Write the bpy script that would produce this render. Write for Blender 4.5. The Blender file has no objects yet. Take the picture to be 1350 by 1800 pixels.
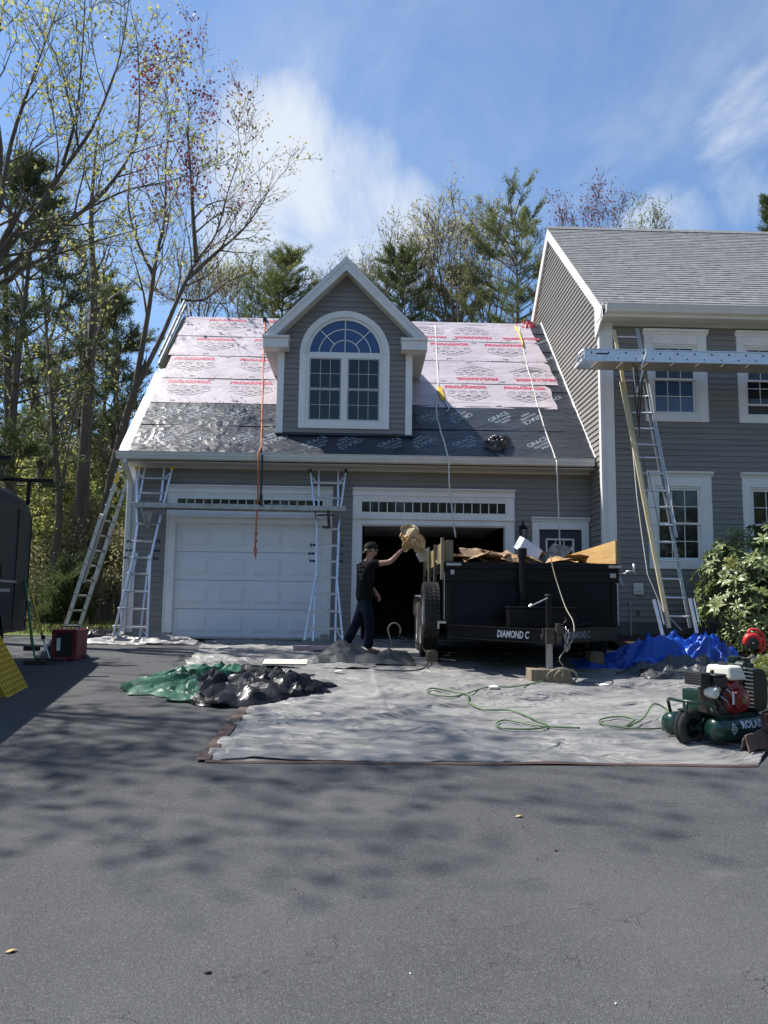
import bpy, math, random
import numpy as np
from mathutils import Vector, Matrix, noise as mn
from math import sin, cos, pi, radians, sqrt, atan2
random.seed(7); np.random.seed(7)
SC = bpy.context.scene
COL = SC.collection

# ------------------------------------------------------------------ camera, sky, sun, exposure
PITCH, YAW, ROLL, FPX = .1161, -.0256, .0129, 1354.7
CAM = np.array([0., -14.1, .6929])
cam_data = bpy.data.cameras.new('camera')
cam = bpy.data.objects.new('camera', cam_data); COL.objects.link(cam)
cam_data.sensor_fit = 'VERTICAL'; cam_data.sensor_height = 24.0
cam_data.lens = FPX/1800*24.0
cam_data.clip_start = .05; cam_data.clip_end = 2000
cam.matrix_world = (Matrix.Translation(Vector(CAM)) @ Matrix.Rotation(YAW, 4, 'Z')
                    @ Matrix.Rotation(pi/2+PITCH, 4, 'X') @ Matrix.Rotation(ROLL, 4, 'Z'))
SC.camera = cam

SUN_DIR = Vector((1.0, -.38, -1.70)).normalized()      # the way the light travels
SUN_EL = math.asin(-SUN_DIR.z)
SUN_AZ = atan2(-SUN_DIR.x, -SUN_DIR.y)                 # from +Y towards +X
world = bpy.data.worlds.new('World'); SC.world = world; world.use_nodes = True
nt = world.node_tree; nt.nodes.clear()
def wn(t): return nt.nodes.new(t)
sky = wn('ShaderNodeTexSky'); sky.sky_type = 'NISHITA'; sky.sun_disc = False
sky.sun_elevation = SUN_EL; sky.sun_rotation = SUN_AZ; sky.altitude = 50
sky.air_density = 1.0; sky.dust_density = .35; sky.ozone_density = 3.0
wout = wn('ShaderNodeOutputWorld'); bg = wn('ShaderNodeBackground'); bg.inputs[1].default_value = .100
tc = wn('ShaderNodeTexCoord')
def wmath(op, a, b=None, clamp=False):
    n = wn('ShaderNodeMath'); n.operation = op; n.use_clamp = clamp
    for i, v in enumerate((a, b)):
        if v is None: continue
        if isinstance(v, (int, float)): n.inputs[i].default_value = v
        else: nt.links.new(v, n.inputs[i])
    return n.outputs[0]
sep = wn('ShaderNodeSeparateXYZ'); nt.links.new(tc.outputs['Generated'], sep.inputs[0])
zz = wmath('MAXIMUM', sep.outputs[2], .06)
cx = wmath('DIVIDE', sep.outputs[0], wmath('ADD', zz, .25)); cy = wmath('DIVIDE', sep.outputs[1], wmath('ADD', zz, .25))
comb = wn('ShaderNodeCombineXYZ'); nt.links.new(cx, comb.inputs[0]); nt.links.new(cy, comb.inputs[1])
def wnoise(scale, detail, rough, dist=0., off=(0,0,0), vscale=(1,1,1)):
    mp = wn('ShaderNodeMapping'); mp.inputs['Location'].default_value = off; mp.inputs['Scale'].default_value = vscale
    nt.links.new(comb.outputs[0], mp.inputs[0])
    n = wn('ShaderNodeTexNoise'); n.inputs['Scale'].default_value = scale; n.inputs['Detail'].default_value = detail
    n.inputs['Roughness'].default_value = rough; n.inputs['Distortion'].default_value = dist
    nt.links.new(mp.outputs[0], n.inputs['Vector']); return n.outputs[0]
def wramp(v, a, b):
    n = wn('ShaderNodeMapRange'); n.interpolation_type = 'SMOOTHSTEP'
    n.inputs['From Min'].default_value = a; n.inputs['From Max'].default_value = b
    nt.links.new(v, n.inputs['Value']); return n.outputs[0]
def sky_dir(x, y):
    a, b = x-675, y-900; c, s = cos(ROLL), sin(ROLL)
    px, py = a*c+b*s, -a*s+b*c
    v = (px/FPX, 1, -py/FPX); c, s = cos(PITCH), sin(PITCH)
    v = (v[0], v[1]*c-v[2]*s, v[1]*s+v[2]*c); c, s = cos(YAW), sin(YAW)
    return Vector((v[0]*c-v[1]*s, v[0]*s+v[1]*c, v[2])).normalized()
def lobe(x, y, inner, outer):          # a cloud bank round one direction of the sky
    d = sky_dir(x, y)
    vm = wn('ShaderNodeVectorMath'); vm.operation = 'DOT_PRODUCT'
    nt.links.new(tc.outputs['Generated'], vm.inputs[0]); vm.inputs[1].default_value = d
    return wramp(vm.outputs['Value'], cos(radians(outer)), cos(radians(inner)))
fine = wnoise(3.2, 9, .62, .6, (3.1, 1.7, 0), (1, .6, 1))
broad = wnoise(.9, 5, .55, .3, (7.3, 2.2, 0))
mass = wmath('MULTIPLY', lobe(600, 350, 1, 8.5), 1.0)
for k, args in ((1., (490, 290, 0, 8.5)), (1.05, (680, 400, 0, 7)), (.95, (470, 430, 0, 8)), (.95, (1160, 400, 0, 5.5)), (.85, (1350, 250, 0, 8)), (.62, (790, 300, 0, 4.5)), (.5, (540, 150, 0, 6))):
    mass = wmath('MAXIMUM', mass, wmath('MULTIPLY', lobe(*args), k))
cl = wramp(wmath('ADD', wmath('MULTIPLY', mass, .46), wmath('MULTIPLY', fine, .85)), .62, 1.02)
veil = wmath('MULTIPLY', wramp(broad, .36, .70), wmath('ADD', wmath('MULTIPLY', wramp(fine, .35, .75), .6), .12), True)
cover = wmath('MAXIMUM', wmath('MULTIPLY', cl, .95), wmath('MULTIPLY', veil, .60))
mix = wn('ShaderNodeMix'); mix.data_type = 'RGBA'
hsv = wn('ShaderNodeHueSaturation'); hsv.inputs['Saturation'].default_value = 1.10; hsv.inputs['Value'].default_value = 1.12
nt.links.new(sky.outputs[0], hsv.inputs['Color'])
nt.links.new(cover, mix.inputs[0]); nt.links.new(hsv.outputs[0], mix.inputs[6]); mix.inputs[7].default_value = (4.9, 5.3, 5.9, 1)
nt.links.new(mix.outputs[2], bg.inputs[0]); nt.links.new(bg.outputs[0], wout.inputs[0])

sun_data = bpy.data.lights.new('sun', 'SUN'); sun_data.energy = 5.0; sun_data.angle = radians(.53); sun_data.color = (1, .955, .89)
sun = bpy.data.objects.new('sun', sun_data); COL.objects.link(sun)
sun.rotation_euler = SUN_DIR.to_track_quat('-Z', 'Y').to_euler()
SC.view_settings.view_transform = 'Standard'; SC.view_settings.look = 'None'
SC.view_settings.exposure = .72; SC.view_settings.gamma = 1; SC.view_settings.use_curve_mapping = False
SC.render.engine = 'CYCLES'

# ------------------------------------------------------------------ measuring helpers (where a sight line meets a real plane of the place)
def ray(x, y):
    a, b = x-675, y-900; c, s = cos(ROLL), sin(ROLL)
    px, py = a*c+b*s, -a*s+b*c
    v = np.array([px/FPX, 1, -py/FPX]); c, s = cos(PITCH), sin(PITCH)
    v = np.array([v[0], v[1]*c-v[2]*s, v[1]*s+v[2]*c]); c, s = cos(YAW), sin(YAW)
    return np.array([v[0]*c-v[1]*s, v[0]*s+v[1]*c, v[2]])
def at(x, y, Y): d = ray(x, y); return CAM+d*(Y-CAM[1])/d[1]
def at_x(x, y, X): d = ray(x, y); return CAM+d*(X-CAM[0])/d[0]
SL = .054
def gz(Y): return SL*Y if Y < 0 else 0.
def on_ground(x, y):
    d = ray(x, y); n = np.array([0, -SL, 1.]); P = CAM-d*np.dot(CAM, n)/np.dot(d, n)
    return P if P[1] < 0 else CAM+d*(-CAM[2])/d[2]

def at_plane(x, y, P0, n):
    d = ray(x, y); n = np.array(n, float); return CAM+d*np.dot(np.array(P0)-CAM, n)/np.dot(d, n)
# ------------------------------------------------------------------ object helpers
WM = {}
def thing(name, label, cat, loc=(0, 0, 0), rz=0, group=None):
    o = bpy.data.objects.new(name, None); COL.objects.link(o)
    o.location = loc; o.rotation_euler = (0, 0, rz); o.empty_display_size = .2
    WM[o] = Matrix.Translation(Vector(loc)) @ Matrix.Rotation(rz, 4, 'Z')
    tag(o, label, cat, group); return o
def tag(o, label=None, cat=None, group=None, kind=None):
    if label: o['label'] = label
    if cat: o['category'] = cat
    if group: o['group'] = group
    if kind: o['kind'] = kind
    return o
LOCAL = set()       # things whose parts are modelled in the thing's own axes
def adopt(o, parent):
    if parent is not None:
        o.parent = parent
        if parent in LOCAL: LOCAL.add(o); WM[o] = WM[parent]; return o
        o.matrix_parent_inverse = WM[parent].inverted()
    WM[o] = Matrix.Identity(4)
    return o
def link_mesh(name, me, parent=None):
    o = bpy.data.objects.new(name, me); COL.objects.link(o); adopt(o, parent); return o
class MB:
    def __init__(s): s.v = []; s.f = []; s.m = []; s.mi = 0
    def add(s, vs, fs):
        n = len(s.v); s.v += [tuple(map(float, p)) for p in vs]; s.f += [tuple(n+i for i in f) for f in fs]; s.m += [s.mi]*len(fs); return s
    def box(s, x0, x1, y0, y1, z0, z1):
        return s.add([(x, y, z) for z in (z0, z1) for y in (y0, y1) for x in (x0, x1)],
                     [(0,2,3,1),(4,5,7,6),(0,1,5,4),(2,6,7,3),(0,4,6,2),(1,3,7,5)])
    def hexa(s, p):   # 8 points: bottom 4 (ring), top 4 (ring)
        return s.add(p, [(3,2,1,0),(4,5,6,7),(0,1,5,4),(1,2,6,5),(2,3,7,6),(3,0,4,7)])
    def obox(s, c, ax, ay, az):   # centre + three half-axis vectors
        c, ax, ay, az = map(Vector, (c, ax, ay, az))
        return s.hexa([c-ax-ay-az, c+ax-ay-az, c+ax+ay-az, c-ax+ay-az, c-ax-ay+az, c+ax-ay+az, c+ax+ay+az, c-ax+ay+az])
    def bar(s, a, b, w, t, up=(0, 0, 1)):   # rectangular bar from a to b: w across, t along `up`
        a, b, up = Vector(a), Vector(b), Vector(up); d = (b-a).normalized()
        side = d.cross(up); side = side.normalized() if side.length > 1e-5 else Vector((1, 0, 0))
        u = side.cross(d).normalized()
        return s.obox((a+b)/2, (b-a)/2, side*w/2, u*t/2)
    def tube(s, pts, r, n=8, cap=True):
        pts = [Vector(p) for p in pts]; k = len(pts)
        rs = r if isinstance(r, (list, tuple)) else [r]*k
        ref = None; rings = []
        for i, p in enumerate(pts):
            d = (pts[min(i+1, k-1)]-pts[max(i-1, 0)])
            d = d.normalized() if d.length > 1e-9 else Vector((0, 0, 1))
            if ref is None: ref = d.orthogonal().normalized()
            ref = (ref-d*ref.dot(d)); ref = ref.normalized() if ref.length > 1e-6 else d.orthogonal().normalized()
            q = d.cross(ref)
            rings.append([p+(ref*cos(2*pi*j/n)+q*sin(2*pi*j/n))*rs[i] for j in range(n)])
        vs = [v for ring in rings for v in ring]
        fs = [(i*n+j, i*n+(j+1) % n, (i+1)*n+(j+1) % n, (i+1)*n+j) for i in range(k-1) for j in range(n)]
        if cap: fs += [tuple(range(n-1, -1, -1)), tuple((k-1)*n+j for j in range(n))]
        return s.add(vs, fs)
    def lathe(s, c, axis, prof, n=24):   # prof: (distance along axis, radius)
        c, axis = Vector(c), Vector(axis).normalized(); a = axis.orthogonal().normalized(); b = axis.cross(a)
        vs = [c+axis*h+(a*cos(2*pi*j/n)+b*sin(2*pi*j/n))*max(r, 1e-4) for h, r in prof for j in range(n)]
        k = len(prof)
        fs = [(i*n+j, i*n+(j+1) % n, (i+1)*n+(j+1) % n, (i+1)*n+j) for i in range(k-1) for j in range(n)]
        fs += [tuple(range(n-1, -1, -1)), tuple((k-1)*n+j for j in range(n))]
        return s.add(vs, fs)
    def prism(s, poly, d):   # planar polygon pushed by vector d
        poly = [Vector(p) for p in poly]; d = Vector(d); n = len(poly)
        return s.add(poly+[p+d for p in poly], [tuple(range(n-1, -1, -1)), tuple(range(n, 2*n))]+[(i, (i+1) % n, n+(i+1) % n, n+i) for i in range(n)])
    def grid(s, fn, nu, nv):
        vs = [fn(i/nu, j/nv) for j in range(nv+1) for i in range(nu+1)]
        return s.add(vs, [(j*(nu+1)+i, j*(nu+1)+i+1, (j+1)*(nu+1)+i+1, (j+1)*(nu+1)+i) for j in range(nv) for i in range(nu)])
    def build(s, name, mat, parent=None, smooth=False, bevel=0, seg=2, solid=0, auto=None):
        me = bpy.data.meshes.new(name); me.from_pydata(s.v, [], s.f); 
        for m in (mat if isinstance(mat, (list, tuple)) else [mat]): me.materials.append(m)
        if isinstance(mat, (list, tuple)): me.polygons.foreach_set('material_index', s.m)
        if smooth: me.polygons.foreach_set('use_smooth', [True]*len(me.polygons))
        if auto:
            import bmesh as _b
            b = _b.new(); b.from_mesh(me); _b.ops.recalc_face_normals(b, faces=b.faces)
            for e in b.edges: e.smooth = len(e.link_faces) == 2 and e.calc_face_angle(3) < radians(auto)
            for f in b.faces: f.smooth = True
            b.to_mesh(me); b.free()
        me.update()
        o = link_mesh(name, me, parent)
        if solid:
            md = o.modifiers.new('thickness', 'SOLIDIFY'); md.thickness = solid; md.offset = -1
        if bevel:
            md = o.modifiers.new('bevel', 'BEVEL'); md.width = bevel; md.segments = seg; md.limit_method = 'ANGLE'; md.angle_limit = radians(40)
        return o
def quick(name, vs, fs, mat, parent=None, smooth=False):
    me = bpy.data.meshes.new(name); 
    vs = np.asarray(vs, np.float32).reshape(-1, 3); fs = np.asarray(fs, np.int32); k = fs.shape[1]
    me.vertices.add(len(vs)); me.vertices.foreach_set('co', vs.ravel())
    me.loops.add(fs.size); me.loops.foreach_set('vertex_index', fs.ravel())
    me.polygons.add(len(fs)); me.polygons.foreach_set('loop_start', np.arange(0, fs.size, k, dtype=np.int32))
    if smooth: me.polygons.foreach_set('use_smooth', np.ones(len(fs), bool))
    me.update(calc_edges=True); me.validate()
    for m in (mat if isinstance(mat, (list, tuple)) else [mat]): me.materials.append(m)
    return link_mesh(name, me, parent)
def copy_tree(o, parent=None):
    c = o.copy(); COL.objects.link(c); c.parent = parent
    for ch in list(o.children): copy_tree(ch, c)
    return c
def sliced(vf, step):
    """cut a flat mesh into strips so that it can follow a curved surface"""
    import bmesh as _b
    b = _b.new(); vs = [b.verts.new(p) for p in vf[0]]
    for f in vf[1]:
        try: b.faces.new([vs[i] for i in f])
        except ValueError: pass
    ys = [v.co.y for v in b.verts]; y = min(ys)+step
    while y < max(ys):
        _b.ops.bisect_plane(b, geom=b.verts[:]+b.edges[:]+b.faces[:], plane_co=(0, y, 0), plane_no=(0, 1, 0)); y += step
    b.verts.index_update(); out = [tuple(v.co) for v in b.verts], [tuple(v.index for v in f.verts) for f in b.faces]; b.free(); return out
def text_mesh(body, size, bold=0., spacing=1., align='CENTER', shear=0.):
    cu = bpy.data.curves.new('lettering', 'FONT'); cu.body = body; cu.size = size; cu.align_x = align; cu.align_y = 'CENTER'
    cu.offset = bold; cu.space_character = spacing; cu.shear = shear; cu.resolution_u = 2
    ob = bpy.data.objects.new('lettering', cu); COL.objects.link(ob)
    dg = bpy.context.evaluated_depsgraph_get(); dg.update()
    me = bpy.data.meshes.new_from_object(ob.evaluated_get(dg))
    vs = [tuple(v.co) for v in me.vertices]; fs = [tuple(p.vertices) for p in me.polygons]
    bpy.data.objects.remove(ob); bpy.data.curves.remove(cu); bpy.data.meshes.remove(me)
    return vs, fs

# ------------------------------------------------------------------ materials
def mat(name, col, rough=.7, metal=0., var=.0, vscale=6., col2=None, bump=0., bscale=60., bdist=.01, detail=5, coat=0., spec=.5, trans=0., stretch=(1,1,1), sheen=0.):
    m = bpy.data.materials.new(name); m.use_nodes = True; t = m.node_tree; b = t.nodes['Principled BSDF']
    b.inputs['Base Color'].default_value = (*col, 1); b.inputs['Roughness'].default_value = rough; b.inputs['Metallic'].default_value = metal
    b.inputs['Specular IOR Level'].default_value = spec; b.inputs['Coat Weight'].default_value = coat
    if trans: b.inputs['Transmission Weight'].default_value = trans
    tc = t.nodes.new('ShaderNodeTexCoord'); mp = t.nodes.new('ShaderNodeMapping'); mp.inputs['Scale'].default_value = stretch
    t.links.new(tc.outputs['Object'], mp.inputs[0])
    if var or col2:
        n = t.nodes.new('ShaderNodeTexNoise'); n.inputs['Scale'].default_value = vscale; n.inputs['Detail'].default_value = detail; n.inputs['Roughness'].default_value = .62
        t.links.new(mp.outputs[0], n.inputs['Vector'])
        r = t.nodes.new('ShaderNodeValToRGB'); c2 = col2 or tuple(min(1, c*(1-var)) for c in col); c1 = col if col2 else tuple(min(1, c*(1+var)) for c in col)
        r.color_ramp.elements[0].position = .33; r.color_ramp.elements[1].position = .67
        r.color_ramp.elements[0].color = (*c2, 1); r.color_ramp.elements[1].color = (*c1, 1)
        t.links.new(n.outputs[0], r.inputs[0]); t.links.new(r.outputs[0], b.inputs['Base Color'])
    if bump:
        n = t.nodes.new('ShaderNodeTexNoise'); n.inputs['Scale'].default_value = bscale; n.inputs['Detail'].default_value = 6
        t.links.new(mp.outputs[0], n.inputs['Vector'])
        bp = t.nodes.new('ShaderNodeBump'); bp.inputs['Strength'].default_value = bump; bp.inputs['Distance'].default_value = bdist
        t.links.new(n.outputs[0], bp.inputs['Height']); t.links.new(bp.outputs[0], b.inputs['Normal'])
    m['b'] = 1
    return m
def crumple(name, col, col2, rough=.5, scale=3., dist=.04, vscale=2., fine=.5, coat=0., strength=1., spec=.5, warp=1.2, stretch=(1,1,1)):
    """sheet goods: sharp creases from stretched ridged cells, mottled colour"""
    m = mat(name, col, rough, 0, 0, vscale, col2, coat=coat, spec=spec); t = m.node_tree; b = t.nodes['Principled BSDF']
    tc = t.nodes.new('ShaderNodeTexCoord'); mp = t.nodes.new('ShaderNodeMapping'); mp.inputs['Scale'].default_value = stretch
    t.links.new(tc.outputs['Object'], mp.inputs[0])
    wv = t.nodes.new('ShaderNodeTexNoise'); wv.inputs['Scale'].default_value = scale*.6; wv.inputs['Detail'].default_value = 2
    t.links.new(mp.outputs[0], wv.inputs['Vector'])
    sc = t.nodes.new('ShaderNodeVectorMath'); sc.operation = 'SCALE'; sc.inputs['Scale'].default_value = warp/scale*2
    t.links.new(wv.outputs['Color'], sc.inputs[0])
    ad = t.nodes.new('ShaderNodeVectorMath'); ad.operation = 'ADD'; t.links.new(mp.outputs[0], ad.inputs[0]); t.links.new(sc.outputs[0], ad.inputs[1])
    hs = []
    for k, (s_, w) in enumerate(((scale, 1.), (scale*2.7, .4*fine+.1), (scale*7, .16*fine))):
        v = t.nodes.new('ShaderNodeTexVoronoi'); v.feature = 'F1'; v.inputs['Scale'].default_value = s_
        t.links.new(ad.outputs[0], v.inputs['Vector'])
        mu = t.nodes.new('ShaderNodeMath'); mu.operation = 'MULTIPLY'; mu.inputs[1].default_value = w
        t.links.new(v.outputs['Distance'], mu.inputs[0]); hs.append(mu.outputs[0])
    h = hs[0]
    for q in hs[1:]:
        a = t.nodes.new('ShaderNodeMath'); a.operation = 'ADD'; t.links.new(h, a.inputs[0]); t.links.new(q, a.inputs[1]); h = a.outputs[0]
    bp = t.nodes.new('ShaderNodeBump'); bp.inputs['Strength'].default_value = strength; bp.inputs['Distance'].default_value = dist
    t.links.new(h, bp.inputs['Height']); t.links.new(bp.outputs[0], b.inputs['Normal'])
    return m
def wood(name, c1, c2, scale=(1, 1, 14), rough=.75, sc=4.):
    return mat(name, c1, rough, 0, 0, sc, c2, bump=.3, bscale=sc*2, bdist=.004, stretch=scale)
def leafmat(name, c1, c2, rough=.55, trans=.35, vs=1.2):
    m = mat(name, c1, rough, 0, 0, vs, c2, detail=3); t = m.node_tree; b = t.nodes['Principled BSDF']; out = t.nodes['Material Output']
    tr = t.nodes.new('ShaderNodeBsdfTranslucent'); mx = t.nodes.new('ShaderNodeMixShader'); mx.inputs[0].default_value = trans
    src = b.inputs['Base Color'].links[0].from_socket; t.links.new(src, tr.inputs[0])
    t.links.new(b.outputs[0], mx.inputs[1]); t.links.new(tr.outputs[0], mx.inputs[2]); t.links.new(mx.outputs[0], out.inputs[0])
    return m
M = {}
M['siding'] = mat('vinyl_siding', (.205, .197, .183), .5, var=.09, vscale=2.2, bump=.12, bscale=35, bdist=.003, stretch=(.4, .4, 3))
M['trim'] = mat('white_trim', (.76, .76, .75), .5, var=.05, vscale=3, bump=.05, bscale=30, bdist=.002)
M['trim_rake'] = mat('rake_trim', (.70, .69, .67), .5, var=.05, vscale=3)
M['gutter'] = mat('gutter_paint', (.60, .59, .55), .4, var=.07, vscale=2.5, bump=.04, bscale=12)
M['garage_door'] = mat('garage_door_paint', (.74, .75, .78), .45, var=.03, vscale=1.5, bump=.06, bscale=90, bdist=.001)
M['concrete'] = mat('concrete', (.30, .29, .27), .9, var=.2, vscale=4, bump=.3, bscale=40, bdist=.006)
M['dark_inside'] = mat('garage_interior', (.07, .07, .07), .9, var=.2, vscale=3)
M['sheathing'] = mat('plywood_sheathing', (.42, .29, .13), .8, col2=(.30, .20, .09), vscale=5, stretch=(1, 6, 1))
M['soffit'] = mat('soffit', (.55, .55, .52), .6, var=.05)
M['drip'] = mat('drip_edge_metal', (.74, .76, .78), .32, .25, var=.08, vscale=3)
M['black_metal'] = mat('black_paint', (.006, .006, .008), .42, var=.3, vscale=4, spec=.22, bump=.03, bscale=20)
M['black_panel'] = mat('black_panel', (.006, .0065, .010), .45, var=.5, vscale=2, spec=.18, bump=.1, bscale=5, bdist=.012)
M['rubber'] = mat('tyre_rubber', (.032, .031, .030), .85, var=.3, vscale=9, bump=.3, bscale=80, bdist=.003)
M['rust'] = mat('grimy_steel', (.10, .09, .08), .55, .6, col2=(.05, .035, .025), vscale=25, bump=.3, bscale=60, bdist=.003)
M['steel'] = mat('galvanised_steel', (.46, .46, .46), .38, .85, var=.2, vscale=20)
M['alu'] = mat('aluminium', (.62, .64, .67), .36, .75, var=.1, vscale=12, bump=.04, bscale=40)
M['alu_dull'] = mat('dull_aluminium', (.40, .40, .38), .5, .55, var=.18, vscale=10, bump=.08, bscale=40)
M['white_print'] = mat('white_print', (.72, .73, .75), .6)
M['frame_white'] = mat('vinyl_window_frame', (.74, .74, .72), .45)
M['navy_door'] = mat('navy_door_paint', (.018, .024, .05), .4, coat=.1)
# ================================================================== GROUND
def asphalt():
    m = mat('asphalt', (.075, .077, .081), .82, 0, 0, .55, (.050, .052, .056), detail=8, spec=.35); t = m.node_tree; b = t.nodes['Principled BSDF']
    L = t.links; tc = t.nodes.new('ShaderNodeTexCoord')
    base = b.inputs['Base Color'].links[0].from_socket
    def N(kind, **kw):
        n = t.nodes.new(kind)
        for k, v in kw.items(): n.inputs[k].default_value = v
        return n
    def mixc(a, fac, col, blend='MIX'):
        x = t.nodes.new('ShaderNodeMix'); x.data_type = 'RGBA'; x.blend_type = blend
        L.new(fac, x.inputs[0]) if not isinstance(fac, float) else setattr(x.inputs[0], 'default_value', fac)
        L.new(a, x.inputs[6]); x.inputs[7].default_value = (*col, 1); return x.outputs[2]
    def rng(v, a, b_, c=0., d=1.):
        r = N('ShaderNodeMapRange', **{'From Min': a, 'From Max': b_, 'To Min': c, 'To Max': d}); L.new(v, r.inputs['Value']); return r.outputs[0]
    # aggregate: pale and dark stones
    ag = N('ShaderNodeTexVoronoi', Scale=185.); ag.feature = 'F1'; L.new(tc.outputs['Object'], ag.inputs['Vector'])
    sepc = t.nodes.new('ShaderNodeSeparateColor'); L.new(ag.outputs['Color'], sepc.inputs[0])
    c = mixc(base, rng(sepc.outputs[0], .72, 1., 0., .50), (.19, .19, .185))
    c = mixc(c, rng(sepc.outputs[1], .6, 1., 0., .50), (.022, .023, .026))
    # big worn patches, tyre paths
    bn = N('ShaderNodeTexNoise', Scale=.35, Detail=6., Roughness=.6); L.new(tc.outputs['Object'], bn.inputs['Vector'])
    c = mixc(c, rng(bn.outputs[0], .46, .72, 0., .35), (.125, .125, .123))
    sp = N('ShaderNodeTexNoise', Scale=2.6, Detail=9., Roughness=.7); L.new(tc.outputs['Object'], sp.inputs['Vector'])
    c = mixc(c, rng(sp.outputs[0], .60, .72, 0., .35), (.16, .155, .145))
    # hairline cracks
    wv = N('ShaderNodeTexNoise', Scale=3.5, Detail=5.); L.new(tc.outputs['Object'], wv.inputs['Vector'])
    s1 = t.nodes.new('ShaderNodeVectorMath'); s1.operation = 'SCALE'; s1.inputs['Scale'].default_value = .5; L.new(wv.outputs['Color'], s1.inputs[0])
    a1 = t.nodes.new('ShaderNodeVectorMath'); L.new(tc.outputs['Object'], a1.inputs[0]); L.new(s1.outputs[0], a1.inputs[1])
    hs = []
    for sc_, w in ((1.7, .0022), (5.0, .0030)):
        cr = N('ShaderNodeTexVoronoi', Scale=sc_); cr.feature = 'DISTANCE_TO_EDGE'; L.new(a1.outputs[0], cr.inputs['Vector'])
        k = rng(cr.outputs['Distance'], 0., w*sc_, 1., 0.)
        g = N('ShaderNodeTexNoise', Scale=sc_*.9, Detail=3.); L.new(tc.outputs['Object'], g.inputs['Vector'])
        mu = t.nodes.new('ShaderNodeMath'); mu.operation = 'MULTIPLY'; L.new(k, mu.inputs[0]); L.new(rng(g.outputs[0], .54, .68), mu.inputs[1])
        c = mixc(c, mu.outputs[0], (.036, .036, .038)); hs.append(mu.outputs[0])
    L.new(c, b.inputs['Base Color'])
    hn = N('ShaderNodeTexNoise', Scale=150., Detail=4., Roughness=.7); L.new(tc.outputs['Object'], hn.inputs['Vector'])
    h = t.nodes.new('ShaderNodeMath'); h.operation = 'ADD'; L.new(hn.outputs[0], h.inputs[0]); L.new(ag.outputs['Distance'], h.inputs[1])
    h2 = t.nodes.new('ShaderNodeMath'); h2.operation = 'SUBTRACT'; L.new(h.outputs[0], h2.inputs[0]); L.new(hs[0], h2.inputs[1])
    h3 = t.nodes.new('ShaderNodeMath'); h3.operation = 'SUBTRACT'; L.new(h2.outputs[0], h3.inputs[0]); L.new(hs[1], h3.inputs[1])
    bp = t.nodes.new('ShaderNodeBump'); bp.inputs['Strength'].default_value = .85; bp.inputs['Distance'].default_value = .005
    L.new(h3.outputs[0], bp.inputs['Height']); L.new(bp.outputs[0], b.inputs['Normal'])
    return m
M['asphalt'] = asphalt()
M['soil'] = mat('leaf_litter_soil', (.11, .085, .05), .95, 0, 0, 1.3, (.05, .045, .022), bump=.6, bscale=18, bdist=.05, detail=9)
M['mulch'] = mat('bark_mulch', (.055, .033, .02), .95, 0, 0, 30, (.02, .012, .008), bump=.8, bscale=60, bdist=.03)
M['grass_base'] = mat('lawn_soil', (.10, .13, .03), .95, 0, 0, 2, (.06, .08, .02), bump=.5, bscale=60, bdist=.03)

def sheet(x0, x1, y0, y1, dz, nx=1, ys=None):
    g = MB(); ys = ys or [y0, y1]
    vs = [(x0+(x1-x0)*i/nx, y, gz(y)+dz) for y in ys for i in range(nx+1)]
    g.add(vs, [(j*(nx+1)+i, j*(nx+1)+i+1, (j+1)*(nx+1)+i+1, (j+1)*(nx+1)+i) for j in range(len(ys)-1) for i in range(nx)])
    return g
def far_ground():
    # near the camera the drive falls towards the viewer; well beyond it everything levels out to the horizon
    def z(y):
        if y >= 0: return -.012
        return SL*max(y, -30)-.012
    ys = [-900, -200, -60, -30, -20, -10, -5, -2, 0, 3, 10, 40, 150, 600, 1500]
    g = MB(); xs = [-900, -100, -30, -10, -5, 0, 5, 10, 30, 100, 900]
    g.add([(x, y, z(y)) for y in ys for x in xs], [(j*len(xs)+i, j*len(xs)+i+1, (j+1)*len(xs)+i+1, (j+1)*len(xs)+i) for j in range(len(ys)-1) for i in range(len(xs)-1)])
    return g
tag(far_ground().build('ground', M['soil']), kind='structure')
dv = MB()
dv.add([(x, y, gz(y)) for y in (-28, -12, -6, -2.6, -.0) for x in (-9.5, -4.8, 0, 4.15, 9.5)],
       [(j*5+i, j*5+i+1, (j+1)*5+i+1, (j+1)*5+i) for j in range(4) for i in range(4) if not (j == 3 and i == 3) and not (j == 2 and i == 3)])
dv.add([(4.15, -6, gz(-6)), (9.5, -6, gz(-6)), (4.7, -5.2, gz(-5.2)), (4.15, -5.0, gz(-5))], [(0, 1, 2, 3)])
tag(dv.build('driveway', M['asphalt']), kind='structure')
lw = sheet(-30, -4.55, .3, 9, .002)
tag(lw.build('lawn', M['grass_base']), kind='structure')
mb_ = MB()
mb_.add([(4.15, -.74, .18), (14, -.74, .36), (14, -3.0, .02), (7.2, -3.1, -.02), (4.9, -2.9, -.10), (4.15, -2.4, -.10)], [(0, 5, 4, 3, 2, 1)])
mb_.add([(4.15, -2.4, -.10), (4.9, -2.9, -.10), (7.2, -3.1, -.02), (14, -3.0, .02), (14, -3.0, -.3), (7.2, -3.1, -.3), (4.9, -2.9, -.3), (4.15, -2.4, -.3)], [(0, 1, 6, 7), (1, 2, 5, 6), (2, 3, 4, 5)])
tag(mb_.build('planting_bed', M['mulch']), kind='structure')

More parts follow.
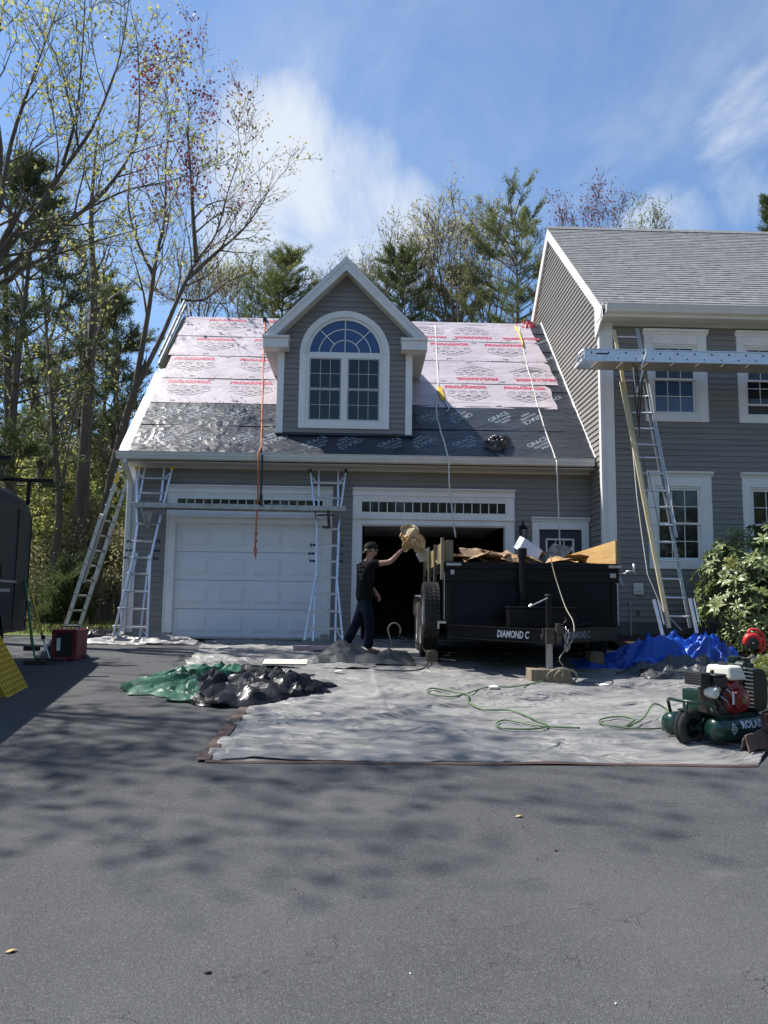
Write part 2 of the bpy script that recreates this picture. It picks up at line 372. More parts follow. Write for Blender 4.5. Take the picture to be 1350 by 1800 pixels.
# ================================================================== SIDING
EXPO = .1016
def course_segments(u0, u1, z, holes):
    segs = [(u0, u1)]
    for h in holes:
        a, b = h(z+EXPO/2) if callable(h) else ((h[0], h[1]) if h[2] < z+EXPO/2 < h[3] else (0, 0))
        if b <= a: continue
        out = []
        for s, e in segs:
            if b <= s or a >= e: out.append((s, e)); continue
            if a > s: out.append((s, a))
            if b < e: out.append((b, e))
        segs = out
    return [(s, e) for s, e in segs if e-s > .03]
def siding(parent, P, spans, z0, z1, holes=(), lip=.021, name='siding_board', exact=True):
    """P(u, z, d) -> world, d = distance in front of the wall; spans(z) -> (u0,u1)"""
    n = int(math.ceil((z1-z0)/EXPO-.01))
    for k in range(n):
        z = z0+k*EXPO; zt = min(z+EXPO+.012, z1)
        a, b = spans(z); at_, bt = spans(zt)
        if b-a < .06: continue
        for s, e in course_segments(a, b, z, holes):
            st = at_ if abs(s-a) < 1e-6 else s; et = bt if abs(e-b) < 1e-6 else e
            if et < st: st = et = (st+et)/2
            j = random.uniform(-.0012, .0012)
            m = MB(); m.hexa([P(s, z, 0), P(e, z, 0), P(e, z, lip+j), P(s, z, lip+j), P(st, zt, 0), P(et, zt, 0), P(et, zt, .004), P(st, zt, .004)])
            m.build(name, M['siding'], parent)

# ================================================================== GARAGE WING
GX0, GX1 = -4.33, 4.195
EY, EZ, RY, RZ = -.42, 3.308, 3.633, 7.3165
CS, SS = .7109, .7033           # along-slope direction (y, z)
def rf(X, s, h=0.): return Vector((X, EY+s*CS-h*SS, EZ+s*SS+h*CS))
def roofz(Y): return EZ+(Y-EY)*SS/CS
SLEN = (RY-EY)/CS
G = thing('garage_wing', 'grey sided two-bay garage with arched dormer and half-papered roof', 'garage', (0, 0, 0))
wall = MB()
T = .16
def fw(x0, x1, z0, z1): wall.box(x0, x1, .002, T, z0, z1)
OP1 = (-3.435, -.754, 0, 2.085); OP2 = (-.045, 2.605, 0, 2.10); DR = (3.23, 4.02, .02, 2.06)
TR1 = (-3.46, -.73, 2.25, 2.595); TR2 = (-.09, 2.655, 2.25, 2.595)
fw(GX0, OP1[0], 0, 3.25); fw(OP1[1], OP2[0], 0, 3.25); fw(OP2[1], DR[0], 0, 3.25); fw(DR[1], GX1, 0, 3.25)
fw(OP1[0], OP1[1], 2.085, 2.25); fw(OP1[0], OP1[1], 2.595, 3.25); fw(OP2[0], OP2[1], 2.10, 2.25); fw(OP2[0], OP2[1], 2.595, 3.25); fw(DR[0], DR[1], 2.06, 3.25)
YB = 2*RY-EY-.42
wall.box(GX0, GX0+T, T, YB, 0, 3.25); wall.box(GX0, GX1, YB, YB+T, 0, 3.25)
wall.prism([(GX0, .0, 3.25), (GX0, YB, 3.25), (GX0, RY, RZ-.16)], (T, 0, 0))
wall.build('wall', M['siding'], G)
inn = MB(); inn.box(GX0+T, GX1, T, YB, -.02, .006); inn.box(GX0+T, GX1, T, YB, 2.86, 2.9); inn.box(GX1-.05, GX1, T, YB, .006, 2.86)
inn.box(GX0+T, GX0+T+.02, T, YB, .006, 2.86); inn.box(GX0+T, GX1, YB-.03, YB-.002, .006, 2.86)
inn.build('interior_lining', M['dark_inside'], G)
od = MB()
for k in range(4): od.box(-.0, 2.56, .35+k*.56, .88+k*.56, 2.10, 2.15)
od.build('overhead_door', M['garage_door'], G, bevel=.008)
sp = MB(); sp.box(GX0+.01, OP1[0], -.03, 0.002, 0, .10); sp.box(OP1[1], OP2[0], -.03, .002, 0, .10); sp.box(OP2[1], DR[0], -.03, .002, 0, .1)
sp.build('foundation', M['concrete'], G)
ap = MB(); ap.box(OP1[0]-.1, OP1[1]+.1, -.10, T, -.03, .014); ap.box(OP2[0], OP2[1], -.02, T, -.03, .012); ap.box(DR[0]-.1, DR[1]+.1, -.25, T, -.05, .02)
ap.build('door_sill', M['concrete'], G, bevel=.008)
HOLES = [(-3.58, -.64, -1, 2.73), (-.16, 2.73, -1, 2.73), (3.12, 4.14, -1, 2.22)]
siding(G, lambda u, z, d: (u, 0-d, z), lambda z: (GX0+.2, GX1), .08, 3.24, HOLES)
siding(G, lambda u, z, d: (GX0-d, u, z), lambda z: (.0, YB), .08, 3.24)
def casing(parent, x0, x1, z0, z1, ztrans, w=.17):
    c = MB()
    for a, b, s in ((x0-w, x0, -1), (x1, x1+w, 1)):
        c.box(a, b, -.028, .0, .0, 2.635)
        c.box(a+.012 if s < 0 else b-.03, a+.03 if s < 0 else b-.012, -.04, -.028, .0, 2.635)
    c.box(x0+.001, x1-.001, -.028, 0, z1, z1+.10)                   # head over the door
    c.box(x0-w, x1+w, -.060, -.029, z1+.10, z1+.135)      # ledge
    c.box(x0+.001, x1-.001, -.028, 0, z1+.137, TR1[2])
    c.box(x0+.001, x1-.001, -.028, 0, TR1[3], 2.635)
    c.build('casing', M['trim'], parent, bevel=.004)
    j = MB(); j.box(x0-.02, x0+.012, 0, T-.01, 0, z1-.001); j.box(x1-.012, x1+.02, 0, T-.01, 0, z1-.001); j.box(x0+.013, x1-.013, 0.002, T-.01, z1-.02, z1-.001)
    j.build('jamb', M['trim'], parent)
    h = MB()
    h.prism([(x0-w-.005, .0, 2.636), (x0-w-.005, -.045, 2.636), (x0-w-.005, -.05, 2.70), (x0-w-.005, -.075, 2.735), (x0-w-.005, -.105, 2.755), (x0-w-.005, -.105, 2.775), (x0-w-.005, 0, 2.785)], (x1-x0+2*w+.01, 0, 0))
    h.build('crown_moulding', M['trim'], parent)
def transom(parent, x0, x1):
    t = MB(); y = -.012
    z0, z1 = 2.25, 2.595
    fr = MB()
    fr.box(x0, x1, -.02, .05, z0, z0+.085); fr.box(x0, x1, -.02, .05, z1-.07, z1)
    fr.box(x0, x0+.04, -.02, .05, z0+.086, z1-.071); fr.box(x1-.04, x1, -.02, .05, z0+.086, z1-.071)
    w = fr.build('transom_window', M['frame_white'], parent, bevel=.003)
    g0, g1 = x0+.04, x1-.04; n = 17; pw = (g1-g0)/n
    for k in range(1, n): mu = MB(); mu.box(g0+k*pw-.008, g0+k*pw+.008, .002, .03, z0+.086, z1-.071); mu.build('muntin', M['frame_white'], w)
    for k in range(n):
        p = MB(); p.box(g0+k*pw+.0085, g0+(k+1)*pw-.0085, .014, .02, z0+.087, z1-.072); p.build('pane', M['glass'], w)
def glassmat(name, tint=(.012, .016, .022), r=.04, sp=.5):
    m = mat(name, tint, r, spec=sp, bump=.02, bscale=1.5, bdist=.02); return m
M['glass'] = glassmat('window_glass')
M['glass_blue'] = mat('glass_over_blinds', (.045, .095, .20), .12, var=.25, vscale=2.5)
casing(G, OP1[0], OP1[1], 0, 2.085, 0); casing(G, OP2[0], OP2[1], 0, 2.10, 0)
transom(G, TR1[0], TR1[1]); transom(G, TR2[0], TR2[1])
# closed sectional door
DS = (OP1[3]-.015)/4
gd = MB(); gd.box(OP1[0]+.001, OP1[1]-.001, .075, .085, .0, OP1[3]-.001); gdo = gd.build('garage_door', M['garage_door'], G)
for k in range(4):
    s = MB(); za, zb = .012+k*DS, .012+(k+1)*DS-.008; x0, x1 = OP1[0]+.012, OP1[1]-.012
    cw = (x1-x0)/4
    s.box(x0, x1, .048, .074, za, zb)
    for c in range(4):
        a, b = x0+c*cw+.07, x0+(c+1)*cw-.07; c0, c1 = za+.10, zb-.10
        # recessed ring and raised field
        f = .03
        o = [(a, .0479, c0), (b, .0479, c0), (b, .0479, c1), (a, .0479, c1)]
        s.hexa([(a, .0478, c0), (b, .0478, c0), (b-.012, .040, c0+.012), (a+.012, .040, c0+.012), (a, .0478, c1), (b, .0478, c1), (b-.012, .040, c1-.012), (a+.012, .040, c1-.012)])
        s.hexa([(a+f, .0399, c0+f), (b-f, .0399, c0+f), (b-f-.014, .032, c0+f+.014), (a+f+.014, .032, c0+f+.014), (a+f, .0399, c1-f), (b-f, .0399, c1-f), (b-f-.014, .032, c1-f-.014), (a+f+.014, .032, c1-f-.014)])
    s.build('door_section', M['garage_door'], gdo, bevel=.003, seg=1)
# entry door
ec = MB(); x0, x1 = DR[0], DR[1]
ec.box(x0-.13, x0, -.028, 0, 0, 2.20); ec.box(x1, x1+.13, -.028, 0, 0, 2.20); ec.box(x0+.001, x1-.001, -.028, 0, 2.06, 2.20)
ec.build('casing', M['trim'], G, bevel=.004)
eh = MB(); eh.prism([(x0-.15, 0, 2.201), (x0-.15, -.04, 2.201), (x0-.15, -.05, 2.23), (x0-.15, -.085, 2.265), (x0-.15, -.085, 2.285), (x0-.15, 0, 2.295)], (x1-x0+.30, 0, 0)); eh.build('crown_moulding', M['trim'], G)
ed = MB(); ed.box(x0+.001, x1-.001, .04, .085, .02, 1.0); ed.box(x0+.001, x0+.13, .04, .085, 1.0, 2.055); ed.box(x1-.13, x1-.001, .04, .085, 1.0, 2.055); ed.box(x0+.13, x1-.13, .04, .085, 1.90, 2.055)
edo = ed.build('entry_door', M['navy_door'], G, bevel=.003)
lf = MB(); a, b, z0, z1 = x0+.131, x1-.131, 1.001, 1.899
lf.box(a, a+.03, .03, .08, z0, z1); lf.box(b-.03, b, .03, .08, z0, z1); lf.box(a+.03, b-.03, .03, .08, z0, z0+.03); lf.box(a+.03, b-.03, .03, .08, z1-.03, z1)
for k in (1, 2): q = a+.03+(b-a-.06)*k/3; lf.box(q-.008, q+.008, .045, .07, z0+.03, z1-.03)
for k in (1, 2): q = z0+.03+(z1-z0-.06)*k/3; lf.box(a+.03, b-.03, .046, .069, q-.008, q+.008)
lf.build('light_frame', M['frame_white'], edo)
for i in range(3):
    for k in range(3):
        w_ = (b-a-.06)/3; h_ = (z1-z0-.06)/3; p = MB(); p.box(a+.03+i*w_+.009, a+.03+(i+1)*w_-.009, .055, .06, z0+.03+k*h_+.009, z0+.03+(k+1)*h_-.009); p.build('pane', M['glass'], edo)
kn = MB(); kn.lathe((x0+.07, .04, .98), (0, -1, 0), [(0, .025), (.01, .025), (.015, .012), (.04, .012), (.05, .028), (.075, .028), (.085, .012)], 14); kn.build('door_knob', M['steel'], edo, smooth=True)
# corner board, frieze, soffit, gutter, downspout
cb = MB(); cb.box(GX0-.02, GX0+.20, -.028, 0, .05, 3.16); cb.box(GX0-.02, GX0, .001, .12, .05, 3.2); cb.build('corner_board', M['trim'], G, bevel=.004)
fz = MB(); fz.box(GX0, GX1-.02, -.40, -.001, 3.13, 3.15); fz.box(GX0+.2, GX1, -.03, -.001, 3.085, 3.13); fz.build('soffit', M['soffit'], G)
gt = MB()
gp = [(-.42, 3.30), (-.42, 3.165), (-.49, 3.155), (-.53, 3.175), (-.535, 3.21), (-.548, 3.235), (-.55, 3.283), (-.562, 3.288), (-.562, 3.298), (-.542, 3.298), (-.542, 3.245), (-.52, 3.19), (-.48, 3.172), (-.43, 3.18), (-.43, 3.30)]
gt.prism([(-4.42, y, z) for y, z in gp], (4.42+4.13, 0, 0))
gt.box(-4.42, -4.416, -.545, -.431, 3.175, 3.29); gt.box(4.126, 4.13, -.545, -.431, 3.175, 3.29)
gt.build('gutter', M['gutter'], G)
ds = MB()
pth = [(-4.27, -.48, 3.17), (-4.27, -.48, 3.08), (-4.27, -.10, 2.85), (-4.27, -.075, 2.78), (-4.27, -.075, .12), (-4.27, -.12, .06), (-4.29, -.26, .03)]
for a, b in zip(pth, pth[1:]): ds.bar(a, b, .085, .06, (0, -1, 0) if abs(a[2]-b[2]) > .2 else (0, 0, 1))
ds.build('downspout', M['gutter'], G, bevel=.008)
# roof structure
rs = MB()
RX0, RX1 = -4.37, 4.19
rs.prism([rf(RX0, -.02, -.02), rf(RX0, SLEN, -.02), rf(RX0, SLEN-.14, -.16), rf(RX0, -.02, -.16)], (RX1-RX0, 0, 0))
bk = [(RX0, RY, RZ-.014), (RX0, 2*RY-EY, EZ-.014), (RX0, 2*RY-EY, EZ-.2), (RX0, RY, RZ-.2)]
rs.prism([bk[3], bk[2], bk[1], bk[0]], (RX1-RX0, 0, 0))
rs.build('roof_deck', M['sheathing'], G)
rk = MB(); rk.prism([rf(RX0-.03, -.05, -.03), rf(RX0-.03, SLEN+.05, -.03), rf(RX0-.03, SLEN-.1, -.22), rf(RX0-.03, -.05, -.20)], (.028, 0, 0)); rk.build('rake_board', M['trim_rake'], G)
de = MB()
de.prism([rf(-4.40, -.05, .012), rf(1.73, -.05, .012), rf(1.73, .125, .012), rf(-4.40, .125, .012)], -.003*Vector((0, -SS, CS)))
de.bar((-4.40, -.452, 3.262), (1.73, -.452, 3.262), .003, .03)
de.build('eave_drip_edge', M['drip'], G)
dr_ = MB()
dr_.prism([rf(-4.41, .126, .013), rf(-4.23, .126, .013), rf(-4.23, 3.12, .013), rf(-4.41, 3.12, .013)], -.003*Vector((0, -SS, CS)))
dr_.prism([rf(-4.412, -.05, .013), rf(-4.412, 3.12, .013), rf(-4.412, 3.12, -.08), rf(-4.412, -.05, -.08)], (.002, 0, 0))
dr_.build('rake_drip_edge', M['drip'], G)
yd = MB(); yd.prism([rf(-4.385, 3.13, .011), rf(-4.30, 3.13, .011), rf(-4.30, 5.6, .011), rf(-4.385, 5.6, .011)], -.004*Vector((0, -SS, CS)))
yd.build('bare_sheathing_edge', M['sheathing'], G)
# ================================================================== ROOF PAPERS AND THEIR PRINT
M['pink'] = crumple('pink_underlayment', (.50, .445, .475), (.41, .36, .39), .45, 2.6, .018, 1.2, .8, strength=.8, spec=.45, stretch=(.55, 1, 1))
M['membrane'] = crumple('black_membrane', (.028, .035, .046), (.018, .022, .030), .38, 3.2, .022, 1.5, 1.2, strength=.75, spec=.6, stretch=(.6, 1.2, 1.2))
M['red_print'] = mat('red_print', (.46, .06, .11), .55)
M['ink'] = mat('black_ink', (.07, .065, .08), .5)
M['grey_print'] = mat('grey_print', (.30, .34, .38), .35)
def ph(X, s, s0, s1, amp):
    v = (s-s0)/(s1-s0)
    n = mn.noise(Vector((X*1.1, s*3.2, s0*7)))*.55+abs(mn.noise(Vector((X*.9+4, s*6, s0*3+9))))*.6
    return .008+.014*max(0, 1-v)**3+amp*(.012+.022*(n+.2)*min(1, 6*max(v, .05))) 
def paper(name, x0, x1, s0, s1, m, amp=1., right=None, left=None):
    """right/left: functions giving a ragged end at slope distance s"""
    W = x1-x0; nu = max(6, int(W*14)); nv = max(5, int((s1-s0)*16))
    def fn(u, v):
        s = s0+(s1-s0)*v; s += (.012*mn.noise(Vector((u*W*1.4, s0*5, 2))) if v == 0 else 0)
        a = x0 if left is None else left(v); b = x1 if right is None else right(v)
        X = a+(b-a)*u
        return rf(X, s, ph(X, s, s0, s1, amp))
    g = MB().grid(fn, nu, nv)
    o = g.build(name, m, G, smooth=True); return o
def emboss(parent, name, vs, fs, m, X0, s0c, rot, s0, s1, amp, up=.0035):
    c, s_ = cos(rot), sin(rot); out = []
    for x, y, z in vs:
        X = X0+x*c-y*s_; s = s0c+x*s_+y*c
        out.append(rf(X, s, ph(X, s, s0, s1, amp)+up))
    me = MB().add(out, fs); return me.build(name, m, parent)
T_PRO = text_mesh('PROARMOR', .155, .011, 1.04)
T_GRACE = text_mesh('GRACE', .20, .0, 1.0)
T_ICE = text_mesh('ICE & WATER', .085, .002); T_SH = text_mesh('SHIELD', .085, .002)
def scaled(t, sx, sy, dx=0, dy=0): return [(x*sx+dx, y*sy+dy, 0) for x, y, z in t[0]], t[1]
def bold_cap(t):
    xs = [p[0] for p in t[0]]; return max(xs)-min(xs)
def ribbon(pts, w=.009):
    vs = []; k = len(pts)
    for i, p in enumerate(pts):
        a = pts[max(i-1, 0)]; b = pts[min(i+1, k-1)]; d = Vector((b[0]-a[0], b[1]-a[1])); d = d.normalized() if d.length > 1e-9 else Vector((1, 0))
        vs += [(p[0]-d.y*w/2, p[1]+d.x*w/2, 0), (p[0]+d.y*w/2, p[1]-d.x*w/2, 0)]
    return vs, [(2*i, 2*i+1, 2*i+3, 2*i+2) for i in range(k-1)]
def emblem():
    V = []; F = []
    def put(pts, w=.009):
        v, f = ribbon(pts, w); n = len(V); V.extend(v); F.extend([tuple(n+i for i in q) for q in f])
    def curl(cx, cy, r, a0, a1, inner=.35, n=22):
        put([(cx+(r*(1-(1-inner)*t))*cos(a0+(a1-a0)*t), cy+(r*(1-(1-inner)*t))*.8*sin(a0+(a1-a0)*t)) for t in [i/n for i in range(n+1)]])
    for k in range(4):        # a row of curls with the lobes hanging under them
        x = -.33+.22*k; d = 1 if k < 2 else -1
        curl(x, .10, .10, pi*.1 if d > 0 else pi*.9, (pi*.1+d*pi*2.6) if d > 0 else (pi*.9-pi*2.6))
    for k in range(4): x = -.33+.22*k; put([(x+.11*cos(a), .02+.075*sin(a)) for a in [pi+pi*i/14 for i in range(15)]])
    for k in range(3): x = -.22+.22*k; put([(x+.12*cos(a), -.055+.08*sin(a)) for a in [pi+pi*i/14 for i in range(15)]])
    for k in range(2): x = -.11+.22*k; put([(x+.12*cos(a), -.125+.07*sin(a)) for a in [pi+pi*i/14 for i in range(15)]])
    put([(.12*cos(a), -.185+.045*sin(a)) for a in [pi+pi*i/14 for i in range(15)]])
    for k in range(3): curl(-.2+.2*k, -.03, .05, 0, 2*pi, .6, 14)
    return V, F
EMB = emblem()
ROWS = [(1.70, 2.72), (2.70, 3.74), (3.72, 4.70), (4.68, 5.71)]
RIGHT_EDGE = [(3.80, 3.81), (4.01, 3.95), (3.97, 3.89), (3.88, 3.86)]
for i, (s0, s1) in enumerate(ROWS):
    xr = -1.64 if i < 2 else -.42; xl = -4.225 if i < 2 else -4.30
    L = paper('underlayment_sheet', xl, xr, s0, s1, M['pink'])
    a, b = RIGHT_EDGE[i]; x0 = .86 if i < 2 else -.40
    R = paper('underlayment_sheet', x0, a, s0, s1, M['pink'], right=lambda v, a=a, b=b, i=i: a+(b-a)*v+.03*mn.noise(Vector((v*3, i*4., 0)))-.10*max(0, v-.85)/.15)
    inv = i in (1, 3)
    lc = [(-3.62, -2.36), (-3.70, -2.30), (-3.40, -2.1), (-3.28, -2.0)][i]
    for X in lc:
        v, f = scaled(T_PRO, 1, .92); emboss(L, 'printed_lettering', v, f, M['red_print'], X, s1-.02-.155, 0, s0, s1, 1)
        v, f = EMB; emboss(L, 'printed_emblem', v, f, M['ink'], X+.03, s1-.50, 0, s0, s1, 1)
    rpx = [((818, 682), (921, 682), (728, 682)), ((839, 668), (940, 668), (745, 668)), ((790, 607), (884, 607)), ((831, 596), (915, 596), (752, 596))][i]
    for px in rpx:
        d = ray(*px); n = Vector((0, -SS, CS)); P0 = rf(0, 0, 0); t = (P0-Vector(CAM)).dot(n)/Vector(d).dot(n); X = CAM[0]+d[0]*t
        if X-.45 < x0: continue
        v, f = scaled(T_PRO, 1, .92); emboss(R, 'printed_lettering', v, f, M['red_print'], X, (s0+.21) if inv else s1-.17, pi if inv else 0, s0, s1, 1)
        v, f = EMB
        if X+.45 < a+.1: emboss(R, 'printed_emblem', v, f, M['ink'], X+(-.03 if inv else .03), (s0+.55) if inv else s1-.50, pi if inv else 0, s0, s1, 1)
    for sheet_, xa, xb in ((L, xl, xr if i < 2 else -1.9), (R, 1.0, a-.2)):
        q = MB(); k = 0; X = xa+.35+.2*i
        while X < xb-.2:
            ss = s0+.07 if k % 2 == 0 else s1-.1
            for dx in range(4):
                q.add([rf(X+dx*.03, ss, ph(X, ss, s0, s1, 1)+.004), rf(X+dx*.03+.022, ss, ph(X, ss, s0, s1, 1)+.004), rf(X+dx*.03+.022, ss+.035, ph(X, ss+.035, s0, s1, 1)+.004), rf(X+dx*.03, ss+.035, ph(X, ss+.035, s0, s1, 1)+.004)], [(0, 1, 2, 3)])
            X += .62; k += 1
        q.build('printed_mark', M['ink'], sheet_)
        nl = MB(); X = xa+.1
        while X < xb: nl.lathe(rf(X, s0+.035, ph(X, s0+.035, s0, s1, 1)), (0, -SS, CS), [(0, .011), (.006, .011)], 6); X += .33
        nl.build('cap_nail', M['ink'], sheet_)
# black self-adhered membrane
SA = (-.03, .90); SB = (.88, 1.76)
mA = paper('membrane_sheet', -4.23, 4.185, SA[0], SA[1], M['membrane'], 1.1)
mBl = paper('membrane_sheet', -4.23, -1.64, SB[0], SB[1], M['membrane'], 1.0)
mBr = paper('membrane_sheet', .84, 4.185, SB[0], SB[1], M['membrane'], 1.2)
strips = [(1.72, 2.45), (2.42, 3.35), (3.32, 4.3), (4.27, 5.25), (5.2, 5.72)]
for s0, s1 in strips: paper('membrane_sheet', 3.35, 4.185, s0, s1, M['membrane'], .18)
def grace(parent, X, s, rot, s0, s1, amp, k=1.):
    for t, dy in ((T_GRACE, .0), (T_ICE, -.15), (T_SH, -.25)):
        v, f = scaled(t, k, k, 0, dy*k); emboss(parent, 'printed_lettering', v, f, M['grey_print'], X, s, rot, s0, s1, amp, .004)
rr = random.Random(3)
for parent, xa, xb, (s0, s1), amp, off in ((mA, -4.2, 4.1, SA, 1.1, .5), (mBl, -4.2, -1.7, SB, 1.0, .35), (mBr, .9, 4.1, SB, 1.2, .3)):
    X = xa+off; k = 0
    while X < xb-.35:
        rot = radians(38) + (pi if k % 2 else 0)
        grace(parent, X+(.06 if k % 2 else 0), (s0+s1)/2+(.06 if k % 2 == 0 else -.02)-(.10 if parent is mA and -1.7 < X < .9 else 0), rot, s0, s1, amp, .82)
        X += .60 if k % 2 == 0 else .78; k += 1
for X, s, r_ in ((3.8, 2.1, 38), (3.85, 2.95, 38), (4.0, 3.9, 218), (4.0, 4.75, 38)):
    s0, s1 = next((a, b) for a, b in strips if a <= s <= b)
    o = mBr; v, f = scaled(T_GRACE, .7, .7); emboss(o, 'printed_lettering', v, f, M['grey_print'], X, s, radians(r_), s0, s1, .18, .012)
fl = MB()
for k in range(14):      # white step flashing lying against the neighbouring wall
    s = k*.41; fl.hexa([rf(4.155+.01*(k%2), s, .02), rf(4.176, s, .02), rf(4.176, s+.43, .02), rf(4.155, s+.43, .02), rf(4.168, s, .05), rf(4.176, s, .05), rf(4.176, s+.43, .06), rf(4.168, s+.43, .06)])
fl.build('step_flashing', M['trim'], G)
rc = MB(); rc.prism([rf(-4.36, SLEN-.1, .03), rf(-4.36, SLEN+.005, .035), (-4.36, RY+.1, RZ-.06), (-4.36, RY+.1, RZ-.09)], (8.1, 0, 0)); rc.build('ridge_wrap', M['pink'], G)

# ================================================================== DORMER (part of the garage wing)
DXC, DHW, DY = -.405, 1.245, .0
DZ0 = 3.78; ROOFT = 7.10; EAZ = 5.56; OH = .28; DEO = 1.50
dsl = (ROOFT-EAZ)/DEO
def dgab(z): return (ROOFT-.18-z)/dsl      # half width of the wall under the rake
dw = MB()
dw.prism([(DXC-DHW, DY+.032, DZ0-.3), (DXC+DHW, DY+.032, DZ0-.3), (DXC+DHW, DY+.032, 5.62), (DXC, DY+.032, 6.95), (DXC-DHW, DY+.032, 5.62)], (0, .10, 0))
for sx in (-1, 1):
    x = DXC+sx*DHW; dw.prism([(x, DY+.1, 3.5), (x, 1.95, 5.62), (x, DY+.1, 5.62)], (-sx*.08, 0, 0))
dormer_wall = dw.build('dormer_wall', M['siding'], G)
AW = dict(x=-.415, r=.845, z=5.31, zb=3.885)
def arch_hole(z):
    if z < AW['zb']+.04: return (0, 0)
    if z < AW['z']: return (AW['x']-AW['r']+.05, AW['x']+AW['r']-.05)
    q = (AW['r']-.05)**2-(z-AW['z'])**2
    return (AW['x']-sqrt(q), AW['x']+sqrt(q)) if q > 0 else (0, 0)
siding(dormer_wall, lambda u, z, d: (u, DY-d, z), lambda z: (DXC-min(DHW-.1, dgab(z)), DXC+min(DHW-.1, dgab(z))), DZ0+.02, 6.86, [arch_hole])
for sx in (-1, 1):
    siding(dormer_wall, (lambda u, z, d, sx=sx: (DXC+sx*(DHW+d), u, z)), lambda z: (DY+.09, max(DY+.09, EY+(z-EZ)*CS/SS-.03)), DZ0+.1, 5.5)
    cbm = MB(); x = DXC+sx*DHW
    cbm.box(min(x, x-sx*.105)-(.02 if sx < 0 else 0), max(x, x-sx*.105)+(.02 if sx > 0 else 0), DY-.028, DY, DZ0, 5.5); cbm.box(min(x, x+sx*.02), max(x, x+sx*.02), DY+.001, DY+.09, DZ0+.02, 5.5)
    cbm.build('corner_board', M['trim'], dormer_wall, bevel=.003)
# rakes, returns, roof slopes
for sx in (-1, 1):
    e = DXC+sx*DEO
    r = MB(); r.prism([(DXC, DY-OH, ROOFT), (e, DY-OH, EAZ), (e, DY-OH, EAZ-.20), (DXC, DY-OH, ROOFT-.24)], (0, .03, 0))
    r.prism([(DXC, DY-OH-.012, ROOFT+.012), (e+sx*.015, DY-OH-.012, EAZ), (e+sx*.015, DY-OH-.012, EAZ-.075), (DXC, DY-OH-.012, ROOFT-.075)], (0, .011, 0))
    r.build('rake_board', M['trim_rake'], G)
    sf = MB(); sf.prism([(DXC, DY-OH+.031, ROOFT-.235), (e-sx*.02, DY-OH+.031, EAZ-.195), (e-sx*.02, DY-OH+.031, EAZ-.18), (DXC, DY-OH+.031, ROOFT-.22)], (0, OH-.032, 0))
    yb = EY+(EAZ-EZ)*CS/SS
    sf.box(min(e, DXC+sx*DHW), max(e, DXC+sx*DHW), DY+.001, yb+.15, EAZ-.23, EAZ-.21)
    sf.build('soffit', M['soffit'], G)
    rt = MB(); a, b = (e-.01, e+.45) if sx < 0 else (e-.45, e+.01)
    rt.box(a, b, DY-OH-.02, DY-.001, EAZ-.225, EAZ-.05); rt.box(a-.02, b+.02, DY-OH-.045, DY-.001, EAZ-.05, EAZ+.0)
    rt.build('eave_return', M['trim_rake'], G, bevel=.006)
    fb = MB(); fb.box(min(e, e+sx*.025), max(e, e+sx*.025), DY-OH+.04, yb+.1, EAZ-.21, EAZ-.02); fb.build('fascia', M['trim_rake'], G)
    rfm = MB()
    top = [(DXC, DY-OH-.01, ROOFT+.02), (DXC, RY-.2, ROOFT+.02), (e+sx*.03, yb+.15, EAZ+.005), (e+sx*.03, DY-OH-.01, EAZ+.005)]
    rfm.prism(top, (0, 0, -.03)); rfm.build('dormer_roof', M['membrane'], G)
# arched window
aw = MB(); xc, zc, R = AW['x'], AW['z'], AW['r']; ri = .695
def arc(r, n=32, a0=0., a1=pi): return [(xc+r*cos(a0+(a1-a0)*i/n), zc+r*sin(a0+(a1-a0)*i/n)) for i in range(n+1)]
def arcband(m, r0, r1, y0, y1, a0=0., a1=pi, n=32):
    A, B = arc(r0, n, a0, a1), arc(r1, n, a0, a1)
    for i in range(n):
        m.hexa([(A[i][0], y0, A[i][1]), (B[i][0], y0, B[i][1]), (B[i+1][0], y0, B[i+1][1]), (A[i+1][0], y0, A[i+1][1]),
                (A[i][0], y1, A[i][1]), (B[i][0], y1, B[i][1]), (B[i+1][0], y1, B[i+1][1]), (A[i+1][0], y1, A[i+1][1])])
arcband(aw, R-.125, R, DY-.035, DY-.002); arcband(aw, R-.10, R-.125, DY-.05, DY-.002)
aw.box(xc-R, xc-R+.125, DY-.035, DY-.002, AW['zb'], zc-.001); aw.box(xc+R-.125, xc+R, DY-.035, DY-.002, AW['zb'], zc-.001)
aw.box(xc-R+.126, xc+R-.126, DY-.036, DY-.002, AW['zb'], AW['zb']+.12)
awo = aw.build('arched_window', M['trim'], dormer_wall) if False else aw.build('arched_window', M['trim'], G)
fr = MB(); y0, y1 = DY-.022, DY+.031
arcband(fr, ri-.03, R-.126, y0, y1)
gb = AW['zb']+.121
fr.box(xc-R+.127, xc-ri+.035, y0, y1, gb, zc-.0); fr.box(xc+ri-.035, xc+R-.127, y0, y1, gb, zc)
fr.box(xc-ri+.036, xc+ri-.036, y0-.004, y1, 5.235, zc+.035); fr.box(xc-.058, xc+.058, y0-.002, y1, gb, 5.234)
fr.box(xc-ri+.036, xc-.059, y0, y1, gb, gb+.035); fr.box(xc+.059, xc+ri-.036, y0, y1, gb, gb+.035)
fr.build('frame', M['frame_white'], awo)
M['glass_arch'] = glassmat('sky_tinted_glass', (.030, .080, .20), .06)  # blue of the reflected sky is put into the base colour
mu = MB(); yg = DY+.004
mu.box(xc-.008, xc+.008, yg-.008, yg+.004, zc+.036, zc+ri-.03)
for a in (pi/4, 3*pi/4): mu.bar((xc+.28*cos(a), yg-.002, zc+.28*sin(a)), (xc+(ri-.03)*cos(a), yg-.002, zc+(ri-.03)*sin(a)), .016, .011, (0, 1, 0))
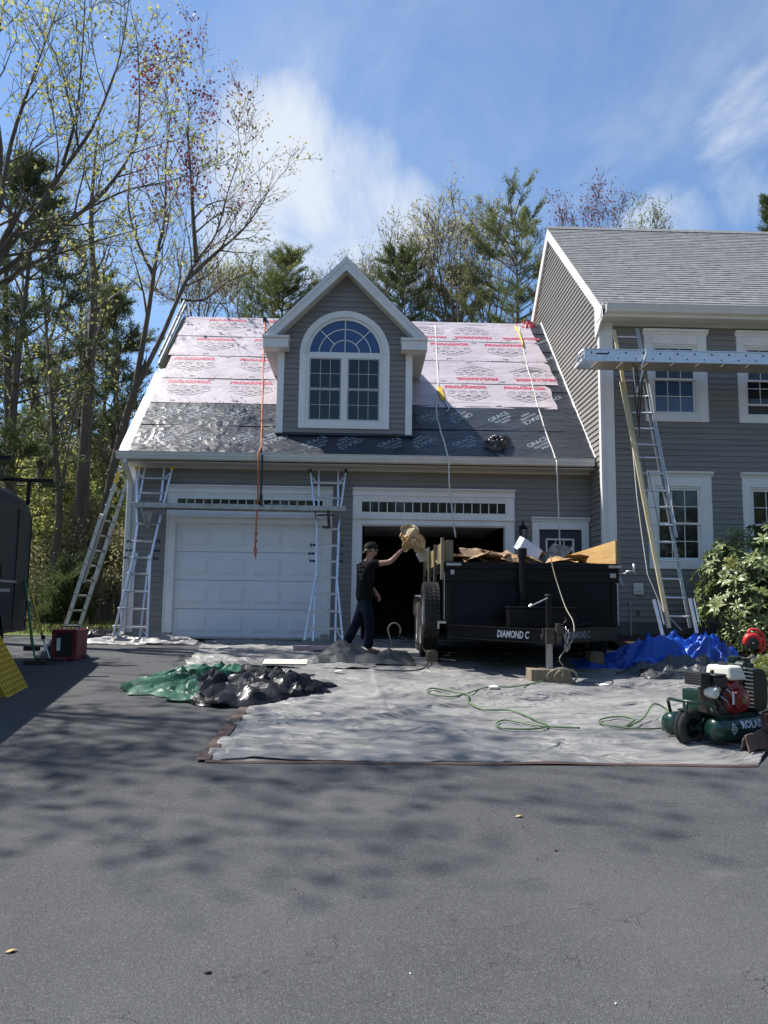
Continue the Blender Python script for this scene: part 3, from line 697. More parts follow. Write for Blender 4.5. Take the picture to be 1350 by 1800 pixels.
arcband(mu, .272, .288, yg-.008, yg+.003, .13, pi-.13, 20); arcband(mu, .485, .501, yg-.008, yg+.003, .07, pi-.07, 26)
mu.build('muntin', M['frame_white'], awo)
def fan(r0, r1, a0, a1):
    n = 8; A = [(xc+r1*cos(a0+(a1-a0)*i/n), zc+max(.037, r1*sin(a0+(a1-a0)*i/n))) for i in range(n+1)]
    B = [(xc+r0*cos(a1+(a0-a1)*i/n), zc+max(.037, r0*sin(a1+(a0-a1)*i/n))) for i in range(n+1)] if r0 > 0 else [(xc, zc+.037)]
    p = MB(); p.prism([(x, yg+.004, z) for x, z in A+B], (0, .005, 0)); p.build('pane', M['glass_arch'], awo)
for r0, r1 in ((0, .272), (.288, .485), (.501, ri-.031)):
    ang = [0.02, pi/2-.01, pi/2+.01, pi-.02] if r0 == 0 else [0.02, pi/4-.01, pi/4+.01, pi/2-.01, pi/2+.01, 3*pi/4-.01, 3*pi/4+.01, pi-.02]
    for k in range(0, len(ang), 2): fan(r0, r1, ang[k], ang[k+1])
def sash(parent, x0, x1, z0, z1, y, cols, rows, glass, fw_=.03, mw=.008, fm=None):
    fm = fm or M['frame_white']
    f = MB(); f.box(x0, x0+fw_, y-.02, y+.015, z0, z1); f.box(x1-fw_, x1, y-.02, y+.015, z0, z1); f.box(x0+fw_, x1-fw_, y-.02, y+.015, z0, z0+fw_); f.box(x0+fw_, x1-fw_, y-.02, y+.015, z1-fw_, z1)
    a, b, c, d = x0+fw_, x1-fw_, z0+fw_, z1-fw_
    for k in range(1, cols): q = a+(b-a)*k/cols; f.box(q-mw, q+mw, y-.010, y+.008, c, d)
    for k in range(1, rows): q = c+(d-c)*k/rows; f.box(a, b, y-.009, y+.007, q-mw, q+mw)
    f.build('sash', fm, parent)
    for i in range(cols):
        for k in range(rows):
            p = MB(); w_, h_ = (b-a)/cols, (d-c)/rows
            p.box(a+i*w_+mw+.0005, a+(i+1)*w_-mw-.0005, y-.003, y+.003, c+k*h_+mw+.0005, c+(k+1)*h_-mw-.0005); p.build('pane', glass, parent)
M['sash_grey'] = mat('grey_sash', (.42, .43, .45), .5)
for a, b in ((xc-ri+.037, xc-.06), (xc+.06, xc+ri-.037)):
    sash(awo, a, b, gb+.036, 4.635, DY+.006, 3, 2, M['glass_dormer'] if 'glass_dormer' in M else M['glass'], .022, .006, M['sash_grey'])
    sash(awo, a, b, 4.637, 5.233, DY+.0, 3, 2, M['glass'], .022, .006, M['sash_grey'])
bb = MB(); bb.box(DXC-DHW-.02, DXC+DHW+.10, DY-.06, DY, DZ0-.03, DZ0-.001); bb.build('sill_flashing', M['membrane'], G)
# ================================================================== MAIN HOUSE
HX0, HX1, HY = 4.20, 12.5, -.75
HEY, HEZ, HRY, HRZ = -1.13, 5.93, 2.784, 9.36
hs_ = (HRZ-HEZ)/(HRY-HEY); HLEN = sqrt((HRZ-HEZ)**2+(HRY-HEY)**2); hc, hsn = (HRY-HEY)/HLEN, (HRZ-HEZ)/HLEN
HYB = 2*HRY-HY
def hr(X, s, h=0.): return Vector((X, HEY+s*hc-h*hsn, HEZ+s*hsn+h*hc))
H = thing('main_house', 'two-storey grey sided house with shingled roof and white trimmed windows', 'house', (HX0, HY, 0))
hw = MB(); GZB = .40
hw.box(HX0, HX0+.16, HY+.161, HYB, .0, 5.85)
hw.box(HX0, HX0+.16, HY+.001, HY+.16, 0, 5.85)
UW = [(5.135, 5.955, 4.085, 5.385), (6.825, 7.645, 4.085, 5.385), (8.515, 9.335, 4.085, 5.385)]
LW = [(5.135, 5.955, 1.46, 2.79), (6.825, 7.645, 1.46, 2.79), (8.515, 9.335, 1.46, 2.79)]
xs = [HX0+.161, 5.135, 5.955, 6.825, 7.645, 8.515, 9.335, HX1]
for i in range(7):
    a, b = xs[i], xs[i+1]
    if i % 2 == 0: hw.box(a, b, HY+.001, HY+.16, 0, 5.85)
    else:
        for z0, z1 in ((0, 1.46), (2.79, 4.085), (5.385, 5.85)): hw.box(a, b, HY+.001, HY+.16, z0, z1)
hw.prism([(HX0, HY+.001, 5.85), (HX0, HYB, 5.85), (HX0, HRY, HRZ-.1)], (.1, 0, 0))
hw.box(HX0, HX1, HYB, HYB+.1, 0, 5.85); hw.box(HX1, HX1+.1, HY, HYB, 0, 5.85)
hw.build('wall', M['siding'], H)
hin = MB(); hin.box(HX0+.2, HX1-.1, HY+1.5, HY+1.55, .3, 5.8); hin.box(HX0+.2, HX1-.1, HY+.2, HY+1.5, 3.2, 3.3); hin.build('interior_lining', M['dark_inside'], H)
M['found'] = mat('painted_foundation', (.10, .11, .10), .9, var=.15, vscale=3)
fo = MB(); fo.box(HX0+.01, HX1, HY-.012, HY, -.1, GZB); fo.box(HX0-.012, HX0, HY, .0, -.1, GZB); fo.build('foundation', M['found'], H)
hh = [(a-.10, b+.15, c-.08, d+.22) for a, b, c, d in UW+LW]
siding(H, lambda u, z, d: (u, HY-d, z), lambda z: (HX0+.2, HX1), GZB, 5.74, hh)
def gspan(z):
    a = HY+.09
    if z > 5.7: a = max(a, HEY+(z+.18-HEZ)/hs_+.02)
    b = 2*HRY-(HEY+(z+.18-HEZ)/hs_) if z > 6.2 else HYB
    if z < EZ-.05: b = -.0
    elif z < RZ: b = min(b, EY+(z-EZ)*CS/SS+.02)
    return (a, max(a, b))
siding(H, lambda u, z, d: (HX0-d, u, z), gspan, GZB, HRZ-.2, lip=.027)
hc_ = MB(); hc_.box(HX0-.022, HX0+.225, HY-.028, HY, GZB-.06, 5.76); hc_.box(HX0-.022, HX0-.0, HY+.001, HY+.085, GZB-.06, 5.72)
for k in range(3): hc_.box(HX0+.005+k*.028, HX0+.018+k*.028, HY-.038, HY-.028, GZB-.06, 5.76)
hc_.build('corner_board', M['trim'], H, bevel=.003)
# eave
ev = MB(); ev.box(HX0-.06, HX1, HEY+.03, HY-.001, 5.755, 5.775); ev.box(HX0+.23, HX1, HY-.03, HY-.001, 5.70, 5.754)
ev.build('soffit', M['soffit'], H)
fas = MB(); fas.box(HX0-.06, HX1, HEY, HEY+.029, 5.75, 5.93); fas.build('fascia', M['trim'], H)
g2 = MB(); q = [(0, 5.93), (0, 5.80), (-.06, 5.79), (-.10, 5.805), (-.108, 5.85), (-.122, 5.88), (-.125, 5.925), (-.135, 5.93), (-.135, 5.938), (-.117, 5.938), (-.112, 5.87), (-.09, 5.82), (-.02, 5.81), (-.01, 5.93)]
g2.prism([(HX0-.02, HEY-.001+y, z) for y, z in q], (HX1-HX0, 0, 0)); g2.box(HX0-.022, HX0-.018, HEY-.11, HEY-.001, 5.81, 5.93); g2.build('gutter', M['gutter'], H)
rt = MB(); x = HX0-.055
rt.prism([(x, HEY-.0, 5.76), (x, HEY-.0, 5.98), (x, HY+.12, 6.12), (x, HY+.12, 5.50), (x, HY-.03, 5.56), (x, HY-.22, 5.70)], (.03, 0, 0)); rt.build('eave_return', M['trim_rake'], H)
for sy in (0, 1):
    def mir(p): return (p[0], 2*HRY-p[1], p[2]) if sy else p
    k = MB(); pts = [hr(HX0-.07, -.02, -.0), hr(HX0-.07, HLEN, 0), hr(HX0-.07, HLEN, -.23), hr(HX0-.07, -.02, -.20)]
    pts[2] = Vector((HX0-.07, HRY, HRZ-.30)); pts[1] = Vector((HX0-.07, HRY, HRZ+.0))
    k.prism([mir(tuple(p)) for p in pts], (.07, 0, 0)); 
    k.build('rake_board', M['trim_rake'], H)
rd = MB(); rd.prism([hr(HX0-.06, -.03, .0), hr(HX0-.06, HLEN, 0), hr(HX0-.06, HLEN, -.05), hr(HX0-.06, -.03, -.05)], (HX1-HX0+.3, 0, 0))
rd.prism([(HX0-.06, HRY, HRZ-.05), (HX0-.06, HRY, HRZ), (HX0-.06, 2*HRY-HEY, HEZ), (HX0-.06, 2*HRY-HEY, HEZ-.05)], (HX1-HX0+.3, 0, 0))
rd.build('roof_deck', M['soffit'], H)
def shingle(n, c): return mat(n, c, .95, var=.22, vscale=8, bump=.35, bscale=160, bdist=.004, detail=8)
SHM = [shingle('shingle_grey', (.215, .217, .22)), shingle('shingle_dark', (.188, .190, .195)), shingle('shingle_warm', (.228, .227, .224))]
NC = int(HLEN/.127)+1; rs_ = random.Random(5)
for k in range(NC):
    m = MB(); s0 = -.03+k*.127; s1 = min(s0+.15, HLEN); X = HX0-.085+(-.15 if k % 2 else 0)*0; first = True
    while X < HX1+.2:
        w_ = .165+.165*(rs_.random() < .55)+rs_.uniform(-.02, .02)
        if first: w_ = .1+.16*(k % 2); first = False
        ds_ = rs_.uniform(-.003, .006); t = .009+rs_.choice((0, .003)); m.mi = rs_.choices((0, 1, 2), (6, 2, 2))[0]
        m.hexa([hr(X, s0+ds_, .001), hr(X+w_-.003, s0+ds_, .001), hr(X+w_-.003, s1, .001), hr(X, s1, .001), hr(X, s0+ds_, t+.006), hr(X+w_-.003, s0+ds_, t+.006), hr(X+w_-.003, s1, .003), hr(X, s1, .003)])
        X += w_
    m.build('shingle_course', SHM, H)
rcap = MB()
for k in range(42):
    x = HX0-.09+k*.2; rcap.hexa([(x, HRY-.14, HRZ-.10), (x+.22, HRY-.14, HRZ-.105), (x+.22, HRY, HRZ+.018), (x, HRY, HRZ+.024), (x, HRY-.14, HRZ-.085), (x+.22, HRY-.14, HRZ-.09), (x+.22, HRY, HRZ+.034), (x, HRY, HRZ+.042)])
    rcap.hexa([(x, HRY, HRZ+.024), (x+.22, HRY, HRZ+.018), (x+.22, HRY+.14, HRZ-.105), (x, HRY+.14, HRZ-.10), (x, HRY, HRZ+.042), (x+.22, HRY, HRZ+.034), (x+.22, HRY+.14, HRZ-.09), (x, HRY+.14, HRZ-.085)])
rcap.build('ridge_cap', SHM[1], H)
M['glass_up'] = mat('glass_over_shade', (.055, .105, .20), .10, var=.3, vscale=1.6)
def house_window(x0, x1, z0, z1, lower_glass, upper_glass, gap=0.):
    c = MB(); w_ = .145; y = HY
    for a, b in ((x0-w_, x0), (x1, x1+w_+.03)):
        c.box(a, b, y-.03, y, z0-.13, z1+.17)
        c.box(a+.012, a+.026, y-.038, y-.03, z0-.13, z1+.17); c.box(b-.026, b-.012, y-.038, y-.03, z0-.13, z1+.17)
    c.box(x0+.0005, x1-.0005, y-.03, y, z0-.13, z0-.0); c.box(x0+.0005, x1-.0005, y-.03, y, z1, z1+.17)
    o = c.build('window', M['trim'], H, bevel=.003)
    cr = MB(); cx0 = x0-w_-.005; zt = z1+.17
    cr.prism([(cx0-.02, y, zt), (cx0-.02, y-.04, zt), (cx0-.02, y-.05, zt+.03), (cx0-.02, y-.09, zt+.06), (cx0-.02, y-.095, zt+.09), (cx0-.02, y, zt+.10)], (x1-x0+2*w_+.08, 0, 0)); cr.build('crown_moulding', M['trim'], o)
    jb = MB(); jb.box(x0+.0006, x0+.03, y-.01, y+.10, z0, z1); jb.box(x1-.03, x1-.0006, y-.01, y+.10, z0, z1); jb.box(x0+.03, x1-.03, y-.01, y+.1, z0+.0006, z0+.035); jb.box(x0+.03, x1-.03, y-.01, y+.1, z1-.035, z1-.0006)
    jb.build('frame', M['frame_white'], o, bevel=.003)
    zm = (z0+z1)/2
    sash(o, x0+.031, x1-.031, zm-.01, z1-.036, y+.03, 3, 2, upper_glass, .035, .007)
    sash(o, x0+.031, x1-.031, z0+.036+gap, zm+.02+gap, y+.065, 3, 2, lower_glass, .035, .007)
    if gap: d = MB(); d.box(x0+.031, x1-.031, y+.09, y+.095, z0+.036, z0+.036+gap); d.build('dark_gap_panel', M['dark_inside'], o)  # dark panel stands in for the shade of the raised sash opening
house_window(*UW[0], M['glass_up'], M['glass']); house_window(*UW[1], M['glass'], M['glass'], .17); house_window(*UW[2], M['glass'], M['glass'])
for w_ in LW: house_window(*w_, M['glass'], M['glass'])
# things on the wall
ub = MB(); P = at(1122, 1035, HY-.03); ub.box(P[0]-.085, P[0]+.085, HY-.055, HY-.018, P[2]-.10, P[2]+.10); ub.box(P[0]-.04, P[0]+.04, HY-.075, HY-.056, P[2]-.045, P[2]+.045)
o = ub.build('outlet_box', M['gutter'], None, bevel=.006); tag(o, 'small square grey outlet box fixed low on the house siding left of the tall ladder', 'outlet box')
pp = MB(); a = at(1108, 1062, HY-.04); pp.tube([(a[0], HY-.04, a[2]), (a[0], HY-.04, .1)], .018, 8); pp.lathe((a[0], HY-.04, a[2]), (0, 0, 1), [(0, .024), (.04, .024)], 8)
o = pp.build('conduit_pipe', M['alu_dull'], None); tag(o, 'thin grey conduit pipe rising from the ground on the house foundation', 'pipe')
fa = MB(); a = at(1122, 1078, HY-.04); fa.tube([(a[0], HY-.0, a[2]), (a[0], HY-.08, a[2]), (a[0], HY-.10, a[2]-.04)], .012, 8); fa.lathe((a[0], HY-.055, a[2]+.0), (0, 0, 1), [(0, .006), (.03, .006), (.031, .03), (.04, .03)], 10)
o = fa.build('garden_tap', M['rust'], None); tag(o, 'small garden tap on the house wall beside the conduit pipe', 'tap')
# ================================================================== BLACK DUMP TRAILER
M['timber'] = wood('weathered_timber', (.26, .21, .14), (.14, .11, .07), (12, 1, 1), sc=3)
M['new_wood'] = wood('fresh_pine', (.52, .39, .19), (.40, .28, .12), (1, 1, 8), sc=3)
M['plywood'] = wood('orange_plywood', (.55, .36, .14), (.42, .25, .09), (1, .4, 8), sc=3)
M['kraft'] = crumple('brown_paper', (.46, .30, .16), (.34, .21, .11), .75, 5, .03, 3, .8)
M['white_paper'] = mat('white_card', (.70, .71, .74), .6)
M['dark_tarp'] = crumple('dark_grey_sheet', (.055, .06, .065), (.035, .038, .042), .42, 4, .03, 2, .8)
TX0, TX1, TY0, TY1 = 1.11, 3.40, -3.8, -.22
TZ0, TZ1 = .42, 1.24
D = thing('dump_trailer', 'black dump trailer heaped with brown paper, backed up to the open garage bay', 'trailer', (2.25, -3.8, gz(-3.8)))
m = MB(); m.box(TX0+.03, TX1-.03, TY0+.0, TY0+.03, TZ0, TZ1-.10); m.build('front_panel', M['black_panel'], D)
for x in (TX0+.02, TX1-.05):
    m = MB(); m.box(x, x+.03, TY0+.031, TY1, TZ0, TZ1-.09)
    out = -1 if x < 2 else 1
    for k in range(7):
        y = TY0+.25+k*.5; m.box(x-.04 if out < 0 else x+.031, x-.001 if out < 0 else x+.07, y, y+.07, TZ0, TZ1-.09)
    m.build('side_panel', M['black_panel'], D, bevel=.004)
m = MB(); m.box(TX0+.05, TX1-.05, TY0+.031, TY1-.01, TZ0, TZ0+.04); m.build('bed_floor', M['black_metal'], D)
m = MB(); m.box(TX0+.03, TX1-.03, TY1, TY1+.04, TZ0, TZ1-.02); m.build('tailgate', M['black_metal'], D)
m = MB()
m.box(TX0-.02, TX1+.02, TY0-.05, TY0+.04, TZ1-.09, TZ1); m.box(TX0-.04, TX0+.05, TY0+.041, TY1, TZ1-.09, TZ1); m.box(TX1-.05, TX1+.04, TY0+.041, TY1, TZ1-.09, TZ1)
m.build('top_rail', M['black_metal'], D, bevel=.01)
m = MB(); m.box(TX0-.02, TX1+.02, TY0-.035, TY0-.001, TZ1-.26, TZ1-.091); m.box(TX0+.0, TX0+.08, TY0-.02, TY0-.001, TZ0, TZ1-.261); m.box(TX1-.08, TX1, TY0-.02, TY0-.001, TZ0, TZ1-.261); m.box(TX0, TX1, TY0-.03, TY0-.001, TZ0-.02, TZ0+.06); m.build('front_frame', M['black_metal'], D, bevel=.006)
m = MB(); m.box(TX0-.01, TX0+.19, TY0-.062, TY0-.051, TZ1-.055, TZ1-.02); m.box(TX0+.05, TX0+.10, TY0-.045, TY0-.036, TZ1-.17, TZ1-.11); m.build('latch_plate', M['steel'], D, bevel=.003)
m = MB(); m.box(TX1-.12, TX1+.05, TY0-.062, TY0-.051, TZ1-.06, TZ1-.025); m.box(TX1-.10, TX1-.02, TY0-.045, TY0-.036, TZ1-.19, TZ1-.13); m.build('latch_plate', M['steel'], D, bevel=.003)
m = MB(); m.tube([(TX1+.02, TY0-.02, TZ1-.13), (TX1+.12, TY0-.02, TZ1-.13), (TX1+.12, TY0-.06, TZ1-.10), (TX1+.22, TY0-.06, TZ1-.10)], .014, 8); m.tube([(TX1+.22, TY0-.06, TZ1-.14), (TX1+.22, TY0-.06, TZ1-.0)], .018, 8); m.tube([(TX1+.03, TY0-.02, TZ1-.16), (TX1+.06, TY0-.03, TZ1-.26), (TX1+.09, TY0-.03, TZ1-.31)], .008, 6); m.build('tarp_crank', M['steel'], D, smooth=True)
m = MB()   # thin side conduit and lower bracket seen along the left edge
m.tube([(TX0-.03, TY0-.03, TZ1-.15), (TX0-.03, TY0-.03, TZ0+.05)], .007, 6); m.box(TX0-.12, TX0-.01, TY0-.06, TY0-.02, TZ0-.0, TZ0+.03); m.box(TX0-.12, TX0-.10, TY0-.06, TY0-.02, TZ0-.07, TZ0-.001); m.build('tie_bracket', M['steel'], D)
m = MB(); a, b = (TX0-.05, TY0+.06, TZ1-.13), (TX0-.05, TY1, TZ1-.13); m.tube([a, b], .018, 6); m.build('side_rail', M['black_metal'], D)
# chassis and tongue
m = MB()
for x in (1.62, 2.80): m.box(x, x+.09, TY0+.03, TY1, .18, TZ0-.021)
for k in range(5): y = TY0+.3+k*.7; m.box(1.2, 3.3, y, y+.06, .30, TZ0-.022)
m.box(TX0+.02, TX1-.02, TY0-.01, TY0+.029, .22, TZ0-.021)
m.build('chassis', M['black_metal'], D)
tn = MB(); apex = Vector((2.26, -4.72, .30))
for s, x in ((-1, 1.14), (1, 3.36)):
    a = Vector((x, TY0-.03, .32)); d = (apex-a); 
    n = Vector((-d.y, d.x, 0)).normalized()*.012
    up = Vector((0, 0, .082)); 
    for off, hh_ in ((0, .082),): tn.hexa([a-n-up, apex-n-up, apex+n-up, a+n-up, a-n+up, apex-n+up, apex+n+up, a+n+up])
    for zo in (-.085, .075): tn.hexa([a-n*4+Vector((0, 0, zo)), apex-n*4+Vector((0, 0, zo)), apex+n*4+Vector((0, 0, zo)), a+n*4+Vector((0, 0, zo)), a-n*4+Vector((0, 0, zo+.012)), apex-n*4+Vector((0, 0, zo+.012)), apex+n*4+Vector((0, 0, zo+.012)), a+n*4+Vector((0, 0, zo+.012))])
tno = tn.build('tongue', M['black_metal'], D)
def decal(parent, body, size, c, xdir, zdir, lift, m, bold=.0, sx=1., shear=0., sp=1.):
    v, f = text_mesh(body, size, bold, sp, shear=shear); xd, zd = Vector(xdir).normalized(), Vector(zdir).normalized(); nn = xd.cross(zd).normalized()
    return MB().add([Vector(c)+xd*p[0]*sx+zd*p[1]+nn*lift for p in v], f).build('lettering', m, parent)
a = Vector((1.14, TY0-.03, .32)); d = apex-a
c = a+d*.66; decal(tno, 'DIAMOND C', .125, (c.x, c.y, c.z+.0), d, (0, 0, 1), .016, M['white_print'], .0025, .62, .18, .98)
a2 = Vector((3.36, TY0-.03, .32)); d2 = a2-apex; c = apex+d2*.42; decal(tno, 'DIAMOND C', .125, (c.x, c.y, c.z), d2, (0, 0, 1), .016, mat('faded_print', (.16, .2, .27), .5), .0025, .62, .18, .98)
# coupler, winch-like clutter and chains at the tongue end
m = MB(); m.box(2.21, 2.31, -4.79, -4.70, .22, .40); m.tube([(2.36, -4.74, .46), (2.36, -4.74, .30), (2.36, -4.74, .22)], [.03, .05, .035], 10); m.box(2.34, 2.42, -4.80, -4.7, .34, .42)
m.tube([(2.40, -4.76, .44), (2.46, -4.78, .50), (2.44, -4.78, .53)], .009, 6); m.build('coupler', M['rust'], D, bevel=.006)
for (x0, z0, zn) in ((2.44, .40, 11), (2.16, .38, 5), (2.47, .36, 9)):
    m = MB()
    for k in range(zn):
        c_ = Vector((x0+.012*sin(k*1.3), -4.80, z0-k*.026)); ax = Vector((1, 0, 0)) if k % 2 else Vector((0, 1, 0))
        m.tube([c_+ax*.011*cos(t)+Vector((0, 0, .021*sin(t))) for t in [2*pi*i/8 for i in range(9)]], .0045, 5, cap=False)
    m.build('safety_chain', M['steel'] if zn > 8 else M['rust'], D)
J = MB(); J.tube([(2.27, -4.66, .79), (2.27, -4.66, .28)], .038, 12); J.lathe((2.27, -4.66, .77), (0, 0, 1), [(0, .048), (.03, .05), (.04, .04)], 12); jo = J.build('jack', M['black_metal'], D, smooth=False)
m = MB(); m.box(2.235, 2.305, -4.695, -4.625, -.075, .279); m.build('jack_leg', M['alu_dull'], jo, bevel=.004)
m = MB(); m.box(2.16, 2.38, -4.72, -4.60, -.085, -.075); m.build('jack_foot', M['steel'], jo)
m = MB(); m.tube([(2.25, -4.70, .765), (2.03, -4.76, .665)], .008, 8); m.tube([(2.04, -4.76, .68), (2.01, -4.76, .655)], .017, 8); m.build('crank_handle', M['steel'], jo)
# toolbox and hoist post
m = MB(); m.box(1.86, 2.72, -4.28, -3.86, .40, .63); m.box(1.85, 2.73, -4.30, -3.85, .631, .655); m.build('toolbox', M['black_metal'], D, bevel=.008)
m = MB(); m.tube([(2.11, -3.90, .66), (2.11, -3.90, 1.33)], .05, 16); m.lathe((2.11, -3.90, 1.30), (0, 0, 1), [(0, .055), (.0, .062), (.12, .062), (.13, .05)], 16); m.box(2.05, 2.17, -3.94, -3.83, .62, .70); m.build('hoist_cylinder', M['black_metal'], D, smooth=False)
m = MB(); m.box(1.79, 1.83, TY0-.024, TY0-.021, 1.05, 1.07); m.build('marker', M['steel'], D)
m = MB(); m.tube([(3.0, -3.86, .45), (2.55, -4.3, .40), (2.45, -4.7, .40)], .01, 6); m.build('brake_cable', M['rubber'], D)
# wheels (axle across, so the tread faces the viewer)
def tyre(parent, c, r, w, name='wheel', spare=False):
    c = Vector(c); k = .72
    prof = [(-w*.42, r*.60), (-w*.5, r*.70), (-w*.5, r*.88), (-w*.44, r*.965), (-w*.30, r), (-w*.275, r), (-w*.265, r*.975), (-w*.235, r*.975), (-w*.225, r), (-w*.035, r), (-w*.025, r*.975)]
    prof = prof+[(-a, b) for a, b in reversed(prof)]
    t = MB().lathe(c, (1, 0, 0), prof, 48)
    t.f = t.f[:-2]; t.m = t.m[:-2]
    t.m = [0]*len(t.f); o = t.build(name, M['rubber'], parent, auto=30)
    tr = MB()
    for q in range(44):     # tread blocks
        a0 = 2*pi*q/44
        for xx in (-.37, -.13, .13, .37):
            ww = w*.085; a = a0+(.03 if xx in (-.13, .37) else 0); p = c+Vector((xx*w, cos(a)*r*.998, sin(a)*r*.998)); rad = Vector((0, cos(a), sin(a))); tan = Vector((0, -sin(a), cos(a)))
            tr.obox(p, (ww, 0, 0), tan*r*.052, rad*.008)
    tag(tr.build('tread', M['rubber'], o), kind='stuff')
    rim = MB().lathe(c, (1, 0, 0), [(-w*.40, r*.60), (-w*.44, r*.57), (-w*.40, r*.54), (-w*.30, r*.50), (-w*.22, r*.2), (-w*.34, r*.18), (-w*.36, r*.10), (w*.1, r*.1), (w*.2, r*.5), (w*.4, r*.6)], 24)
    rim.build('rim', M['alu_dull'], o, auto=40)
    return o
px = at(756, 1070, -3.05); tyre(D, (px[0], -3.05, .59), .388, .235, 'spare_wheel')
wx = .985
for y in (-2.28, -1.42):
    tyre(D, (wx, y, gz(y)+.385), .385, .235); tyre(D, (2*2.255-wx, y, gz(y)+.385), .385, .235)
for s in (-1, 1):
    m = MB(); x = wx-.13 if s < 0 else 2*2.255-wx-.13
    fp = [(-2.83, .45), (-2.72, .66), (-2.5, .77), (-1.2, .80), (-.98, .69), (-.87, .48)]
    for (ya, za), (yb, zb) in zip(fp, fp[1:]): m.hexa([(x, ya, za), (x+.26, ya, za), (x+.26, yb, zb), (x, yb, zb), (x, ya, za+.012), (x+.26, ya, za+.012), (x+.26, yb, zb+.012), (x, yb, zb+.012)])
    m.build('fender', M['alu_dull'], D)

# timber side extensions standing in the rails
for k, (y0, y1, z) in enumerate(((-3.76, -2.75, 1.52), (-2.70, -1.75, 1.50), (-1.70, -.8, 1.48))):
    m = MB(); m.box(TX0-.035, TX0-.0, y0, y1, TZ1+.001, z); m.build('side_board', M['new_wood'], D)
for k, y in enumerate((-3.78, -2.76, -1.76, -.82)):
    m = MB(); m.box(TX0-.075, TX0-.036, y-.045, y+.045, 1.0, 1.56-.02*k); m.build('stake', M['timber'], D)
m = MB(); m.box(TX0+.001, TX0+.09, TY0+.0, TY0+.045, TZ1+.001, 1.53); m.build('stake', M['timber'], D)
m = MB(); m.prism([(TX1+.0, -3.78, TZ1+.001), (TX1+.0, -1.2, TZ1+.001), (TX1+.0, -1.2, 1.50), (TX1+.0, -3.78, 1.56)], (.022, 0, 0)); m.build('side_board', M['plywood'], D)
m = MB(); m.box(TX1+.023, TX1+.06, -3.79, -3.70, 1.1, 1.57); m.build('stake', M['timber'], D)

# load in the bed ----------------------------------------------------
def heap(fn, name, m, label, cat, nu=40, nv=24, group=None):
    o = MB().grid(fn, int(nu*.62)+4, int(nv*.62)+4).build(name, m, None, auto=13, solid=.004); tag(o, label, cat, group); return o
def nz(x, y, z=0., s=1.): return mn.noise(Vector((x*s, y*s, z)))
def ridge(x, y, z=0.): return 1-abs(mn.noise(Vector((x, y, z))))*2
def facet(x, y, z):
    d = mn.voronoi(Vector((x, y, z)))[0]; return min(1., (d[1]-d[0])*1.7)
def cloth(cx, cy, a, b, h, seed, jag=.25, rot=0., wob=.25, sharp=1., base=None, tilt=(0, 0)):
    """crumpled sheet heaped on a surface: footprint a x b, height h, broad angular folds"""
    def fn(u, v):
        ang_x, ang_y = u*2-1, v*2-1
        x = ang_x*sqrt(max(0, 1-.5*ang_y**2)); y = ang_y*sqrt(max(0, 1-.5*ang_x**2)); r = min(1, sqrt(x*x+y*y))
        k = 1+wob*mn.noise(Vector((x*1.7+seed, y*1.7, seed*2.)))*1.6+.10*mn.noise(Vector((x*6+seed, y*6, 3.)))
        e = max(0, 1-r**2.6)
        wxn = .30*mn.noise(Vector((x*2.2+seed, y*2.2, 1.))); wyn = .30*mn.noise(Vector((x*2.2, y*2.2+seed, 5.)))
        q = .6*(x*.8+y*.6)
        f = .62*facet((x+wxn)*1.5+seed, (y+wyn+q*.5)*2.6, seed)+.30*facet((x+wxn)*3.6, (y+wyn-q)*5.2+seed, seed+3)+.10*facet(x*8+wxn*6, y*11, seed+7)
        z = h*e**.7*(.18+sharp*.95*f)+.018*f*(1-e)+.008
        wx_ = .14*mn.noise(Vector((x*3+9, y*3, seed)))*e; wy_ = .14*mn.noise(Vector((x*3, y*3+5, seed+2)))*e
        X, Y = (x+wx_)*a*k, (y+wy_)*b*k; c, s = cos(rot), sin(rot)
        XX, YY = cx+X*c-Y*s, cy+X*s+Y*c
        zb = (gz(YY) if base is None else base(XX, YY))
        return (XX, YY, zb+z)
    return fn
def sheets(n, cx, cy, a, b, z0, h, seed, size, tilt=.7):
    """torn flat sheets thrown on one another"""
    R = random.Random(seed); m = MB()
    for k in range(n):
        c = Vector((cx+R.uniform(-a, a), cy+R.uniform(-b, b), 0)); e = max(0, 1-((c.x-cx)/a)**2*.7-((c.y-cy)/b)**2*.5); c.z = z0+h*e*R.uniform(.35, 1.)
        rz, tx, ty = R.uniform(0, 6.3), R.gauss(0, .28*tilt), R.gauss(0, .28*tilt); M3 = Matrix.Rotation(rz, 3, 'Z') @ Matrix.Rotation(tx, 3, 'X') @ Matrix.Rotation(ty, 3, 'Y')
        w, d = size*R.uniform(.6, 1.3), size*R.uniform(.45, 1.); fa = R.uniform(.15, .6)*R.choice((-1, 1)); fp = R.uniform(.3, .7); ph = R.uniform(0, 9)
        def fn(u, v):
            cut = .12*mn.noise(Vector((u*4+ph, v*4, ph)))
            x = (u-.5+(cut if v in (0, 1) else 0))*w; y = (v-.5+(cut if u in (0, 1) else 0))*d; z = fa*abs(u-fp+.3*(v-.5))*w*.6+.05*size*facet(u*3+ph, v*3, ph)+.10*size*mn.noise(Vector((u*1.8, v*1.8, ph)))
            p = c+M3 @ Vector((x, y, z)); p.z = max(p.z, z0-.05); return p
        m.grid(fn, 9, 7)
    return m
bedz = lambda x, y: TZ1-.03
o = sheets(16, 1.62, -3.2, .36, .40, TZ1+.01, .12, 3, .48, .55).build('paper_heap', M['kraft'], None, solid=.003); tag(o, 'torn brown building paper heaped in the left end of the black dump trailer', 'paper')
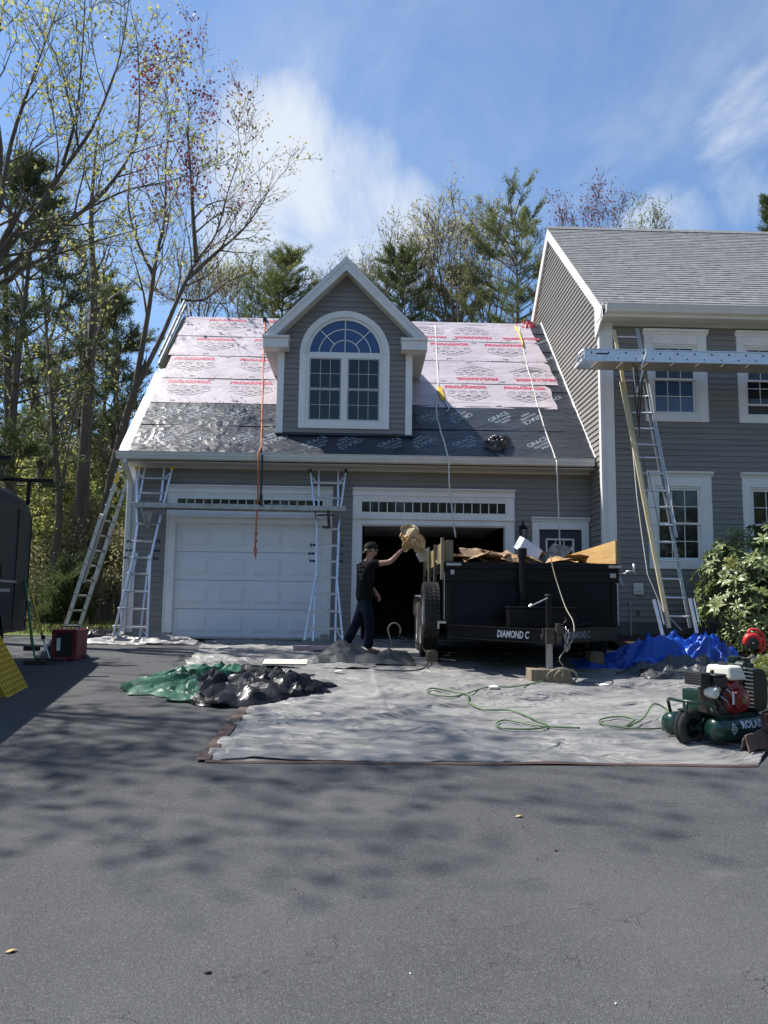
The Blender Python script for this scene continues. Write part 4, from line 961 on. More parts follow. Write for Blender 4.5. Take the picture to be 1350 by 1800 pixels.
o = sheets(9, 2.72, -3.3, .32, .34, TZ1+.01, .13, 12, .50, .6).build('paper_heap', crumple('orange_paper', (.52, .32, .13), (.42, .24, .09), .7, 4, .03), None, solid=.003); tag(o, 'orange brown paper sheets beside the plywood board in the dump trailer', 'paper')
o = sheets(40, 2.25, -2.0, .9, 1.2, TZ1-.02, .16, 33, .6, .5).build('paper_heap', M['kraft'], None, solid=.003); tag(o, 'brown paper and scraps filling the rear of the dump trailer bed', 'paper')
m = MB(); c0 = at(928, 965, -3.35); m.obox((c0[0], c0[1], c0[2]), (.125, .0, -.085), (.0, .16, .03), (.05, .02, .085)); o = m.build('white_box', M['white_paper'], None, bevel=.004); tag(o, 'tilted white cardboard box sticking out of the dump trailer load', 'box')
m = MB(); v = [at(948, 986, -3.5), at(985, 988, -3.5), at(1010, 962, -3.3), at(972, 955, -3.3)]; m.add(v, [(0, 1, 2, 3)]); o = m.build('rubber_sheet', M['dark_tarp'], None, solid=.01); tag(o, 'dark grey rubber sheet lying between the white box and orange paper in the trailer', 'sheet')
m = MB(); v = [at(731, 975, -1.6), at(755, 962, -1.6), at(752, 985, -1.5), at(738, 988, -1.5)]; m.add(v, [(0, 1, 2, 3)]); o = m.build('plastic_scrap', crumple('pale_plastic', (.5, .52, .56), (.4, .42, .46), .5, 8, .02), None, solid=.006); tag(o, 'pale grey plastic flap hanging over the left rear edge of the dump trailer', 'plastic sheet')
# blocks under the trailer
def block(x0, x1, y0, y1, z0, z1, label, m_=None):
    o = MB().box(x0, x1, y0, y1, z0, z1).build('timber_block', m_ or M['timber'], None, bevel=.006); tag(o, label, 'timber block'); return o
block(2.02, 2.50, -4.80, -4.46, gz(-4.8)-.01, -.0855, 'square timber block under the tongue jack of the dump trailer')
b = at(759, 1143, -2.9); block(b[0]-.075, b[0]+.075, -3.05, -2.75, gz(-3)-.01, gz(-3)+.17, 'short timber block on the tarp under the spare wheel of the dump trailer')
b = at(1046, 1130, -3.3); block(b[0]-.09, b[0]+.09, -3.4, -3.1, gz(-3.4)-.01, gz(-3)+.2, 'timber block on the tarp under the right front corner of the dump trailer')

# ================================================================== BLACK ENCLOSED TRAILER (left edge)
FC = Vector((-4.82, -2.83)); ED = Vector((.13, -.99)).normalized(); SD = Vector((ED.y, -ED.x))     # ED runs towards the viewer, SD to the left
if SD.x > 0: SD = -SD
def et(l, w, z): p = FC+ED*l+SD*w; return (p.x, p.y, z)
E = thing('enclosed_trailer', 'black enclosed cargo trailer parked at the left edge, its wheel towards the drive', 'trailer', (FC.x, FC.y, gz(FC.y)))
m = MB(); L_, W_ = 5.6, 2.1
prof = [(0, .22), (0, 1.86), (.05, 1.96), (.16, 2.03), (.38, 2.08), (.8, 2.11), (L_, 2.12), (L_, .22)]
pts_r = [et(l, 0 if z < 2.0 else .0, z-.02) for l, z in prof]
n = len(prof)
# side wall with a rounded roof edge
def shell(w, dz): return [et(l, w, z+(dz if z > 1 else 0)) for l, z in prof]
rings = [shell(0, -.10), shell(.015, -.04), shell(.06, -.0), shell(W_/2, .05), shell(W_-.06, 0), shell(W_-.015, -.04), shell(W_, -.10)]
vs = [p for r_ in rings for p in r_]; fs = [(i*n+j, i*n+(j+1) % n, (i+1)*n+(j+1) % n, (i+1)*n+j) for i in range(6) for j in range(n)]+[tuple(range(n))[::-1], tuple(6*n+j for j in range(n))]
m.add(vs, fs); m.build('body', mat('black_trailer_skin', (.007, .010, .017), .45, var=.3, vscale=1.5, spec=.25, bump=.05, bscale=2, bdist=.01), E, auto=35)
wl = 1.50
def ering(l, w, z, r, wd, nm, m_):
    c = Vector(et(l, w, z)); ax = Vector((SD.x, SD.y, 0)); k = MB().lathe(c, ax, [(-wd/2, r*.6), (-wd/2, r*.9), (-wd*.4, r), (wd*.4, r), (wd/2, r*.9), (wd/2, r*.6)], 36); return k.build(nm, m_, E, auto=35)
gw = gz(FC.y+ED.y*wl)
wz = gw+.37
for l in (wl, wl+.86):
    wh = ering(l, .10, wz, .37, .20, 'wheel', M['rubber'])
    c = Vector(et(l, -.0, wz)); rm = MB().lathe(c, Vector((SD.x, SD.y, 0)), [(.0, .21), (.03, .20), (.05, .12), (.02, .1), (-.02, .05), (-.02, .01)], 20); rm.build('rim', M['rust'], wh, auto=40)
m = MB()
for a0, cl_ in ((0, wl), ):
    N_ = 18
    for i in range(N_):
        a, b = pi*i/N_, pi*(i+1)/N_; R1, R0 = .47, .43
        q = []
        for t, R_ in ((a, R0), (a, R1), (b, R1), (b, R0)): q.append(et(cl_-R_*cos(t), -.03, wz+R_*sin(t)))
        q2 = [(p[0]+SD.x*.05, p[1]+SD.y*.05, p[2]) for p in q]; m.hexa(q+q2)
m.build('fender', M['black_metal'], E)
m = MB()
m.bar(et(.2, -.30, 2.36), et(.2, 1.4, 2.36), .06, .05); m.bar(et(1.1, .0, 2.52), et(1.1, 1.4, 2.52), .06, .05); m.bar(et(.2, .02, 2.36), et(.2, .02, 2.0), .04, .04); m.bar(et(1.1, .2, 2.52), et(1.1, .2, 2.1), .05, .05)
m.bar(et(.2, .35, 2.38), et(3.2, .35, 2.38), .05, .05)
m.build('ladder_rack', M['black_metal'], E)
for l in (.02, .62, 2.9): m = MB(); m.bar(et(l, -.004, .26), et(l, -.004, 1.9), .012, .006, (SD.x, SD.y, 0)); m.build('panel_seam', M['black_metal'], E)
m = MB(); m.bar(et(.0, -.006, .25), et(5.5, -.006, .25), .012, .05, (0, 0, 1)); m.build('lower_rail', M['rust'], E)
m = MB(); m.obox(et(.14, -.012, .40), (ED.x*.03, ED.y*.03, 0), (SD.x*.01, SD.y*.01, 0), (0, 0, .012)); m.build('marker_light', mat('amber_lens', (.30, .10, .01), .3), E)
m = MB(); 
m.bar(et(.62, -.012, .90), et(2.4, -.012, .90), .02, .03); m.bar(et(.9, -.02, .78), et(1.5, -.02, .78), .02, .04); m.build('side_trim', M['steel'], E)
m = MB(); c = et(1.05, -.012, 1.02); m.bar(et(.95, -.012, 1.02), et(1.25, -.012, 1.02), .015, .16); m.build('side_door_vent', mat('brown_panel', (.05, .035, .025), .6), E)
# ================================================================== LADDERS, PLANKS, ROPES
M['brown_rope'] = mat('dark_brown_rope', (.055, .030, .024), .85, var=.3, vscale=40)
M['blue_plastic'] = mat('dark_blue_plastic', (.02, .035, .09), .5)
M['yellow_plastic'] = mat('yellow_plastic', (.66, .44, .03), .5, var=.15)
M['black_plastic'] = mat('black_plastic', (.02, .02, .022), .5)
M['fibreglass'] = wood('yellowed_ladder_rail', (.60, .50, .30), (.50, .41, .24), (1, 1, 3), .55, 3)
def lplane(yb, yt, zt=3.1):
    n = (0, zt, yb-yt); n = np.array([0, zt, -(yt-yb)]); return lambda x, y: at_plane(x, y, (0, yb, 0), n)
def multi_ladder(label, L, outer, inner, rungs, knobs, toes, toecol, split):
    """articulated ladder leaning on the wall; all given as points on its leaning plane"""
    f = lplane(*L); o = thing('articulated_ladder', label, 'ladder', tuple(f(*outer[0][0][0])))
    fwd = Vector((0, -.022, .006))
    for seg in outer:
        for side in seg: 
            m = MB(); a, b = f(*side[0]), f(*side[1]); m.bar(Vector(a)+fwd, Vector(b)+fwd, .036, .03, (0, -1, .3)); m.build('rail', M['alu'], o, bevel=.004, seg=1)
    for side in inner:
        m = MB()
        for p, q in zip(side, side[1:]): m.bar(Vector(f(*p))-fwd*.6, Vector(f(*q))-fwd*.6, .032, .028, (0, -1, .3))
        m.build('rail', M['alu'], o)
    for (x0, x1, y) in rungs:
        m = MB(); a, b = Vector(f(x0, y)), Vector(f(x1, y+.01*(x1-x0)+.6)); m.bar(a, b, .05, .034, (0, -.3, 1)); m.bar(a+Vector((.02, -.028, -.004)), b+Vector((-.02, -.028, -.004)), .004, .012, (0, 0, 1)); m.build('rung', M['alu'], o, bevel=.004, seg=1)
    for (x, y) in knobs:
        m = MB(); c = Vector(f(x, y)); s = -1 if x < split else 1; m.lathe(c, (s, 0, 0), [(-.03, .02), (.02, .024), (.03, .012), (.05, .012), (.055, .03), (.075, .032), (.08, .01)], 12); m.build('lock_knob', M['blue_plastic'], o)
    for (x, y) in toes:
        m = MB(); c = Vector(f(x, y))+fwd; m.obox(c, (.028, 0, 0), (0, .026, 0), (0, 0, .035)); m.build('end_cap', toecol, o, bevel=.006)
    return o
LA = multi_ladder('silver articulated ladder with yellow end caps standing at the left garage corner', (-.95, -.14),
    [[[(199, 1121), (234, 984)], [(259, 1122), (265, 984)]], [[(234, 984), (243, 922)], [(265, 984), (279, 922)]], [[(242, 921), (241, 826)], [(280, 921), (303, 826)]]],
    [[(206, 1121), (217, 1075), (241, 972)], [(245, 1122), (256, 1030), (262, 975)], [(244, 880), (255, 822)], [(282, 880), (289, 822)]],
    [(241, 299, 840), (241, 292, 866), (239, 283, 893), (238, 276, 921), (232, 273, 951.5), (227, 269, 980), (223, 263, 1008), (216, 259, 1039), (207, 259, 1069.5), (198, 259, 1101)],
    [(231, 951), (274, 951), (229, 967), (273, 968), (226, 980), (270, 981)], [(241, 824), (303, 824)], M['yellow_plastic'], 250)
LB = multi_ladder('silver articulated ladder with black end caps between the two garage bays', (-1.0, -.14),
    [[[(535, 1127), (555, 1015)], [(603, 1128), (592, 1015)]], [[(556, 1015), (557, 935)], [(593, 1015), (596, 935)]], [[(553, 895), (546, 830)], [(599, 895), (608, 830)]]],
    [[(550, 1127), (555, 1010), (557, 930)], [(589, 1128), (592, 1010), (595, 930)], [(560, 892), (560.5, 826)], [(594, 892), (594.5, 826)], [(557, 930), (554, 900)], [(595, 930), (599, 900)]],
    [(549, 606, 848), (551, 601, 874.5), (557, 595, 929), (555, 594, 958), (554, 594, 986), (553, 593, 1014.5), (550, 594, 1043.5), (545, 598, 1073.5), (539, 602, 1104)],
    [(553, 958), (595, 958), (550, 973), (595, 974), (552, 986), (595, 986)], [(545.5, 829), (608, 829)], M['black_plastic'], 575)
f = lplane(-1.0, -.14)
for (a, b) in (((538, 1122), (549, 1106)), ((601, 1123), (592, 1107)), ((547, 836), (556, 848)), ((607, 836), (597, 848))): m = MB(); m.bar(f(*a), f(*b), .015, .012, (0, -1, 0)); m.build('brace', M['alu'], LB)
f = lplane(-.95, -.14)
for (a, b) in (((200, 1118), (214, 1103)), ((258, 1118), (247, 1103)), ((243, 830), (252, 840)), ((301, 830), (290, 840))): m = MB(); m.bar(f(*a), f(*b), .015, .012, (0, -1, 0)); m.build('brace', M['alu'], LA)
# walking plank between the two ladders
Yp = -.62
a, b = at(229, 887, Yp), at(608, 894.5, Yp)
pl = thing('scaffold_plank', 'aluminium walking plank laid across the two articulated ladders before the closed garage door', 'plank', tuple(a))
m = MB(); zc_ = (a[2]+b[2])/2
for y0 in (Yp-.02, Yp+.26): m.hexa([(a[0], y0, a[2]-.045), (b[0], y0, b[2]-.045), (b[0], y0+.03, b[2]-.045), (a[0], y0+.03, a[2]-.045), (a[0], y0, a[2]+.045), (b[0], y0, b[2]+.045), (b[0], y0+.03, b[2]+.045), (a[0], y0+.03, a[2]+.045)])
m.build('side_rail', M['alu_dull'], pl, bevel=.005)
m = MB(); m.hexa([(a[0], Yp+.011, a[2]+.02), (b[0], Yp+.011, b[2]+.02), (b[0], Yp+.259, b[2]+.02), (a[0], Yp+.259, a[2]+.02), (a[0], Yp+.011, a[2]+.035), (b[0], Yp+.011, b[2]+.035), (b[0], Yp+.259, b[2]+.035), (a[0], Yp+.259, a[2]+.035)]); m.build('deck', M['alu_dull'], pl)
for x in (368, 475): c = at(x, 889, Yp-.03); m = MB(); m.tube([(c[0]-.04, Yp-.035, c[2]+.03), (c[0]+.03, Yp-.04, c[2]+.035), (c[0]+.04, Yp-.04, c[2]-.045), (c[0]+.0, Yp-.035, c[2]-.05)], .007, 6); m.build('clip', M['steel'], pl)
m = MB(); c = at(258, 895, Yp+.05)
m.prism([(c[0]-.10, Yp+.02, c[2]-.03), (c[0]+.10, Yp+.02, c[2]-.03), (c[0]+.05, Yp+.10, c[2]-.33), (c[0]-.01, Yp+.10, c[2]-.33)], (0, .03, 0)); m.prism([(c[0]-.10, Yp-.0, c[2]-.0), (c[0]-.06, Yp-.0, c[2]-.0), (c[0]+.03, Yp+.08, c[2]-.33), (c[0]-.0, Yp+.08, c[2]-.33)], (0, .25, 0))
m.build('bracket', M['alu_dull'], pl)
m = MB(); c = at(577, 900, Yp+.05); m.bar((c[0], Yp, c[2]+.03), (c[0]+.02, Yp+.05, c[2]-.28), .05, .05, (0, 1, 0)); m.bar((c[0]-.2, Yp+.05, c[2]-.06), (c[0]+.1, Yp+.05, c[2]-.05), .03, .03); m.bar((c[0]-.1, Yp+.05, c[2]-.27), (c[0]+.05, Yp+.05, c[2]-.27), .03, .04); m.build('bracket', M['rust'], pl)
# extension ladder leaning against the left side of the garage
el = thing('extension_ladder', 'pale aluminium extension ladder leaning on the left side of the garage from the woods', 'ladder', (-6.1, .8, 0))
A0, A1 = Vector(at(112, 1104, .75)), Vector(at(206, 822, .35)); off = Vector((.12, .40, 0))
A0.z = .02
def rail(parent, p, q, w, t, up, m_, holes=None):
    k = MB().bar(p, q, w, t, up); return k.build('rail', m_, parent, bevel=.004, seg=1)
for s in (0, 1): rail(el, A0+off*s, A0.lerp(A1, .72)+off*s, .085, .03, (-.3, -1, 0), M['alu_dull'])
sh = Vector((.05, -.02, .03))
for s in (.08, .92): rail(el, A0.lerp(A1, .30)+off*s+sh, A1+off*s+sh, .075, .03, (-.3, -1, 0), M['alu_dull'])
N = 11
for k in range(N):
    p = A0.lerp(A1, (k+.5)/N)
    m = MB(); m.tube([p+sh*.3, p+off+sh*.3], .018, 8); m.build('rung', M['alu'], el)
for k in range(N*1):
    p = A0.lerp(A1, (k+.5)/N)+Vector((-.02, -.05, 0))
    for s in (0, .9): m = MB(); m.lathe(p+off*s+sh+Vector((-.01, -.005, .0)), (-.3, -1, 0), [(0, .016), (.012, .012)], 8); m.build('rung_rivet', M['black_plastic'], el)
p = A0.lerp(A1, .93)+sh; m = MB(); m.bar(p+Vector((-.01, -.03, -.1)), p+Vector((.05, -.03, .1)), .05, .03, (0, -1, 0)); m.build('end_cap', M['yellow_plastic'], el)
m = MB(); p = A0.lerp(A1, .33)+Vector((.12, -.06, 0)); m.tube([p, p+Vector((.03, -.03, -.08)), p+Vector((-.03, -.03, -.2)), p+Vector((-.09, -.03, -.26))], .008, 6); m.build('rung_lock', M['black_plastic'], el)
# roof ladder hooked over the ridge at the rake
rl = thing('roof_ladder', 'grey ladder lying along the left rake of the papered roof and poking above the ridge', 'ladder', tuple(rf(-4.45, 3.1, 0)))
for X in (-4.47, -4.39): m = MB(); m.bar(rf(X, 3.6 if X < -4.4 else 3.2, .06), rf(X, 6.45 if X < -4.4 else 6.2, .10), .025, .07, (0, -SS, CS)); m.build('rail', M['alu_dull'], rl)
for k in range(8): m = MB(); s = 3.8+k*.33; m.tube([rf(-4.47, s, .07), rf(-4.39, s, .07)], .014, 6); m.build('rung', M['alu'], rl)
m = MB(); m.bar(rf(-4.40, 6.15, .1), rf(-4.26, 5.7, .05), .03, .03); m.build('ridge_hook', M['alu_dull'], rl)

# tall extension ladder in front of the main house
fr_ = lplane(-2.5, -.95, 5.6)
tl = thing('tall_extension_ladder', 'tall pale extension ladder rising past both windows at the left end of the main house', 'ladder', tuple(fr_(1185, 1110)))
def R_(a, b, w, t, m_, o_=tl, name='rail', dy=0.): 
    k = MB().bar(Vector(fr_(*a))+Vector((0, dy, 0)), Vector(fr_(*b))+Vector((0, dy, 0)), w, t, (0, -1, .3)); return k.build(name, m_, o_, bevel=.005, seg=1)
R_((1091, 672), (1174, 1104), .07, .035, M['fibreglass'], dy=-.04); R_((1079, 580), (1147, 945), .062, .03, M['fibreglass'])
R_((1119, 578), (1189, 945), .055, .03, M['alu_dull']); R_((1133, 670), (1216, 1104), .05, .035, M['alu_dull'], dy=.05)
R_((1121.5, 578), (1186, 920), .008, .032, M['alu'], dy=-.02)
ys = [592, 640, 669, 696, 725, 753, 781, 804, 832, 862, 891, 922, 952.5, 985, 1017, 1050, 1083]
for i, y in enumerate(ys):
    t0 = (y-580)/(1104-580)*1.0; xl = 1083+(1172-1083)*(y-590)/(1100-590)+3; xr = 1122+(1214-1122)*(y-590)/(1100-590)
    m = MB(); m.tube([Vector(fr_(xl, y)), Vector(fr_(xr, y+1))], .016, 10); m.build('rung', M['alu'], tl)
for (a, b) in (((1147, 1054), (1163, 1117)), ((1210, 1052), (1223, 1113))):
    m = MB(); p, q = Vector(fr_(*a)), Vector(fr_(*b)); dx = Vector((-.0, -.05, 0)); m.bar(p+dx, q+dx, .045, .04, (0, -1, .2)); m.bar(p+dx*1.7+Vector((.05, 0, 0)), p.lerp(q, .7)+dx*1.7+Vector((.05, 0, 0)), .02, .03, (0, -1, .2)); m.build('leveller_leg', M['alu'], tl, bevel=.006)
m = MB(); P = [fr_(1111, 790), fr_(1118, 870), fr_(1127, 940), fr_(1137, 1010), fr_(1165, 1075), fr_(1197, 1108)]; m.tube([Vector(p)+Vector((0, -.03, 0)) for p in P], .007, 6); m.build('pull_rope', mat('white_rope', (.55, .54, .50), .8), tl)
m = MB(); m.tube([Vector(fr_(1139, 830))+Vector((0, -.02, 0)), Vector(fr_(1163, 950))+Vector((0, -.02, 0))], .005, 5); m.tube([Vector(fr_(1128, 800))+Vector((0, -.02, 0)), Vector(fr_(1140, 860))], .005, 5); m.build('pull_rope', M['brown_rope'], tl)
m = MB(); c = Vector(fr_(1165, 885)); m.tube([c+Vector((.0, -.04, .09)), c+Vector((.03, -.05, .06)), c+Vector((.05, -.05, -.04)), c+Vector((.02, -.05, -.06))], .011, 8); m.build('rung_lock', M['alu'], tl)
# ladder plank held high in front of the upper windows
Yq = -1.75
a, b = at(1027, 613, Yq), at(1352, 620, Yq); slope = (b[2]-a[2])/(b[0]-a[0]); xe = 8.6
pk = thing('ladder_plank', 'long aluminium stage plank held high on the tall ladder before the upper house windows', 'plank', tuple(a))
def zat(x): return a[2]+slope*(x-a[0])
bz = at(1027, 634, Yq)[2]-a[2]
for y0, nm in ((Yq, 'side_rail'), (Yq+.46, 'side_rail')):
    m = MB(); m.hexa([(a[0], y0, zat(a[0])+bz), (xe, y0, zat(xe)+bz), (xe, y0+.03, zat(xe)+bz), (a[0], y0+.03, zat(a[0])+bz), (a[0], y0, zat(a[0])), (xe, y0, zat(xe)), (xe, y0+.03, zat(xe)), (a[0], y0+.03, zat(a[0]))])
    r = m.build(nm, M['alu'] if y0 == Yq else M['alu_dull'], pk, bevel=.004)
    if y0 == Yq:
        m = MB(); m.hexa([(a[0]-.005, y0-.012, zat(a[0])-.012), (xe, y0-.012, zat(xe)-.012), (xe, y0, zat(xe)-.012), (a[0]-.005, y0, zat(a[0])-.012), (a[0]-.005, y0-.012, zat(a[0])+.006), (xe, y0-.012, zat(xe)+.006), (xe, y0, zat(xe)+.006), (a[0]-.005, y0, zat(a[0])+.006)]); m.build('rail_flange', M['alu'], r)
        for k in range(12):
            x = a[0]+.12+k*.29*(.75 if k < 1 else 1); z = zat(x)+bz*.28
            m = MB(); m.lathe((x, y0-.001, z), (0, -1, 0), [(0, .017), (.006, .013)], 8); m.build('rivet', M['black_plastic'], r)
            x += .16; m = MB(); m.lathe((x, y0-.001, zat(x)+bz*.72), (0, -1, 0), [(0, .014), (.006, .010)], 8)
            if k: m.build('rivet', M['black_plastic'], r)
        m = MB(); x = a[0]+.30; m.obox((x, y0-.003, zat(x)+bz*.38), (.10, 0, 0), (0, .003, 0), (0, 0, .012)); m.build('slot', M['black_plastic'], r)
nb = 0; x = a[0]+.25
while x < xe-.3:
    m = MB(); m.hexa([(x-.02, Yq+.031, zat(x)+bz+.006), (x+.40, Yq+.031, zat(x)+bz+.006), (x+.40, Yq+.459, zat(x)+bz+.006), (x-.02, Yq+.459, zat(x)+bz+.006), (x-.02, Yq+.031, zat(x)+bz+.02), (x+.40, Yq+.031, zat(x)+bz+.02), (x+.40, Yq+.459, zat(x)+bz+.02), (x-.02, Yq+.459, zat(x)+bz+.02)]); m.build('deck_panel', mat('deck_panel', (.45, .41, .34), .5, .4, var=.1) if nb == 0 else bpy.data.materials['deck_panel'], pk); x += .43; nb += 1
m = MB(); m.box(a[0]-.04, a[0]-.001, Yq+.0, Yq+.49, zat(a[0])+bz, zat(a[0])+bz+.05); m.tube([(a[0]-.01, Yq+.02, zat(a[0])-.01), (a[0]-.07, Yq+.05, zat(a[0])-.06), (a[0]-.09, Yq+.05, zat(a[0])+bz+.02), (a[0]-.05, Yq+.04, zat(a[0])+bz-.03)], .012, 6); m.build('end_bracket', M['alu'], pk)
m = MB()    # ladder jack and its hanging brown rope
P1 = at(1130, 640, Yq-.03); m.tube([tuple(at(1135, 614, Yq-.04)), tuple(at(1137, 620, Yq-.06)), tuple(at(1132, 634, Yq-.05)), tuple(at(1127, 645, Yq-.02))], .018, 8); m.bar(at(1113, 645, Yq), at(1118, 700, Yq+.1), .02, .03); m.bar(at(1130, 650, Yq), at(1120, 690, Yq+.1), .02, .03)
o = m.build('ladder_jack', M['alu'], None); tag(o, 'metal ladder jack hooking the stage plank to the tall ladder', 'ladder jack')
m = MB()
for pts in ([(1113, 640), (1114, 680), (1119, 720), (1122, 740), (1124, 765)], [(1130, 650), (1128, 690), (1124, 730), (1123, 768)], [(1118, 642), (1124, 690), (1120, 735)], [(1127, 662), (1119, 672), (1115, 660)]): m.tube([tuple(at(x, y, Yq+.05)) for x, y in pts], .011, 6)
o = m.build('rope', M['brown_rope'], None); tag(o, 'dark brown rope bundle hanging from the stage plank beside the tall ladder', 'rope')
# safety ropes over the roof
M['orange_rope'] = mat('orange_rope', (.50, .16, .07), .8, var=.3, vscale=60); M['white_rope'] = mat('off_white_rope', (.58, .56, .52), .8, var=.15, vscale=60)
def roof_px(x, y, h=.03):
    n = (0, -SS, CS); p = at_plane(x, y, tuple(rf(0, 0, h)), n); return tuple(p)
def rope(label, pts, r, m_, cat='rope'):
    o_ = MB().tube(pts, r, 8).build('rope', m_, None, smooth=True); tag(o_, label, cat); return o_
def sag(pts, amp=.012, k=4, seed=1):
    out = []; R = random.Random(seed)
    for a, b in zip(pts, pts[1:]):
        a, b = Vector(a), Vector(b)
        for i in range(k): out.append(a.lerp(b, i/k)+Vector((R.uniform(-amp, amp), 0, 0)))
    out.append(Vector(pts[-1])); return out
hang = lambda x, y, Y=-.62: tuple(at(x, y, Y))
rope('orange safety rope running down the left roof and hanging knotted before the closed garage door', sag([roof_px(466, 562), roof_px(463, 640), roof_px(461, 720), roof_px(459, 786), hang(454, 797), hang(454, 860), hang(452, 893), hang(450, 935), hang(449, 958), hang(447, 968), hang(449, 978)], .004), .015, M['orange_rope'])
m = MB(); m.tube([hang(461, 800, -.6), hang(460, 845, -.6), hang(457, 885, -.6)], .02, 6); m.box(*(lambda p: (p[0]-.012, p[0]+.03, -.66, -.62, p[2]-.2, p[2]+.02))(at(459, 870, -.62))); o = m.build('strap', M['black_plastic'], None); tag(o, 'black strap hanging beside the orange rope above the walking plank', 'strap')
m = MB(); c = Vector(hang(450, 938)); 
for dz in (0, -.13, -.28): m.lathe(c+Vector((0, 0, dz)), (0.1, 0, -1), [(-.035, .012), (-.02, .028), (.02, .028), (.035, .012)], 8)
m.tube([c+Vector((-.02, 0, -.28)), c+Vector((.03, 0, -.33)), c+Vector((.0, 0, -.40)), c+Vector((.015, 0, -.45))], .010, 6); o = m.build('rope_grab', M['orange_rope'], None, smooth=True); tag(o, 'knotted orange rope end with hook below the walking plank', 'rope end')
m = MB(); c = Vector(roof_px(466, 562)); m.box(c.x-.04, c.x+.04, c.y-.10, c.y+.06, c.z-.10, c.z+.03); o = m.build('roof_anchor', M['black_plastic'], None, bevel=.01); tag(o, 'black roof anchor at the ridge where the orange rope begins', 'anchor')
rope('white safety rope running down right of the dormer and hanging before the open bay', sag([roof_px(765, 572), roof_px(768, 625), roof_px(771, 676), roof_px(766, 700), roof_px(768, 735), roof_px(777, 765), roof_px(786, 797), hang(789, 808), hang(790, 850), hang(794, 890), hang(797, 915), hang(801, 945)], .006), .014, M['white_rope'])
rope('white safety rope running down the far right roof to the gutter above the entry door', sag([roof_px(912, 575), roof_px(922, 625), roof_px(934, 670), roof_px(945, 712), roof_px(957, 752), roof_px(974, 800), hang(979, 812), hang(980, 850), hang(982, 920), hang(985, 968)], .006, seed=5), .013, M['white_rope'])
m = MB(); a_, b_ = Vector(roof_px(772, 680, .05)), Vector(roof_px(779, 703, .05)); m.bar(a_, b_, .10, .04, (0, -SS, CS)); o = m.build('rope_grab', M['yellow_plastic'], None, bevel=.012); tag(o, 'yellow rope grab on the white rope right of the dormer', 'rope grab')
m = MB(); m.tube([b_, Vector(roof_px(785, 712, .05)), Vector(roof_px(789, 720, .05)), Vector(roof_px(784, 724, .05))], .014, 6); o = m.build('carabiner', M['steel'], None); tag(o, 'steel carabiner lying on the membrane below the yellow rope grab', 'carabiner')
m = MB(); m.tube([roof_px(906, 574, .05), roof_px(912, 584, .06), roof_px(918, 600, .05), roof_px(920, 610, .05)], .022, 6); o = m.build('sling', M['yellow_plastic'], None, smooth=True); tag(o, 'yellow sling tied to the top of the right roof rope', 'sling')
# bundles on the roof
def roof_cloth(x, y, a, b, h, seed, m_, name, label, cat, rot=0.):
    c = Vector(roof_px(x, y, .02)); X0 = c.x; s0 = (c.z-EZ)/SS; g = cloth(0, 0, a, b, h, seed, base=lambda X, Y: 0)
    def fn(u, v):
        p = g(u, v); return rf(X0+p[0]*cos(rot)-p[1]*sin(rot), s0+p[0]*sin(rot)+p[1]*cos(rot), .025+p[2])
    o = MB().grid(fn, 34, 26).build(name, m_, None, smooth=True); tag(o, label, cat); return o
M['black_cloth'] = crumple('black_film', (.028, .028, .032), (.016, .016, .018), .22, 7, .03, 3, 1., spec=.9)
roof_cloth(874, 783, .26, .20, .26, 4.2, M['black_cloth'], 'film_bundle', 'small crumpled bundle of black film lying on the lower roof between the two white ropes', 'film bundle', .5)
M['red_tarp'] = crumple('red_tarp', (.50, .035, .06), (.36, .02, .04), .4, 5, .03, 2, .9)
o = heap(cloth(3.72, 3.75, .44, .34, .55, 9.3, base=lambda x, y: 7.14, sharp=.7), 'red_tarp', M['red_tarp'], 'red tarp bundled on the garage ridge against the gable of the main house', 'tarp', 34, 24)
# wall lantern
P = at(920, 935, -.12); ln = thing('wall_lantern', 'black wall lantern between the open garage bay and the entry door', 'lantern', (P[0], 0, P[2]))
m = MB(); X, Z = P[0], P[2]; m.box(X-.05, X+.05, -.03, -.018, Z-.14, Z+.12); m.tube([(X, -.03, Z+.05), (X, -.06, Z+.18), (X, -.12, Z+.20), (X, -.13, Z+.14)], .011, 8); m.build('wall_arm', M['black_metal'], ln)
m = MB(); m.lathe((X, -.13, Z+.14), (0, 0, -1), [(0, .015), (.03, .03), (.07, .085), (.08, .09), (.085, .07)], 8); m.lathe((X, -.13, Z-.13), (0, 0, -1), [(-.01, .05), (.0, .055), (.02, .04), (.04, .012)], 8)
for k in range(4): t = pi/4+k*pi/2; m.bar((X+.07*cos(t), -.13+.07*sin(t), Z+.055), (X+.05*cos(t), -.13+.05*sin(t), Z-.12), .008, .008)
m.build('lantern_frame', M['black_metal'], ln)
m = MB(); m.lathe((X, -.13, Z+.05), (0, 0, -1), [(0, .065), (.17, .046)], 4); m.build('lantern_glass', mat('lantern_glass', (.16, .17, .18), .1), ln)

